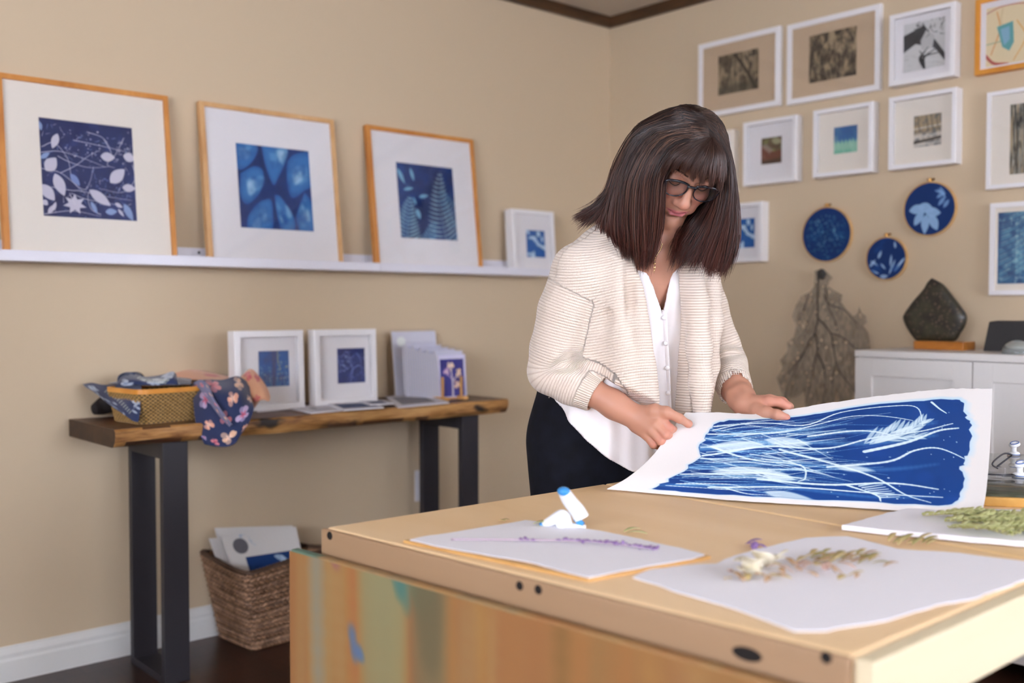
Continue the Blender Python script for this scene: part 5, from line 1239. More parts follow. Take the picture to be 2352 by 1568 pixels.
# ---- the big print she holds
def big_print():
    A = Art(760, 420, 'dedbd9')
    blue = '0b3b7f'
    edge = [(.085, .93), (.10, .80), (.115, .66), (.13, .52), (.12, .40), (.125, .28), (.135, .17), (.2, .115), (.3, .105), (.42, .125), (.5, .12), (.6, .10), (.75, .10), (.86, .105), (.905, .13), (.905, .25), (.925, .30), (.915, .45), (.90, .55), (.885, .62), (.90, .70), (.885, .80), (.875, .88), (.8, .925), (.6, .935), (.4, .94), (.2, .945)]
    ed = cr(np.array(edge + edge[:1]), 220); g = np.random.default_rng(3); ed += np.stack([vnoise(np.arange(220) * .5, np.zeros(220), 3) - .5, vnoise(np.arange(220) * .5, np.ones(220) * 9, 4) - .5], -1) * .018
    A.poly(ed * [1.012, 1.03] - [.004, .022], 'a9cbe0', .85, 11); A.poly(ed * [1.03, 1.0] - [.004, .0], 'bcd6e6', .5, 12); A.poly(ed, blue, 1, 2.5)
    base = A.a.copy(); maskblue = np.abs(base - A.c(blue)).sum(-1) < .12
    A.cloud(5, '0b2a68', .45, .75, .7, seed=4); A.cloud(8, '17489a', .5, .8, .5, seed=9)
    W_ = 'd3e6ea'; L_ = '8fbfe0'
    # hazy bands
    for y0, c, w, a in [(.42, '7fb4dc', .05, .5), (.62, '6aa5d8', .06, .4), (.33, '9cc8e2', .04, .45), (.86, '6aa5d8', .05, .4)]:
        A.line([(.1, y0), (.35, y0 - .04), (.6, y0 + .02), (.8, y0 - .03)], w * .5, .002, c, a * .6, 12, 40)
    # grass stems running from the lower left to the right
    for k in range(80):
        y = g.uniform(.15, .92); x0 = g.uniform(.09, .25); L = g.uniform(.2, .55) * (1.1 - abs(y - .45)); b = g.normal(0, .07)
        p = [(x0, y), (x0 + L * .35, y + b * .6 + g.normal(0, .015)), (x0 + L * .7, y + b + g.normal(0, .02)), (x0 + L, y + b * 1.2 + g.normal(0, .02))]
        A.line(p, g.uniform(.002, .0065), .001, g.choice([W_, L_, L_]), g.uniform(.35, .9), 1.8)
    for k in range(60):
        x0, y = g.uniform(.1, .42), g.uniform(.3, .78); a = g.normal(.25, .35); L = g.uniform(.05, .2)
        A.line([(x0, y), (x0 + L * math.cos(a), y + L * math.sin(a) * 1.2)], .0055, .002, W_, g.uniform(.5, .9), 1.6, 2)
    for p, w in [([(.12, .2), (.3, .17), (.45, .24), (.56, .14), (.68, .13), (.74, .17), (.75, .32)], .008), ([(.11, .28), (.35, .3), (.5, .24), (.6, .2), (.72, .28)], .007), ([(.14, .24), (.3, .13), (.42, .18)], .006), ([(.1, .5), (.3, .42), (.5, .46), (.62, .40), (.75, .36), (.86, .30)], .009),
                 ([(.5, .62), (.65, .58), (.72, .50), (.8, .48), (.9, .54)], .009), ([(.35, .45), (.5, .58), (.62, .70), (.7, .84), (.78, .9)], .009), ([(.3, .75), (.5, .78), (.66, .74), (.8, .77)], .012), ([(.2, .86), (.4, .82), (.6, .84), (.82, .84)], .01),
                 ([(.79, .12), (.815, .18), (.84, .22)], .009), ([(.45, .35), (.6, .34), (.7, .42)], .008), ([(.15, .4), (.28, .55), (.42, .6), (.44, .72), (.42, .76)], .008), ([(.55, .78), (.62, .86), (.63, .92)], .008), ([(.6, .5), (.7, .44), (.8, .36), (.88, .33)], .012), ([(.12, .7), (.3, .68), (.45, .74)], .008)]:
        A.line(p, w, w * .4, W_, .95, 2)
    for x, y, L, w, a in [(.14, .40, .16, .05, .0), (.3, .36, .16, .05, .2), (.18, .66, .16, .05, .0), (.3, .68, .12, .05, .3), (.52, .62, .1, .03, .15), (.33, .88, .14, .05, .3)]: A.leaf(x, y, L, w, a, 'dcebec', .75, 7)
    for k in range(13):                  # brush-like seed head near the top
        t = k / 12; x, y = .60 + .15 * t, .44 - .12 * t + .02 * math.sin(k)
        for s in (-1, 1): A.leaf(x, y, .05 + .03 * (1 - t), .011, -.75 + s * .35 - .1 * t, W_, .75, 2)
    for k in range(10): t = k / 9; A.leaf(.62 + .1 * t, .42 - .02 * t, .055, .009, -.1 + .25 * (k % 3 - 1), W_, .7, 2)
    for k in range(8): t = k / 7; A.line([(.58 + .05 * t, .78 + .1 * t), (.63 + .05 * t, .74 + .12 * t)], .006, .003, W_, .9, 2, 2)
    A.dots(30, .0015, .003, W_, .9, (.5, .2, .9, .9), 5)
    out = ~(maskblue); soft = np.clip(np.abs(base - A.c(blue)).sum(-1) / .5, 0, 1)[..., None]
    A.a = A.a * (1 - soft) + base * soft
    C_ = [  # rows from the far (held) edge to the edge resting on the table
        [P(1574, 948, 2.090), P(1650, 947, 2.085), P(1740, 951, 2.070), P(1815, 940, 2.070), P(1930, 922, 2.085), P(2080, 902, 2.105), P(2180, 893, 2.12), P(2279, 893, 2.13)],
        [P(1540, 990, 2.050), P(1640, 990, 2.035), P(1745, 985, 2.025), P(1835, 980, 2.020), P(1950, 968, 2.025), P(2090, 958, 2.03), P(2185, 958, 2.03), P(2277, 965, 2.03)],
        [P(1499, 1046, 2.018), P(1620, 1050, 1.985), P(1745, 1046, 1.965), P(1845, 1043, 1.952), P(1960, 1038, 1.94), P(2095, 1035, 1.93), P(2190, 1038, 1.92), P(2272, 1050, 1.91)],
        [P(1445, 1094, 2.0), P(1580, 1098, 1.955), P(1730, 1100, 1.918), P(1840, 1104, 1.895), P(1965, 1108, 1.865), P(2095, 1115, 1.835), P(2190, 1120, 1.815), P(2265, 1128, 1.80)],
        [PL(1393, 1123, 2, TZ + .004), PL(1560, 1138, 2, TZ + .003), PL(1700, 1150, 2, TZ + .004), PL(1840, 1158, 2, TZ + .004), PL(1975, 1166, 2, TZ + .004), PL(2090, 1174, 2, TZ + .005), PL(2180, 1181, 2, TZ + .005), PL(2254, 1187, 2, TZ + .006)]]
    def f(u, v):
        G = patch(C_, u.shape[0], u.shape[1]); 
        # feathery deckled border
        e = .0022
        G[0] += np.stack([0 * u[0], 0 * u[0], (vnoise(u[0] * 60, u[0] * 0, 2) - .5) * e], -1); G[-1, :, 1] += (vnoise(u[0] * 60, u[0] * 0, 5) - .5) * 2 * e
        return G
    me = A.sheet(f); o = link('botanical_print', me, M['art']); md = o.modifiers.new('th', 'SOLIDIFY'); md.thickness = .0009; md.offset = 0
    tag(o, 'large white rag sheet with deep blue grass print held in her hands', 'print')
    return C_
PRINT_C = big_print()
# ------------------------------------------------------------------ distance-field modelling
class Field:
    def __init__(s, lo, hi, h):
        s.lo = np.array(lo, float); s.h = h; s.n = np.ceil((np.array(hi) - s.lo) / h).astype(int) + 1
        s.f = np.full(s.n, .5, np.float32)
    def sl(s, lo, hi):
        a = np.clip(np.floor((np.array(lo) - s.lo) / s.h).astype(int), 0, s.n); b = np.clip(np.ceil((np.array(hi) - s.lo) / s.h).astype(int) + 1, 0, s.n)
        if (b <= a).any(): return None, None
        ax = [(s.lo[i] + np.arange(a[i], b[i]) * s.h).astype(np.float32) for i in range(3)]
        return tuple(slice(a[i], b[i]) for i in range(3)), np.meshgrid(*ax, indexing='ij', sparse=True)
    def op(s, fn, lo, hi, k, mode='add'):
        q, G = s.sl(lo, hi)
        if q is None: return
        d = fn(*G).astype(np.float32); f = s.f[q]
        if mode == 'add':
            hh = np.maximum(k - np.abs(f - d), 0) / k; s.f[q] = np.minimum(f, d) - hh * hh * k / 4
        elif mode == 'sub':
            d = -d; hh = np.maximum(k - np.abs(f - d), 0) / k; s.f[q] = np.maximum(f, d) + hh * hh * k / 4
        elif mode == 'cut':
            hh = np.maximum(k - np.abs(f - d), 0) / k; s.f[q] = np.maximum(f, d) + hh * hh * k / 4
    def cone(s, a, b, ra, rb, k=.01, mode='add'):
        a = np.array(a, float); b = np.array(b, float); m = max(ra, rb) + k * 1.5 + .01; ab = b - a; L2 = ab @ ab + 1e-12
        def fn(X, Y, Z):
            t = np.clip(((X - a[0]) * ab[0] + (Y - a[1]) * ab[1] + (Z - a[2]) * ab[2]) / L2, 0, 1)
            return np.sqrt((X - a[0] - t * ab[0]) ** 2 + (Y - a[1] - t * ab[1]) ** 2 + (Z - a[2] - t * ab[2]) ** 2) - (ra + (rb - ra) * t)
        s.op(fn, np.minimum(a, b) - m, np.maximum(a, b) + m, k, mode)
    def chain(s, pts, rs, k=.008, mode='add'):
        for i in range(len(pts) - 1): s.cone(pts[i], pts[i + 1], rs[i], rs[i + 1], k, mode)
    def ell(s, c, r, R=None, k=.01, mode='add'):
        c = np.array(c, float); r = np.array(r, float); R = np.eye(3) if R is None else np.array(R); m = r.max() + k * 1.5 + .01
        def fn(X, Y, Z):
            p = [(X - c[0]) * R[0, i] + (Y - c[1]) * R[1, i] + (Z - c[2]) * R[2, i] for i in range(3)]
            k0 = np.sqrt(sum((p[i] / r[i]) ** 2 for i in range(3))) + 1e-9; k1 = np.sqrt(sum((p[i] / r[i] ** 2) ** 2 for i in range(3))) + 1e-9
            return np.where(k0 < .2, -r.min() * .8, k0 * (k0 - 1) / k1)
        s.op(fn, c - m, c + m, k, mode)
    def mesh(s):
        f = s.f; n = s.n; ins = f < 0
        c8 = np.zeros([x - 1 for x in n], np.uint8)
        for dx in (0, 1):
            for dy in (0, 1):
                for dz in (0, 1): c8 += ins[dx:n[0] - 1 + dx, dy:n[1] - 1 + dy, dz:n[2] - 1 + dz]
        act = np.argwhere((c8 > 0) & (c8 < 8)); idx = np.full([x - 1 for x in n], -1, np.int64); idx[tuple(act.T)] = np.arange(len(act))
        off = np.array([(dx, dy, dz) for dx in (0, 1) for dy in (0, 1) for dz in (0, 1)])
        v = np.stack([f[act[:, 0] + o[0], act[:, 1] + o[1], act[:, 2] + o[2]] for o in off], 1).astype(float)
        acc = np.zeros((len(act), 3)); cnt = np.zeros(len(act))
        for i in range(8):
            for j in range(i + 1, 8):
                if np.abs(off[i] - off[j]).sum() != 1: continue
                m = (v[:, i] < 0) != (v[:, j] < 0); t = v[m, i] / (v[m, i] - v[m, j])
                acc[m] += off[i] + (off[j] - off[i]) * t[:, None]; cnt[m] += 1
        V = (act + acc / cnt[:, None]) * s.h + s.lo
        F = []
        for ax in range(3):
            u, w = (ax + 1) % 3, (ax + 2) % 3
            a = [slice(None)] * 3; b = [slice(None)] * 3; a[ax] = slice(0, -1); b[ax] = slice(1, None)
            e = ins[tuple(a)] != ins[tuple(b)]; E = np.argwhere(e)
            E = E[(E[:, u] > 0) & (E[:, w] > 0) & (E[:, u] < n[u] - 1) & (E[:, w] < n[w] - 1)]
            fl = ins[tuple(E.T)]
            def at(du, dw): q = E.copy(); q[:, u] += du; q[:, w] += dw; return idx[tuple(q.T)]
            Q = np.stack([at(-1, -1), at(0, -1), at(0, 0), at(-1, 0)], 1); Q[~fl] = Q[~fl][:, ::-1]; F.append(Q)
        F = np.concatenate(F); F = F[(F >= 0).all(1)]
        return V, F
def smooth_mesh(V, F, it=2, lam=.5):
    n = len(V); e = np.concatenate([F[:, [0, 1]], F[:, [1, 2]], F[:, [2, 3]], F[:, [3, 0]]]); e = np.concatenate([e, e[:, ::-1]])
    for k in range(it):
        for l in (lam, -lam * 1.03):
            S = np.zeros_like(V); c = np.bincount(e[:, 0], minlength=n)[:, None]
            for i in range(3): S[:, i] = np.bincount(e[:, 0], V[e[:, 1], i], n)
            V = V + l * (S / np.maximum(c, 1) - V)
    return V
def W(px, d, z):                        # point at height z, photo column px, depth d
    p = CAM + FH * d + RT * ((px - 1176) / FPX * d); p[2] = z; return p
class Loft:
    """stack of elliptical sections: (z, px, depth, half width a, half depth b, turn in degrees)"""
    def __init__(s, rows, fold=None):
        r = sorted(rows); s.z = np.array([q[0] for q in r]); c = np.array([W(q[1], q[2], q[0]) for q in r])
        zz = np.linspace(s.z[0], s.z[-1], 60); y = np.array([[c[i, 0], c[i, 1], r[i][3], r[i][4], r[i][5]] for i in range(len(r))])
        # smooth interpolation over z
        s.zz = zz; t = np.interp(zz, s.z, np.arange(len(r))); s.tab = np.stack([np.interp(t, np.linspace(0, len(r) - 1, 60), cr(y, 60)[:, i]) for i in range(5)], 1); s.fold = fold
    def par(s, z): return [np.interp(z, s.zz, s.tab[:, i]) for i in range(5)]
    def uv(s, x, y, z):
        cx, cy, a, b, ph = s.par(z); ph = np.radians(ph); cl, sl_ = np.cos(ph), np.sin(ph)
        lx, ly = RT[0] * cl + FH[0] * sl_, RT[1] * cl + FH[1] * sl_; fx, fy = RT[0] * sl_ - FH[0] * cl, RT[1] * sl_ - FH[1] * cl
        return (x - cx) * lx + (y - cy) * ly, (x - cx) * fx + (y - cy) * fy, a, b
    def d(s, x, y, z, grow=0):
        u, v, a, b = s.uv(x, y, z); a = a + grow; b = b + grow
        if s.fold is not None: m = s.fold(np.arctan2(v / b, u / a), z); a = a + m; b = b + m
        p = 2.3; k0 = (np.abs(u / a) ** p + np.abs(v / b) ** p) ** (1 / p) + 1e-9
        dd = (k0 - 1) * np.minimum(a, b) * 1.0
        dd = dd * (1 + .25 * (np.maximum(a, b) / np.minimum(a, b) - 1))
        return np.maximum(dd, np.maximum(s.zz[0] - z, z - s.zz[-1]))
    def fn(s, grow=0): return lambda X, Y, Z: s.d(X, Y, Z, grow)
    def hit(s, px, py, d0=1.9, d1=2.6, grow=0):
        t = np.linspace(d0, d1, 1400); p = CAM + ray(px, py) * t[:, None]; v = s.d(p[:, 0], p[:, 1], p[:, 2], grow); i = int(np.argmax(v < 0))
        return p[i] if v[i] < 0 else None

# ------------------------------------------------------------------ pose (joints)
ShR, ElR, WrR = P(1330, 622, 2.105), P(1266, 852, 2.135), P(1468, 958, 2.075)
ShL, ElL, WrL = P(1592, 618, 2.29), P(1668, 838, 2.275), P(1712, 929, 2.125)
NeckB = W(1474, 2.165, 1.245)
yw, pt, rl = math.radians(3.3), math.radians(46.5), math.radians(13.5); HS = .96
HF = vec(math.sin(yw) * math.cos(pt), -math.cos(yw) * math.cos(pt), -math.sin(pt))
HU = vec(math.sin(yw) * math.sin(pt), -math.cos(yw) * math.sin(pt), math.cos(pt)); HL = np.cross(HU, HF)
HU, HL = HU * math.cos(rl) + HL * math.sin(rl), HL * math.cos(rl) - HU * math.sin(rl)
HC = P(1569, 361.5, 2.07)
HR = np.stack([HL, HF, HU], 1)          # local (left, forward, up) -> world
def hw(p): return HC + HR @ (np.array(p, float) * HS)
def sphere_rows(*a): return a
body_loft = Loft([(.70, 1387, 2.345, .150, .105, 46), (.80, 1387, 2.345, .165, .118, 46), (.92, 1392, 2.325, .148, .108, 46), (1.02, 1408, 2.29, .145, .115, 44), (1.10, 1428, 2.245, .150, .120, 42), (1.17, 1444, 2.215, .150, .108, 40), (1.225, 1456, 2.195, .130, .080, 38), (1.26, 1462, 2.185, .085, .055, 38)])
skinc = lin([.735, .535, .445])
def skin_cols(V, kind=None):
    C = np.tile(skinc, (len(V), 1)); q = (V - HC) @ HR / HS
    n = vnoise(V[:, 0] * 60 + V[:, 2] * 40, V[:, 1] * 60 - V[:, 2] * 31, 3)[:, None]
    C = C * (.96 + .07 * n)
    if kind == 'head':
        x, y, z = np.abs(q[:, 0]), q[:, 1], q[:, 2]
        def blend(m, c): 
            nonlocal C
            m = np.clip(m, 0, 1)[:, None]; C = C * (1 - m) + lin(c) * m
        blend(.38 * np.exp(-(((x - .040) / .018) ** 2 + ((z + .040) / .018) ** 2)) * (y > .02), [.80, .45, .42])
        blend(.25 * np.exp(-((x / .012) ** 2 + ((z + .042) / .012) ** 2)) * (y > .08), [.82, .45, .42])
        lip = np.clip(1.4 - ((x / .0245) ** 2 + ((z + .0725 - .0068 * (x / .024) ** 2) / (.0088 * (1 - .45 * (x / .024) ** 2).clip(.2, 1))) ** 2), 0, 1) * (y > .07)
        blend(lip * 1.5, [.80, .46, .48])
        seam = np.exp(-((z + .0722 - .0082 * (x / .026) ** 2) / .0012) ** 2) * (x < .027) * (y > .07); blend(seam * .7, [.45, .20, .20])
        blend(.25 * np.exp(-(((x - .032) / .017) ** 2 + ((z - .006) / .010) ** 2)) * (y > .05), [.62, .42, .38])
    if kind == 'hand':
        pass
    return C
# ---- head, neck and the skin of the chest
def head_part():
    lo = HC - .17; hi = HC + .15; nb = NeckB
    lo = np.minimum(lo, [nb[0] - .15, nb[1] - .15, 1.02]); hi = np.maximum(hi, nb + .15)
    f = Field(lo, hi, .0023)
    E = lambda c, r, k=.012, mode='add': f.ell(hw(c), np.array(r) * HS, HR, k, mode)
    K = lambda a, b, ra, rb, k=.01, mode='add': f.cone(hw(a), hw(b), ra * HS, rb * HS, k, mode)
    E((0, .000, .030), (.070, .077, .071)); E((0, .018, -.030), (.062, .070, .080), .03)
    E((0, .045, -.062), (.046, .042, .042), .03); E((0, .084, -.109), (.021, .017, .016), .026)
    for s in (-1, 1):
        E((s * .037, .060, -.036), (.023, .022, .022), .022)            # cheek
        E((s * .045, .0, -.070), (.020, .045, .024), .025)              # jaw
        K((s * .012, .090, .019), (s * .044, .075, .022), .0075, .006, .014)   # brow ridge
        E((s * .031, .101, .002), (.016, .013, .0115), .012, 'sub')      # socket
        E((s * .0315, .0755, .0005), (.0150, .0140, .0130), .004)       # closed lid
        E((s * .0315, .0845, -.0085), (.015, .004, .0022), .004, 'sub')  # lid crease below the lashes
        E((s * .0125, .0985, -.0435), (.0082, .0095, .0075), .006)      # nostril wing
        E((s * .0075, .106, -.0500), (.0035, .005, .003), .003, 'sub')  # nostril
        E((s * .030, .083, -.066), (.010, .008, .012), .014)            # muzzle
        # ear
        E((s * .076, -.005, -.008), (.008, .020, .031), .006); E((s * .083, .001, -.004), (.004, .011, .019), .004, 'sub')
    K((0, .088, .012), (0, .109, -.032), .0072, .0095, .010); E((0, .110, -.038), (.0120, .0115, .0105), .008)
    K((0, .098, -.050), (0, .0925, -.058), .004, .004, .006)
    E((0, .084, -.066), (.026, .014, .016), .014)
    # lips
    for s in (-1, 1): K((s * .004, .0975, -.0665), (s * .022, .086, -.0640), .0038, .0018, .004)
    K((-.012, .0935, -.0765), (.012, .0935, -.0765), .0050, .0050, .004); [K((s * .012, .0935, -.0765), (s * .021, .087, -.0700), .0046, .0020, .004) for s in (-1, 1)]
    f.chain([hw((-.026, .084, -.0640)), hw((-.012, .1000, -.0708)), hw((0, .1030, -.0722)), hw((.012, .1000, -.0708)), hw((.026, .084, -.0640))], [.0012, .0013, .0013, .0013, .0012], .0025, 'sub')
    E((0, .092, -.0870), (.016, .006, .0045), .006, 'sub')
    # neck
    f.cone(NeckB + [0, 0, -.02], hw((0, -.034, -.045)), .058, .049, .02)
    f.cone(NeckB + vec(.025, -.040, -.03), hw((0, -.012, -.075)), .026, .018, .018)
    for s in (-1, 1): f.cone(NeckB + vec(.025, -.05, -.025) + HL * .012 * s, hw((s * .055, -.01, -.03)), .012, .014, .018)
    # chest
    f.op(body_loft.fn(), f.lo, f.lo + f.n * f.h, .05)
    for s, S_ in ((-1, ShR), (1, ShL)): f.cone(NeckB + vec(.0, 0, .0), S_ + [0, 0, .005], .045, .050, .03)
    c = body_loft.hit(1527, 640)
    f.op(lambda X, Y, Z: 1.035 - Z + 0 * X + 0 * Y, f.lo, f.lo + f.n * f.h, .004, 'cut')
    V, F = f.mesh(); V = smooth_mesh(V, F, 1, .35)
    return V, F, skin_cols(V, 'head')
def hand_R():
    f = Field(P(1440, 1040, 2.20) * 0 + np.minimum.reduce([ElR, WrR, P(1600, 1030, 2.02), P(1450, 930, 2.15)]) - .07, np.maximum.reduce([ElR, WrR, P(1600, 930, 2.15), P(1450, 1030, 2.02)]) + .07, .0016)
    mid = ElR * .5 + WrR * .5
    f.chain([ElR, ElR * .6 + WrR * .4 + vec(0, 0, .001), ElR * .3 + WrR * .7, WrR], [.036, .0295, .0255, .0215], .02)
    w2 = WrR + vec(.004, .0, -.010); f.cone(ElR * .25 + WrR * .75 + vec(0, 0, -.006), w2, .0225, .0195, .015)
    mc = [(1516, 958, 2.045, .0130), (1507, 974, 2.040, .0128), (1496, 988, 2.044, .0120), (1485, 1000, 2.053, .0108)]
    roots = [(1473, 950, 2.072), (1470, 960, 2.070), (1467, 970, 2.072), (1464, 979, 2.076)]
    for (a, b, c, r), q in zip(mc, roots): f.cone(P(*q), P(a, b, c), .0150, r * .9, .009)
    f.ell(P(1492, 975, 2.064), (.018, .014, .016), None, .015)
    fg = [[(1516, 960, 2.045), (1538, 983, 2.036), (1556, 991, 2.078), (1560, 978, 2.100)], [(1507, 974, 2.040), (1529, 998, 2.030), (1549, 1005, 2.072), (1552, 990, 2.096)],
          [(1496, 988, 2.044), (1517, 1012, 2.034), (1536, 1018, 2.070), (1540, 1004, 2.092)], [(1485, 1000, 2.053), (1501, 1021, 2.044), (1517, 1025, 2.072), (1523, 1013, 2.090)]]
    for k, q in enumerate(fg):
        r = [.0100, .0090, .0080, .0072] if k < 3 else [.0088, .0080, .0072, .0064]
        g = Field(f.lo, f.lo + (f.n - 1) * f.h, f.h); g.f[:] = .5
        f.chain([P(*p) for p in q], r, .0035)
    f.chain([P(1480, 948, 2.068), P(1503, 944, 2.050), P(1530, 946, 2.036), P(1560, 960, 2.036), P(1581, 973, 2.046)], [.0155, .0145, .0112, .0090, .0076], .006)
    f.ell(P(1581, 973, 2.046), (.0080, .0080, .0072), None, .004)
    V, F = f.mesh(); V = smooth_mesh(V, F, 1, .3)
    C = skin_cols(V); 
    for (a, b, c) in [(1541, 978, 2.034), (1529, 998, 2.030), (1517, 1012, 2.034), (1501, 1021, 2.044), (1580, 973, 2.05), (1527, 950, 2.045)]:
        m = (.45 * np.exp(-((V - P(a, b, c)) ** 2).sum(1) / .011 ** 2))[:, None]; C = C * (1 - m) + lin([.78, .44, .40]) * m
    return V, F, C
def hand_L():
    pts = [ElL, WrL, P(1830, 900, 2.2), P(1830, 990, 2.0)]
    f = Field(np.minimum.reduce(pts) - .06, np.maximum.reduce(pts) + .06, .0016)
    f.chain([ElL, P(1688, 888, 2.215), P(1703, 915, 2.155), WrL], [.036, .032, .0265, .0225], .02)
    f.cone(WrL, P(1740, 938, 2.10), .0215, .0185, .02)
    f.chain([P(1722, 936, 2.115), P(1742, 944, 2.085), P(1760, 947, 2.064), P(1785, 952, 2.046), P(1806, 959, 2.048)], [.0165, .0150, .0120, .0095, .0080], .008)
    fg = [[(1735, 925, 2.105), (1764, 922, 2.085), (1790, 923, 2.080), (1808, 933, 2.086), (1814, 943, 2.094)], [(1735, 925, 2.115), (1768, 918, 2.103), (1797, 922, 2.098), (1813, 934, 2.104), (1812, 947, 2.108)],
          [(1735, 927, 2.125), (1770, 921, 2.120), (1795, 928, 2.118), (1806, 940, 2.116), (1802, 952, 2.114)], [(1733, 932, 2.130), (1766, 930, 2.135), (1786, 938, 2.132), (1794, 948, 2.126), (1790, 958, 2.120)]]
    for k, q in enumerate(fg):
        r = [.0165, .0112, .0092, .0083, .0075] if k < 3 else [.015, .0098, .0082, .0075, .0066]
        f.chain([P(*p) for p in q], r, .0045)
    V, F = f.mesh(); V = smooth_mesh(V, F, 1, .3); C = skin_cols(V)
    for (a, b, c) in [(1764, 922, 2.085), (1790, 922, 2.08), (1808, 933, 2.086), (1806, 959, 2.048), (1797, 922, 2.098)]:
        m = (.45 * np.exp(-((V - P(a, b, c)) ** 2).sum(1) / .012 ** 2))[:, None]; C = C * (1 - m) + lin([.80, .45, .42]) * m
    return V, F, C
HipR, HipL = W(1387, 2.345, .80) - vec(.70, .70, 0) * .085, W(1387, 2.345, .80) + vec(.70, .70, 0) * .085
KnR, KnL = HipR + vec(.01, -.02, -.37), HipL + vec(.03, -.02, -.37)
AnR, AnL = HipR + vec(-.01, .03, -.73), HipL + vec(.03, .03, -.73)
def body_core():
    f = Field([*(W(1387, 2.3, 0)[:2] - .36), .03], [*(W(1387, 2.3, 0)[:2] + .42), 1.34], .006)
    f.op(body_loft.fn(-.004), f.lo, f.lo + f.n * f.h, .02)
    for H_, K_, A_ in ((HipR, KnR, AnR), (HipL, KnL, AnL)): f.chain([H_, K_, A_], [.082, .055, .040], .03); f.cone(A_, A_ + vec(.07, -.08, -.03), .035, .026, .03)
    for S_, E_ in ((ShR, ElR), (ShL, ElL)): f.cone(NeckB, S_, .05, .05, .03); f.cone(S_, E_, .050, .040, .02)
    V, F = f.mesh(); return V, F, skin_cols(V)
def join(parts):
    V, F, C = [], [], []; n = 0
    for v, f, c in parts: V.append(v); F.append(f + n); C.append(c); n += len(v)
    return np.concatenate(V), np.concatenate(F), np.concatenate(C)
M['skin'] = mat('skin', 'cc9985', .48, attr='Col', sss=.12, spec=.4, bump=(420, .12, .0006))
V, F, C = join([head_part(), hand_R(), hand_L(), body_core()])
PERSON = link('person', mesh(V, F, True, col=C), M['skin'])
tag(PERSON, 'woman in cream cardigan and black-rimmed glasses holding the big blue print at the table', 'person')

# ---- trousers and shoes
M['denim'] = mat('black_denim', '0f1016', .9, spec=.2, bump=(700, .2, .0006), noise=(30, .4, '1d1f2c'))
def trousers():
    lf = Loft([(.66, 1387, 2.345, .172, .128, 46), (.78, 1387, 2.345, .176, .137, 46), (.88, 1387, 2.335, .172, .130, 46), (.965, 1390, 2.325, .160, .120, 46)])
    f = Field([*(W(1387, 2.3, 0)[:2] - .34), .03], [*(W(1387, 2.3, 0)[:2] + .40), 1.0], .0055)
    f.op(lf.fn(), f.lo, f.lo + f.n * f.h, .02)
    f.cone(HipR + vec(-.01, .0, -.0), KnR, .100, .075, .05); f.cone(KnR, AnR, .075, .062, .03); f.cone(HipL, KnL, .100, .075, .05); f.cone(KnL, AnL, .075, .062, .03)
    # seams and pocket line on her right hip
    V, F = f.mesh(); V = smooth_mesh(V, F, 2, .5); o = link('trousers', mesh(V, F, True), M['denim'], PERSON); o['label'] = 'black denim trousers'
    b = MB(); a = [lf.hit(x, y) for x, y in ((1262, 905), (1263, 940), (1268, 975), (1272, 1010), (1276, 1060), (1280, 1110))]
    a = [q for q in a if q is not None]
    if len(a) > 3: b.tube(cr(a, 30), .0014, 6)
    a = [lf.hit(x, y) for x, y in ((1235, 1034), (1262, 1042), (1300, 1050), (1340, 1056))]; a = [q for q in a if q is not None]
    if len(a) > 2: b.tube(cr(a, 20), .0013, 6)
    b.build('seam', M['denim'], o, True)
    q = lf.hit(1262, 913)
    if q is not None: MB().ball(q, .0028, 8).build('rivet', M['steel'], o, True)
    sm = mat('dark_shoe_leather', '1b1716', .45)
    for A_ in (AnR, AnL):
        g = Field(A_ - [.2, .2, .1], A_ + [.2, .2, .08], .004); z = .045
        t = A_ + vec(.10, -.12, 0); t[2] = .035; h = A_.copy(); h[2] = .042; g.chain([h - vec(.02, -.02, 0), h, t], [.040, .042, .032], .02)
        g.op(lambda X, Y, Z: .004 - Z + 0 * X + 0 * Y, g.lo, g.lo + g.n * g.h, .003, 'cut'); v, ff = g.mesh(); link('shoe', mesh(v, ff, True), sm, PERSON)
trousers()

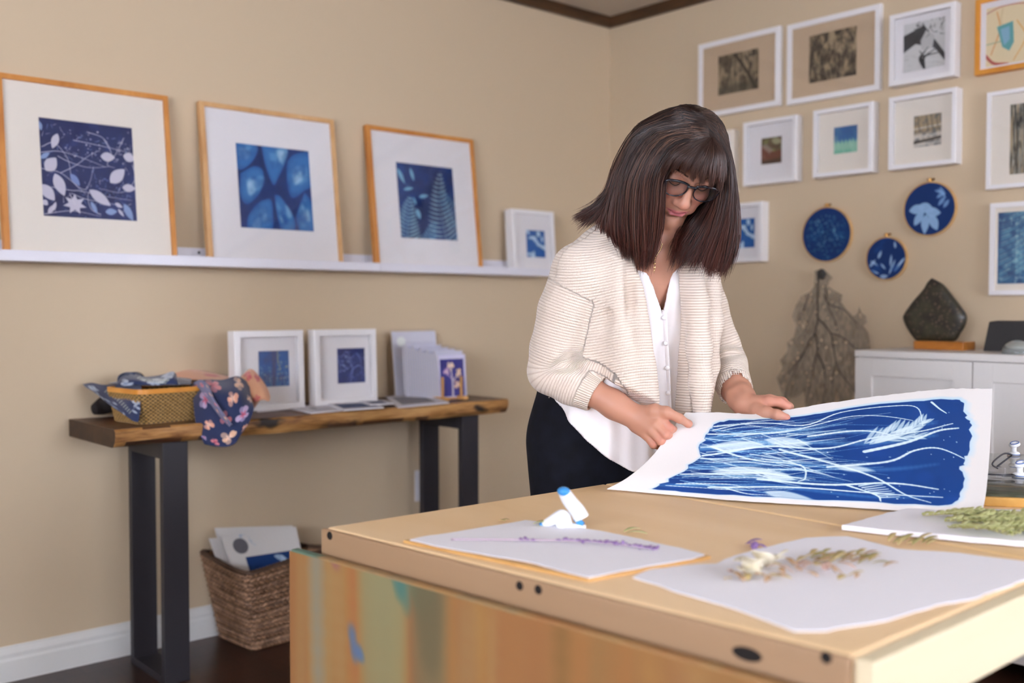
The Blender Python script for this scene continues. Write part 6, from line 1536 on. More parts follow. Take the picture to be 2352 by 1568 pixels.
# ---- blouse
def bfold(amp, n1, n2, ph=0):
    return lambda th, z: amp * (np.sin(th * n1 + 3 * z + ph) * .6 + np.sin(th * n2 - 5 * z + 1.7 * ph) * .4)
blouse_loft = Loft([(.70, 1398, 2.285, .178, .150, 46), (.80, 1396, 2.285, .178, .152, 46), (.90, 1402, 2.275, .166, .150, 46), (1.00, 1415, 2.255, .160, .145, 44), (1.08, 1428, 2.235, .157, .134, 42), (1.15, 1441, 2.217, .150, .1175, 40), (1.215, 1455, 2.197, .118, .088, 38), (1.255, 1461, 2.187, .080, .060, 38)])
_bl_fold = blouse_loft
def blouse():
    lf = blouse_loft; lf.fold = lambda th, z: (.0030 * np.sin(th * 13 + 2 * z) + .0022 * np.sin(th * 23 - 4 * z)) * np.clip((1.16 - z) / .12, 0, 1)
    f = Field([*(W(1400, 2.26, 0)[:2] - .28), .69], [*(W(1400, 2.26, 0)[:2] + .28), 1.28], .0034)
    f.op(lf.fn(), f.lo, f.lo + f.n * f.h, .01)
    # curved shirt-tail hem: high at her right side, low in front
    ang = lambda u, v, a, b: np.arctan2(-u / a, v / b)
    hp = [(1262, 897), (1300, 958), (1350, 1016), (1400, 1056), (1450, 1083), (1485, 1090)]
    uu = []; zz = []
    for x, y in hp:
        q = lf.hit(x, y)
        if q is None: continue
        u, v, a, b = lf.uv(q[0], q[1], q[2]); uu.append(float(ang(u, v, a, b))); zz.append(q[2])
    uu = [-3.15, -1.6, *uu[::-1], 2.0, 3.15]; zz = [.90, .86, *zz[::-1], .935, .92]; i = np.argsort(uu); uu = np.array(uu)[i]; zz = np.array(zz)[i]
    def hem(X, Y, Z):
        u, v, a, b = lf.uv(X, Y, Z); return np.interp(ang(u, v, a, b), uu, zz) - Z
    f.op(hem, f.lo, f.lo + f.n * f.h, .004, 'cut')
    # V neck
    Lp = []; Rp = []
    for x, y, lst in ((1455, 560, Rp), (1480, 606, Rp), (1493, 637, Rp), (1508, 676, Rp), (1523, 720, Rp), (1566, 570, Lp), (1549, 606, Lp), (1543, 637, Lp), (1535, 676, Lp), (1526, 720, Lp)):
        q = lf.hit(x, y)
        if q is None: continue
        u, v, a, b = lf.uv(q[0], q[1], q[2]); lst.append((q[2], float(u)))
    Rp.sort(); Lp.sort(); Rz, Ru = np.array(Rp).T; Lz, Lu = np.array(Lp).T
    def vneck(X, Y, Z):
        u, v, a, b = lf.uv(X, Y, Z); ur = np.interp(Z, Rz, Ru); ul = np.interp(Z, Lz, Lu); zb = min(Rz[0], Lz[0])
        d = np.maximum(np.maximum(ur - u, u - ul), -v); return np.maximum(d, (zb - Z) + 0 * u)
    f.op(vneck, f.lo, f.lo + f.n * f.h, .002, 'sub')
    f.op(lambda X, Y, Z: lf.d(X, Y, Z, -.007), f.lo, f.lo + f.n * f.h, .002, 'sub')
    V, F = f.mesh(); V = smooth_mesh(V, F, 1, .4)
    o = link('blouse', mesh(V, F, True), M['blouse'], PERSON); o['label'] = 'white button-front blouse'
    # front placket and covered buttons
    pts = [lf.hit(x, y, grow=.001) for x, y in ((1525, 712), (1527, 760), (1530, 810), (1533, 860), (1535, 905), (1537, 945))]
    pts = [p for p in pts if p is not None]; MB().tube(cr(pts, 40), .008, 10, flat=.28).build('placket', M['blouse'], o, True)
    for x, y in ((1526, 729), (1529, 788), (1533, 845), (1535, 902)):
        q = lf.hit(x, y, grow=.006)
        if q is not None: MB().ball(q, .0052, 10).build('button', M['blouse'], o, True)
    return lf
M['blouse'] = mat('white_blouse_cloth', 'eeebec', .7, sheen=.2, bump=(40, .15, .003))
blouse()

# ---- cardigan
def knit_mat():
    m = mat('cream_knit', 'e2d3c2', .9, sheen=.3); nt = m.node_tree; N = nt.nodes; L = nt.links; b = N['Principled BSDF']
    A = N.new('ShaderNodeAttribute'); A.attribute_name = 'row'; B = N.new('ShaderNodeAttribute'); B.attribute_name = 'stitch'
    def mth(op, a, c=None, v=None):
        n = N.new('ShaderNodeMath'); n.operation = op; L.new(a, n.inputs[0])
        if c is not None: L.new(c, n.inputs[1])
        if v is not None: n.inputs[1].default_value = v
        return n.outputs[0]
    s1 = mth('ABSOLUTE', mth('SINE', mth('MULTIPLY', A.outputs['Fac'], v=PI / .0058)))
    s2 = mth('MULTIPLY', mth('ABSOLUTE', mth('SINE', mth('MULTIPLY', B.outputs['Fac'], v=PI / .0029))), v=.22)
    Am = N.new('ShaderNodeAttribute'); Am.attribute_name = 'amt'; Rb = N.new('ShaderNodeAttribute'); Rb.attribute_name = 'rib'; Cf = N.new('ShaderNodeAttribute'); Cf.attribute_name = 'cuff'
    h0 = mth('ADD', s1, mth('MULTIPLY', s2, Am.outputs['Fac'])); h1 = mth('ABSOLUTE', mth('SINE', mth('MULTIPLY', Rb.outputs['Fac'], v=PI / .0062)))
    mh = N.new('ShaderNodeMix'); L.new(Cf.outputs['Fac'], mh.inputs[0]); L.new(h0, mh.inputs[2]); L.new(h1, mh.inputs[3]); h = mh.outputs[0]
    bp = N.new('ShaderNodeBump'); bp.inputs['Strength'].default_value = .9; bp.inputs['Distance'].default_value = .0018; L.new(h, bp.inputs['Height']); L.new(bp.outputs[0], b.inputs['Normal'])
    r = N.new('ShaderNodeValToRGB'); r.color_ramp.elements[0].position = .05; r.color_ramp.elements[0].color = (*hexc('cbb7a5'), 1); r.color_ramp.elements[1].position = .8; r.color_ramp.elements[1].color = (*hexc('e4d6c8'), 1)
    L.new(h, r.inputs[0]); L.new(r.outputs[0], b.inputs['Base Color'])
    return m
M['knit'] = knit_mat()
card_loft = Loft([(.86, 1412, 2.258, .172, .168, 46), (.94, 1414, 2.258, .172, .166, 46), (1.02, 1421, 2.243, .174, .160, 44), (1.09, 1430, 2.23, .176, .146, 42), (1.16, 1443, 2.215, .176, .128, 40), (1.22, 1455, 2.20, .152, .098, 38), (1.262, 1461, 2.19, .112, .078, 38), (1.28, 1462, 2.188, .08, .06, 38)])
def cardigan():
    lf = card_loft
    lf.fold = lambda th, z: (.0055 * np.sin(th * 7 + 6 * z) + .0035 * np.sin(th * 12 - 9 * z)) * np.clip((1.2 - z) / .15, 0, 1)
    lo = np.minimum.reduce([ShR, ElR, ShL, ElL, WrL, W(1400, 2.3, .84)]) - .12; hi = np.maximum.reduce([ShR, ElR, ShL, ElL, W(1460, 2.3, 1.25)]) + .14
    lo[2] = .84; f = Field(lo, hi, .0034); full = (f.lo, f.lo + f.n * f.h)
    f.op(lf.fn(), *full, .02)
    # hem rises at the sides
    def hemz(X, Y, Z):
        u, v, a, b = lf.uv(X, Y, Z); return .872 + .075 * np.clip((-u - .02) / .13, 0, 1) + .03 * np.clip(-v / .1, 0, 1) - Z
    edges = {}
    for nm, px in (('R', [(1460, 596), (1475, 650), (1484, 703), (1492, 755), (1499, 800), (1506, 860), (1511, 905), (1513, 945)]), ('L', [(1566, 600), (1570, 650), (1574, 700), (1577, 760), (1578, 820), (1580, 880), (1586, 940)])):
        q = []
        for x, y in px:
            h_ = lf.hit(x, y)
            if h_ is None: continue
            u, v, a, b = lf.uv(h_[0], h_[1], h_[2]); q.append((h_[2], float(u)))
        q.sort(); edges[nm] = np.array(q).T
    (Rz, Ru), (Lz, Lu) = edges['R'], edges['L']
    if len(Lz) < 7: Lz = np.r_[.86, Lz]; Lu = np.r_[Lu[0], Lu]
    def opening(X, Y, Z):
        u, v, a, b = lf.uv(X, Y, Z); ur = np.interp(Z, Rz, Ru); ul = np.maximum(np.interp(Z, Lz, Lu), ur + .012); return np.maximum(np.maximum(ur - u, u - ul), -v)
    def ridge(px, r, k, mode='add', dep=.008):
        q = []
        for x, y in px:
            h_ = lf.hit(x, y)
            if h_ is not None: w_ = CAM - h_; w_ /= np.linalg.norm(w_); q.append(h_ - w_ * dep)
        if len(q) > 1: q = list(cr(np.array(q), 10)); f.chain(q, np.interp(np.linspace(0, 1, 10), np.linspace(0, 1, len(r)), r), k, mode)
    ridge([(1418, 600), (1416, 700), (1432, 800), (1446, 920)], [.012, .020, .020, .016], .022, dep=.010)
    ridge([(1466, 660), (1474, 760), (1486, 850), (1494, 935)], [.010, .014, .014, .012], .016, dep=.006)
    ridge([(1442, 620), (1446, 720), (1459, 820), (1470, 930)], [.004, .007, .007, .006], .016, 'sub', dep=-.002)
    # folds that hang from the shoulder on her right front
    f.chain([P(1404, 610, 2.12), P(1408, 720, 2.10), P(1425, 830, 2.10), P(1445, 920, 2.10)], [.020, .022, .022, .018], .03)
    f.chain([P(1446, 620, 2.105), P(1458, 740, 2.085), P(1474, 840, 2.09), P(1486, 920, 2.10)], [.014, .016, .016, .014], .025)
    f.op(opening, *full, .006, 'sub')
    # back neck band and her left front panel, hanging free
    f.chain([P(1590, 610, 2.165), P(1600, 700, 2.135), P(1606, 800, 2.125), P(1610, 880, 2.125), P(1612, 945, 2.13)], [.022, .024, .024, .022, .019], .020)
    f.chain([P(1628, 640, 2.20), P(1632, 740, 2.17), P(1630, 840, 2.165), P(1624, 935, 2.16)], [.026, .024, .018, .010], .020)
    f.op(hemz, *full, .006, 'cut')
    f.op(lambda X, Y, Z: blouse_loft.d(X, Y, Z, -.001) + 0 * X, *full, .002, 'sub')
    # shoulders and sleeves
    f.chain([NeckB + vec(-.02, .03, .006), ShR * .5 + NeckB * .5 + vec(0, .02, .008), ShR], [.050, .052, .056], .03)
    f.chain([NeckB + vec(.02, .03, .004), ShL * .5 + NeckB * .5 + vec(0, .02, .008), ShL + vec(0, 0, 0)], [.048, .050, .052], .03)
    aR = [ShR, ShR * .6 + ElR * .4 + vec(-.006, 0, 0), ShR * .22 + ElR * .78 + vec(-.004, 0, 0), ElR, ElR * .55 + P(1368, 908, 2.103) * .45 + vec(0, 0, -.004), P(1368, 908, 2.103)]
    f.chain(aR, [.056, .056, .053, .049, .043, .0365], .009)
    # sleeve creases at the inner elbow, and the fold between arm and body
    q_ = [P(1400, 712, 2.062), P(1385, 750, 2.058), P(1358, 792, 2.062), P(1326, 832, 2.072)]
    f.chain(cr(np.array(q_), 8), [.003, .006, .008, .009, .009, .008, .006, .004], .016, 'sub')
    for a_, b_, r_ in (((1236, 700, 2.05), (1300, 716, 2.035), .004), ((1228, 776, 2.06), (1296, 800, 2.04), .004), ((1240, 850, 2.06), (1300, 852, 2.05), .004)): f.cone(P(*a_), P(*b_), r_, r_ * .6, .014, 'sub')
    f.cone(P(1318, 838, 2.06), P(1285, 812, 2.07), .005, .003, .012, 'sub')
    aL = [ShL, ShL * .6 + ElL * .4, ShL * .2 + ElL * .8, ElL, P(1688, 893, 2.205)]
    f.chain(aL, [.052, .046, .044, .045, .0385], .012)
    # open the cuffs
    cR = P(1368, 908, 2.103); dR = (WrR - ElR) / np.linalg.norm(WrR - ElR)
    def off(c, d, rad):
        def fn(X, Y, Z):
            pl = (X - c[0]) * d[0] + (Y - c[1]) * d[1] + (Z - c[2]) * d[2]; r2 = (X - c[0]) ** 2 + (Y - c[1]) ** 2 + (Z - c[2]) ** 2 - pl ** 2
            return np.maximum(np.maximum(-pl, pl - .05), np.sqrt(np.maximum(r2, 0)) - rad)
        f.op(fn, c - .08, c + .08, .003, 'sub')
    off(cR, dR, .041)
    cL = P(1692, 899, 2.190); dL = cL - ElL; dL /= np.linalg.norm(dL)
    off(cL, dL, .043)
    f.cone(cR - dR * .035, cR + dR * .03, .0315, .0305, .002, 'sub'); f.cone(cL - dL * .035, cL + dL * .03, .0335, .0330, .002, 'sub')
    # the neck opening
    f.cone(NeckB + vec(.018, -.035, -.03), hw((0, -.01, -.08)), .066, .070, .012, 'sub')
    V, F = f.mesh(); V = smooth_mesh(V, F, 1, .4)
    # knit coordinates
    def along(A, pts):
        p = cr(np.array(pts), 60); al = np.r_[0, np.cumsum(np.linalg.norm(np.diff(p, axis=0), axis=1))]; tg = np.gradient(p, axis=0)
        for _ in range(12): tg[1:-1] = (tg[:-2] + 2 * tg[1:-1] + tg[2:]) / 4
        tg /= np.linalg.norm(tg, axis=1)[:, None]; ref = RT * .3 + FH * -.9; W0 = np.zeros(len(V)); S0 = np.zeros(len(V)); W1_ = np.zeros(len(V)); best = np.full(len(V), 1e9)
        for i in range(60):              # soft nearest station along the sleeve
            r = V - p[i]; pr = r @ tg[i]; d = np.linalg.norm(r, axis=1); e1_ = np.cross(tg[i], ref); e1_ /= np.linalg.norm(e1_); e2_ = np.cross(tg[i], e1_)
            k = np.exp(-(pr / .006) ** 2) * np.exp(-(d / .03) ** 2) + 1e-30; W0 += k; S0 += k * (al[i] + pr); W1_ += k * np.arctan2(r @ e2_, r @ e1_) * .045; best = np.minimum(best, d)
        return best, S0 / W0, W1_ / W0
    dR_, sR, wR = along(V, aR); dL_, sL, wL = along(V, aL)
    u, v, a, b = lf.uv(V[:, 0], V[:, 1], V[:, 2]); th = np.arctan2(v / b, u / a)
    row = V[:, 2] + .004 * np.sin(th * 5) + .02 * np.cos(th) ** 2; st = th * .16
    uR_ = (ElR - ShR) / np.linalg.norm(ElR - ShR); uL_ = (ElL - ShL) / np.linalg.norm(ElL - ShL)
    mR = (dR_ < .066) & ((V - ShR) @ uR_ > .045 + .25 * ((V - ShR) @ RT)); mL = (dL_ < .056) & ((V - ShL) @ uL_ > .045)
    def sm(x): x = np.clip(x, 0, 1); return x * x * (3 - 2 * x)
    amt = np.ones(len(V)); rib = np.zeros(len(V)); cuff_ = np.zeros(len(V))
    for d_, s_, w_, m_, r_ in ((dR_, sR, wR, mR, .066), (dL_, sL, wL, mL, .056)):
        k = 1.0 * m_; s_ = np.nan_to_num(s_)
        o_ = np.round((np.median(row[m_] + s_[m_])) / .0058) * .0058; row = row * (1 - k) + (o_ - s_) * k; st = st * (1 - k) + np.nan_to_num(w_) * k
    cuff = ((V - cR) @ dR > -.032) & (np.linalg.norm(V - cR, axis=1) < .07) & (dR_ < .046); rib[cuff] = wR[cuff]; cuff_[cuff] = 1
    cuff = ((V - cL) @ dL > -.032) & (np.linalg.norm(V - cL, axis=1) < .07); rib[cuff] = wL[cuff]; cuff_[cuff] = 1
    for z_, u_ in ((Rz, Ru), (Lz, Lu)):     # ribbed front bands
        m = (np.abs(u - np.interp(V[:, 2], z_, u_)) < .020) & (v > 0) & ~mR & ~mL; amt[m] = 0
    o = link('cardigan', mesh(V, F, True, attrs={'row': row, 'stitch': st, 'rib': rib, 'cuff': cuff_, 'amt': amt}), M['knit'], PERSON); o['label'] = 'cream open-front knit cardigan'
cardigan()

# ---- necklace
def necklace():
    b = MB(); gold = mat('gold', 'd9b98a', .25, metal=1)
    def surf(x, y):
        t = np.linspace(1.95, 2.4, 900); p = CAM + ray(x, y) * t[:, None]
        v = np.minimum.reduce([body_loft.d(p[:, 0], p[:, 1], p[:, 2]) - .002, np.linalg.norm(p - (NeckB + vec(.03, -.045, -.03)), axis=1) - .034]); i = int(np.argmax(v < 0)); return p[i] if v[i] < 0 else P(x, y, 2.12)
    q = [P(1521, 560, 2.075), P(1517, 572, 2.075), P(1510, 583, 2.075), P(1505, 592, 2.075)]
    ch = cr(q, 26)
    for p in ch: b.ball(p, .0014, 5)
    o = b.build('necklace', gold, PERSON, True); o['label'] = 'fine gold chain with small pendant'
    b = MB(); 
    for k in range(3): b.box(-.003, .003, -.002, .002, -.005 - k * .0075, 0 - k * .0075, trs(P(1503.5, 594, 2.073), (0, 0, _yaw)), .0008)
    b.tube([P(1503, 616, 2.074), P(1502, 628, 2.076)], [.0014, .0006], 6); b.build('pendant', gold, o, True)
necklace()

# ---- glasses
def glasses():
    blk = mat('black_acetate', '14131d', .22, coat=.4); root = None
    def lens_path(s):
        p = []
        for x, z in [(-.024, .014), (-.012, .0175), (.004, .018), (.018, .0165), (.0255, .011), (.0245, .0), (.019, -.012), (.007, -.019), (-.008, -.0195), (-.020, -.013), (-.0255, -.001)]: p.append((s * (.0335 + x), .106 - .10 * abs(.0335 + x) ** 1 * .22 - .0, -.0035 + z))
        q = cr(np.array(p + p[:1]), 56)[:-1]; return np.array([hw(v) for v in q])
    b = MB()
    P_ = {}
    for s in (-1, 1):
        p = lens_path(s); P_[s] = p; z = ((p - HC) @ HR)[:, 2]; r = np.interp(z, [-.02, .0, .012], [.0013, .0016, .0027]); b.tube(p, r, 8, closed=True)
    b.tube(cr([hw((-.011, .1055, .006)), hw((0, .1085, .0085)), hw((.011, .1055, .006))], 12), .0024, 8)
    for s in (-1, 1): b.tube(cr([hw((s * .057, .094, .0085)), hw((s * .0655, .092, .0105)), hw((s * .0695, .086, .0105))], 8), [.003] * 8, 8)
    g = b.build('eyeglasses', blk, PERSON, True); g['label'] = 'black-rimmed eyeglasses'
    M['lens'] = glass_mat('spectacle_lens', 'fbfbfd', .0, .7)
    for s in (-1, 1):
        p = P_[s]; c = p.mean(0); V = np.vstack([c[None] + HF * .001, p]); n = len(p); b = MB(); b.add(V, [(0, 1 + k, 1 + (k + 1) % n) for k in range(n)]); l = b.build('lens', M['lens'], g, True); md = l.modifiers.new('t', 'SOLIDIFY'); md.thickness = .0012
        MB().tube(cr([hw((s * .0695, .086, .0105)), hw((s * .074, .05, .0085)), hw((s * .0765, .01, .006)), hw((s * .0775, -.015, -.004))], 16), .0022, 8).build('temple', blk, g, True)
        MB().box(-.0018, .0018, -.0012, .0012, -.0032, .0032, frame_T(hw((s * .0625, .0955, .0095)), HL, HF, HU)).build('hinge_stud', M['steel'], g)
    for s in (-1, 1):                    # lashes and brows
        b = MB(); b.tube(cr([hw((s * .0175, .0835, -.0045)), hw((s * .025, .0885, -.0080)), hw((s * .034, .0885, -.0088)), hw((s * .0445, .0815, -.0055))], 14), np.interp(np.linspace(0, 1, 14), [0, .5, 1], [.0005, .0012, .0007]), 6)
        for k in range(16):
            t = k / 15; a = np.array([s * (.0185 + .026 * t), .0835 + .0055 * math.sin(PI * t), -.0055 - .003 * math.sin(PI * t)]); b.tube([hw(a), hw(a + [s * .0015 * t, .0035, -.0030])], [.00035, .0001], 4)
        b.build('eyelashes', mat('lash_brown', '1e1210', .7), PERSON, True)
        b = MB(); rg_ = np.random.default_rng(5)
        for k in range(60):
            t = rg_.uniform(0, 1); x = .014 + .034 * t; a = np.array([s * x, .0975 - .55 * max(0, x - .018) ** 1.0 * .75, .0235 + .006 * math.sin(PI * t * .8) + rg_.normal(0, .0012)]); b.tube([hw(a), hw(a + [s * .006, -.0015, .0008])], [.0005, .0002], 4)
        b.build('eyebrow', mat('brow_brown', '4a2f24', .7), PERSON, True)
glasses()

# ---- hair
def hair():
    D0 = 0
    G = [  # guides in order around the head, each from the parting to the tip
        [(1630, 322, 1.975), (1570, 345, 1.965), (1528, 400, 1.985), (1519, 465, 2.005), (1512, 535, 2.04), (1484, 610, 2.07)],
        [(1630, 312, 1.975), (1545, 330, 1.965), (1496, 400, 1.975), (1486, 490, 2.00), (1482, 560, 2.03), (1468, 632, 2.06)],
        [(1626, 296, 1.975), (1508, 308, 1.985), (1448, 395, 1.995), (1434, 480, 2.01), (1440, 560, 2.03), (1450, 606, 2.07)],
        [(1618, 278, 1.98), (1482, 300, 2.02), (1426, 385, 2.05), (1405, 465, 2.06), (1398, 530, 2.07), (1412, 572, 2.09)],
        [(1606, 257, 2.00), (1472, 290, 2.07), (1416, 385, 2.12), (1392, 448, 2.13), (1360, 486, 2.14), (1325, 511, 2.15)],
        [(1596, 245, 2.01), (1490, 272, 2.11), (1432, 345, 2.18), (1405, 430, 2.22), (1375, 480, 2.25), (1345, 510, 2.26)],
        [(1592, 241, 2.02), (1530, 258, 2.17), (1485, 350, 2.25), (1465, 440, 2.29), (1450, 500, 2.31), (1440, 540, 2.32)],
        [(1594, 240, 2.03), (1570, 255, 2.19), (1560, 360, 2.27), (1560, 440, 2.30), (1560, 510, 2.31), (1555, 560, 2.31)],
        [(1600, 241, 2.03), (1605, 258, 2.19), (1615, 370, 2.26), (1625, 450, 2.27), (1630, 530, 2.27), (1625, 590, 2.26)],
        [(1606, 245, 2.02), (1636, 275, 2.14), (1655, 380, 2.21), (1665, 470, 2.22), (1662, 550, 2.21), (1650, 606, 2.20)],
        [(1614, 252, 2.01), (1656, 300, 2.09), (1678, 400, 2.14), (1688, 485, 2.15), (1682, 560, 2.14), (1662, 612, 2.14)],
        [(1624, 264, 2.00), (1668, 325, 2.03), (1686, 420, 2.06), (1694, 500, 2.07), (1688, 568, 2.08), (1664, 622, 2.09)],
        [(1632, 280, 1.985), (1672, 350, 1.99), (1684, 430, 2.00), (1682, 510, 2.02), (1668, 580, 2.04), (1646, 640, 2.06)],
        [(1638, 300, 1.975), (1668, 365, 1.985), (1674, 440, 2.00), (1656, 520, 2.02), (1636, 580, 2.04), (1624, 636, 2.06)],
        [(1638, 314, 1.975), (1660, 380, 1.99), (1664, 450, 2.02), (1634, 530, 2.06), (1610, 580, 2.07), (1592, 622, 2.08)],
        [(1636, 322, 1.98), (1656, 390, 2.01), (1650, 460, 2.06), (1600, 530, 2.10), (1570, 575, 2.10), (1554, 612, 2.10)],
        [(1640, 320, 2.00), (1664, 400, 2.06), (1640, 470, 2.13), (1584, 525, 2.13), (1556, 560, 2.09), (1546, 600, 2.07)]]
    G = [np.array([P(*p) for p in g]) for g in G]; NG = len(G); NP = 22
    R_ = np.stack([cr(g, NP) for g in G])                       # (NG, NP, 3)
    dense = np.stack([cr(R_[:, j], 240) for j in range(NP)], 1)  # (240, NP, 3)
    ctr = np.array([HC + (hw((0, -.01, .03)) - HC) * 0 + HU * .02 - HF * .01 for _ in range(1)])[0]
    g_ = np.random.default_rng(12)
    V = []; F = []; C = []; n = 0
    def push(p, m):
        q = (p - HC) @ HR - [0, .000, .028]; r_ = np.array([.071, .078, .072]) + m; k = np.sqrt(((q / r_) ** 2).sum(1)); s_ = np.where(k < 1, 1 / np.maximum(k, .2), 1)[:, None]
        return (q * s_ + [0, .000, .028]) @ HR.T + HC
    def snap(p, m):
        q = (p - HC) @ HR - [0, .000, .028]; r_ = np.array([.071, .078, .072]) + m; return (q / np.sqrt(((q / r_) ** 2).sum()) + [0, .000, .028]) @ HR.T + HC
    def strand(p, r, c0, c1):
        nonlocal n
        m = len(p); t = np.gradient(p, axis=0); t /= np.linalg.norm(t, axis=1)[:, None] + 1e-9
        a = np.cross(t, HU + .01); a /= np.linalg.norm(a, axis=1)[:, None] + 1e-9; b = np.cross(t, a)
        s = np.linspace(0, 1, m); rr = r * np.clip((1 - s) * 5, .1, 1) ** .6 * np.clip(s * 10 + .25, 0, 1)
        ring = np.stack([p + (a * math.cos(q) + b * math.sin(q)) * rr[:, None] for q in (0, 2.094, 4.189)], 1)
        V.append(ring.reshape(-1, 3)); i = np.arange(m - 1)[:, None] * 3; k = np.arange(3)[None]; k2 = (k + 1) % 3
        F.append((np.stack([i + k, i + k2, i + 3 + k2, i + 3 + k], -1).reshape(-1, 4)) + n); n += 3 * m
        cc = c0 * (1 - s[:, None] ** 1.6) + c1 * s[:, None] ** 1.6; C.append(np.repeat(cc, 3, 0))
    dark = lin([.07, .045, .045]); mid = lin([.175, .105, .088]); red = lin([.37, .195, .16]); lite = lin([.42, .31, .25])
    N_ = 13000
    clump = np.sort(g_.uniform(0, 239, 230)); clL = np.clip(g_.normal(.95, .055, 230), .8, 1.05); clt = g_.normal(0, .007, (230, 3))
    for k in range(N_):
        s = g_.uniform(0, 239); i = int(s); fr = s - i; base = dense[i] * (1 - fr) + dense[min(i + 1, 239)] * fr
        lay = g_.uniform(0, 1) ** .7                             # 0 deep .. 1 surface
        t = np.linspace(0, 1, NP)[:, None]
        inw = ctr - base; inw /= np.linalg.norm(inw, axis=1)[:, None]; 
        off = inw * (1 - lay) * .020 * np.clip(t * 6, 0, 1)
        ci = int(np.argmin(np.abs(clump - s))); sc = clump[ci]; j = int(sc); bc = dense[j] * (1 - sc + j) + dense[min(j + 1, 239)] * (sc - j); base = base + (bc - base) * (.7 * t ** 2) + clt[ci] * t ** 3
        L = np.clip(clL[ci] + g_.normal(0, .03), .7, 1.06); w = g_.normal(0, .0022, 3); ph = g_.uniform(0, 6)
        p = base + off + w * np.clip(t * 3, .2, 1) + (g_.normal(0, .004, 3) * t ** 3) + np.sin(t * 7 + ph) * g_.normal(0, .0012, 3)
        root = (g_.normal(0, .004, 3)); p[:2] += root * .5
        p[0] = p[0] - (p[1] - p[0]) * g_.uniform(0, .4)
        p = push(p, .001 + .008 * lay); p[0] = snap(p[0], .001 + .003 * lay); p[1] = p[1] * .5 + snap(p[1], .003 + .006 * lay) * .5
        q = cr(p[:max(4, int(NP * min(1, L)))], 16)
        # clumps
        tone = g_.uniform(0, 1); c0 = dark * (1 - .5 * tone) + mid * .5 * tone; c1 = (red * .75 + mid * .25) if tone > .25 else mid
        if g_.uniform() < .10: c0 = lite; c1 = red
        elif g_.uniform() < .3: c0 = mid * .7 + lite * .3
        strand(q, g_.uniform(.00045, .0008), c0, c1)
    # fringe
    B = [[(1628, 318, 1.972), (1580, 335, 1.952), (1540, 362, 1.955), (1516, 402, 1.972)], [(1630, 318, 1.970), (1592, 338, 1.948), (1558, 362, 1.950), (1538, 392, 1.965)], [(1631, 319, 1.97), (1602, 342, 1.946), (1576, 368, 1.948), (1560, 396, 1.962)], [(1632, 320, 1.97), (1614, 346, 1.945), (1594, 378, 1.947), (1582, 410, 1.960)],
         [(1633, 320, 1.97), (1624, 350, 1.946), (1610, 388, 1.948), (1603, 423, 1.960)], [(1634, 320, 1.97), (1636, 352, 1.948), (1630, 392, 1.950), (1624, 429, 1.962)], [(1636, 319, 1.972), (1650, 352, 1.955), (1650, 395, 1.960), (1643, 434, 1.970)], [(1637, 317, 1.972), (1662, 352, 1.97), (1667, 400, 1.975), (1660, 442, 1.985)]]
    Bd = np.stack([cr(np.stack([cr(np.array([P(*q) for q in g]), 12) for g in B])[:, j], 120) for j in range(12)], 1)
    for k in range(2600):
        s = g_.uniform(0, 1); gap = .62 + .38 * abs(math.sin(s * 21 + 1)); s = s * 119; i = int(s); base = Bd[i] + (Bd[min(i + 1, 119)] - Bd[i]) * (s - i)
        t = np.linspace(0, 1, 12)[:, None]; p = base + HF * g_.uniform(-.006, .003) * np.clip(t * 3, 0, 1) + g_.normal(0, .002, 3) * t + g_.normal(0, .0015, 3)
        L = np.clip(gap + g_.normal(0, .05), .45, 1.04); q = cr(p[:max(4, int(12 * L))], 11); tone = g_.uniform(0, 1)
        strand(q, g_.uniform(.0004, .0007), mid * (1 - .4 * tone) + lite * .25 * tone, mid * .6 + red * .5 * tone + lite * .2)
    # stray hairs
    for k in range(120):
        s = g_.uniform(60, 239); base = dense[int(s)]; t = np.linspace(0, 1, NP)[:, None]; out = base - ctr; out /= np.linalg.norm(out, axis=1)[:, None]
        p = base + out * g_.uniform(.002, .010) * np.sin(t * PI) + g_.normal(0, .01, 3) * t ** 2; strand(cr(p, 14), .00035, mid, red)
    # dense under-layer following the guides
    U_ = cr(dense.transpose(1, 0, 2).reshape(NP, -1), 16).reshape(16, 240, 3).transpose(1, 0, 2)[::3]
    t = np.linspace(0, .93, 16); U2 = np.stack([np.stack([np.interp(t * (NP - 1), np.arange(NP), dense[i][:, c]) for c in range(3)], -1) for i in range(0, 240, 3)])
    inw = ctr - U2; inw /= np.linalg.norm(inw, axis=2)[..., None]; U2 = U2 + inw * (.014 + .006 * np.linspace(0, 1, 16))[None, :, None]; U2 = push(U2.reshape(-1, 3), .002).reshape(U2.shape)
    V.append(U2.reshape(-1, 3)); F.append(grid_faces(U2.shape[0], 16) + n); C.append(np.tile(dark * .8, (U2.shape[0] * 16, 1))); n += U2.shape[0] * 16
    # scalp cap
    f = Field(HC - .14, HC + .14, .004); f.ell(hw((0, .000, .028)), (.0705, .077, .071), HR, .01)
    fc = lambda X, Y, Z: -1.0 * ((X - HC[0]) * HU[0] + (Y - HC[1]) * HU[1] + (Z - HC[2]) * HU[2]) - .02 + .9 * np.maximum((X - HC[0]) * HF[0] + (Y - HC[1]) * HF[1] + (Z - HC[2]) * HF[2] + .0, 0)
    f.op(fc, f.lo, f.lo + f.n * f.h, .006, 'cut'); v, ff = f.mesh(); V.append(v); F.append(ff + n); C.append(np.tile(mid, (len(v), 1))); n += len(v)
    me = mesh(np.concatenate(V), np.concatenate(F), True, col=np.concatenate(C))
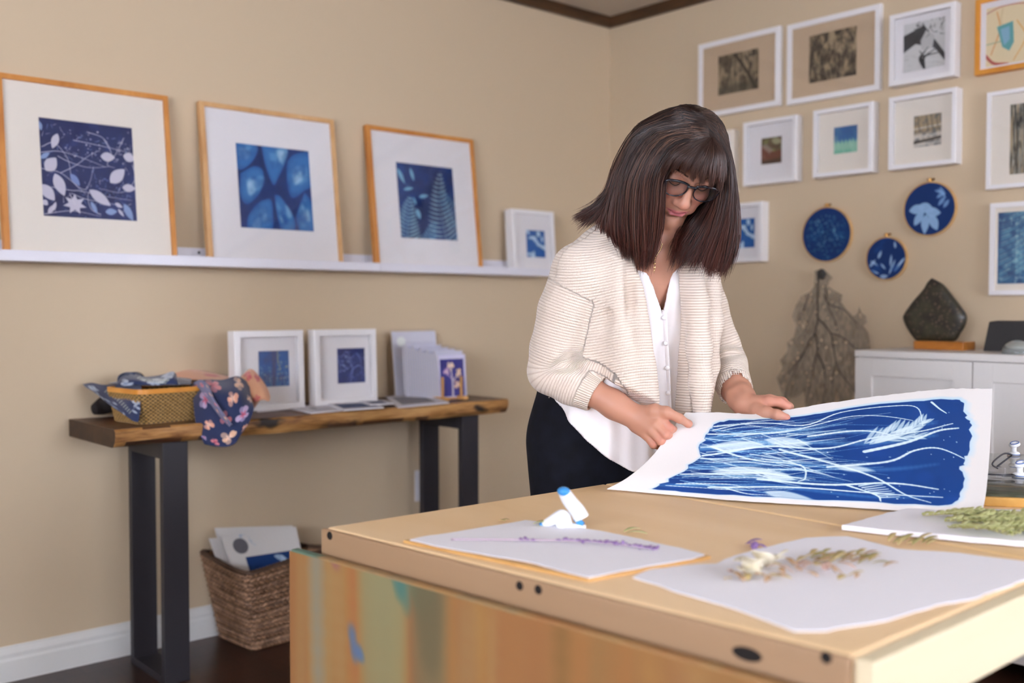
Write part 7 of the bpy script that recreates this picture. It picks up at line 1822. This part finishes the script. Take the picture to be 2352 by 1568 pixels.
    m_ = mat('hair', '3a261e', .38, attr='Col', spec=.55); o = link('hair', me, m_, PERSON); o['label'] = 'long dark brown hair with fringe and reddish ends'
hair()
# ------------------------------------------------------------------ camera, light
cd = bpy.data.cameras.new('camera'); co = bpy.data.objects.new('camera', cd); COL.objects.link(co); SC.camera = co
cd.sensor_width = 36; cd.sensor_fit = 'HORIZONTAL'; cd.lens = 36 * FPX / 2352; cd.clip_start = .02
R3 = Matrix(((RT[0], UP[0], -FW[0]), (RT[1], UP[1], -FW[1]), (RT[2], UP[2], -FW[2])))
co.matrix_world = Matrix.Translation(Vector(CAM)) @ R3.to_4x4()
cd.dof.use_dof = True; cd.dof.focus_distance = 2.11; cd.dof.aperture_fstop = 2.2
w = bpy.data.worlds.new('sky'); SC.world = w; w.use_nodes = True
bg = w.node_tree.nodes['Background']; bg.inputs[0].default_value = (.82, .86, 1.0, 1); bg.inputs[1].default_value = SKY
def portal(name, w_, axis):
    l = bpy.data.lights.new(name, 'AREA'); l.shape = 'RECTANGLE'; a0, a1, z0, z1 = w_; l.size = a1 - a0; l.size_y = z1 - z0
    l.cycles.is_portal = True
    o = bpy.data.objects.new(name, l); COL.objects.link(o)
    if axis == 'y': o.location = ((a0 + a1) / 2, Y0 - .025, (z0 + z1) / 2); o.rotation_euler = (PI / 2, 0, PI)
    elif axis == 's': o.location = (X0 - .025, (a0 + a1) / 2, (z0 + z1) / 2); o.rotation_euler = (PI / 2, 0, PI / 2)
    else: o.location = (.025, (a0 + a1) / 2, (z0 + z1) / 2); o.rotation_euler = (PI / 2, 0, -PI / 2)
    return o
portal('fill_window_back', W_FILL_BACK, 'y'); portal('daylight_window_2', W2, 'x'); portal('fill_window_side', W_FILL_SIDE, 's')
vs = SC.view_settings; vs.view_transform = 'Standard'; vs.look = 'None'; vs.gamma = 1; vs.use_curve_mapping = False; vs.exposure = EXPO
SC.cycles.use_denoising = True
SC.cycles.max_bounces = 10; SC.cycles.diffuse_bounces = 6; SC.cycles.transparent_max_bounces = 12
SC.cycles.caustics_reflective = False; SC.cycles.caustics_refractive = False
SC.cycles.sample_clamp_indirect = 8
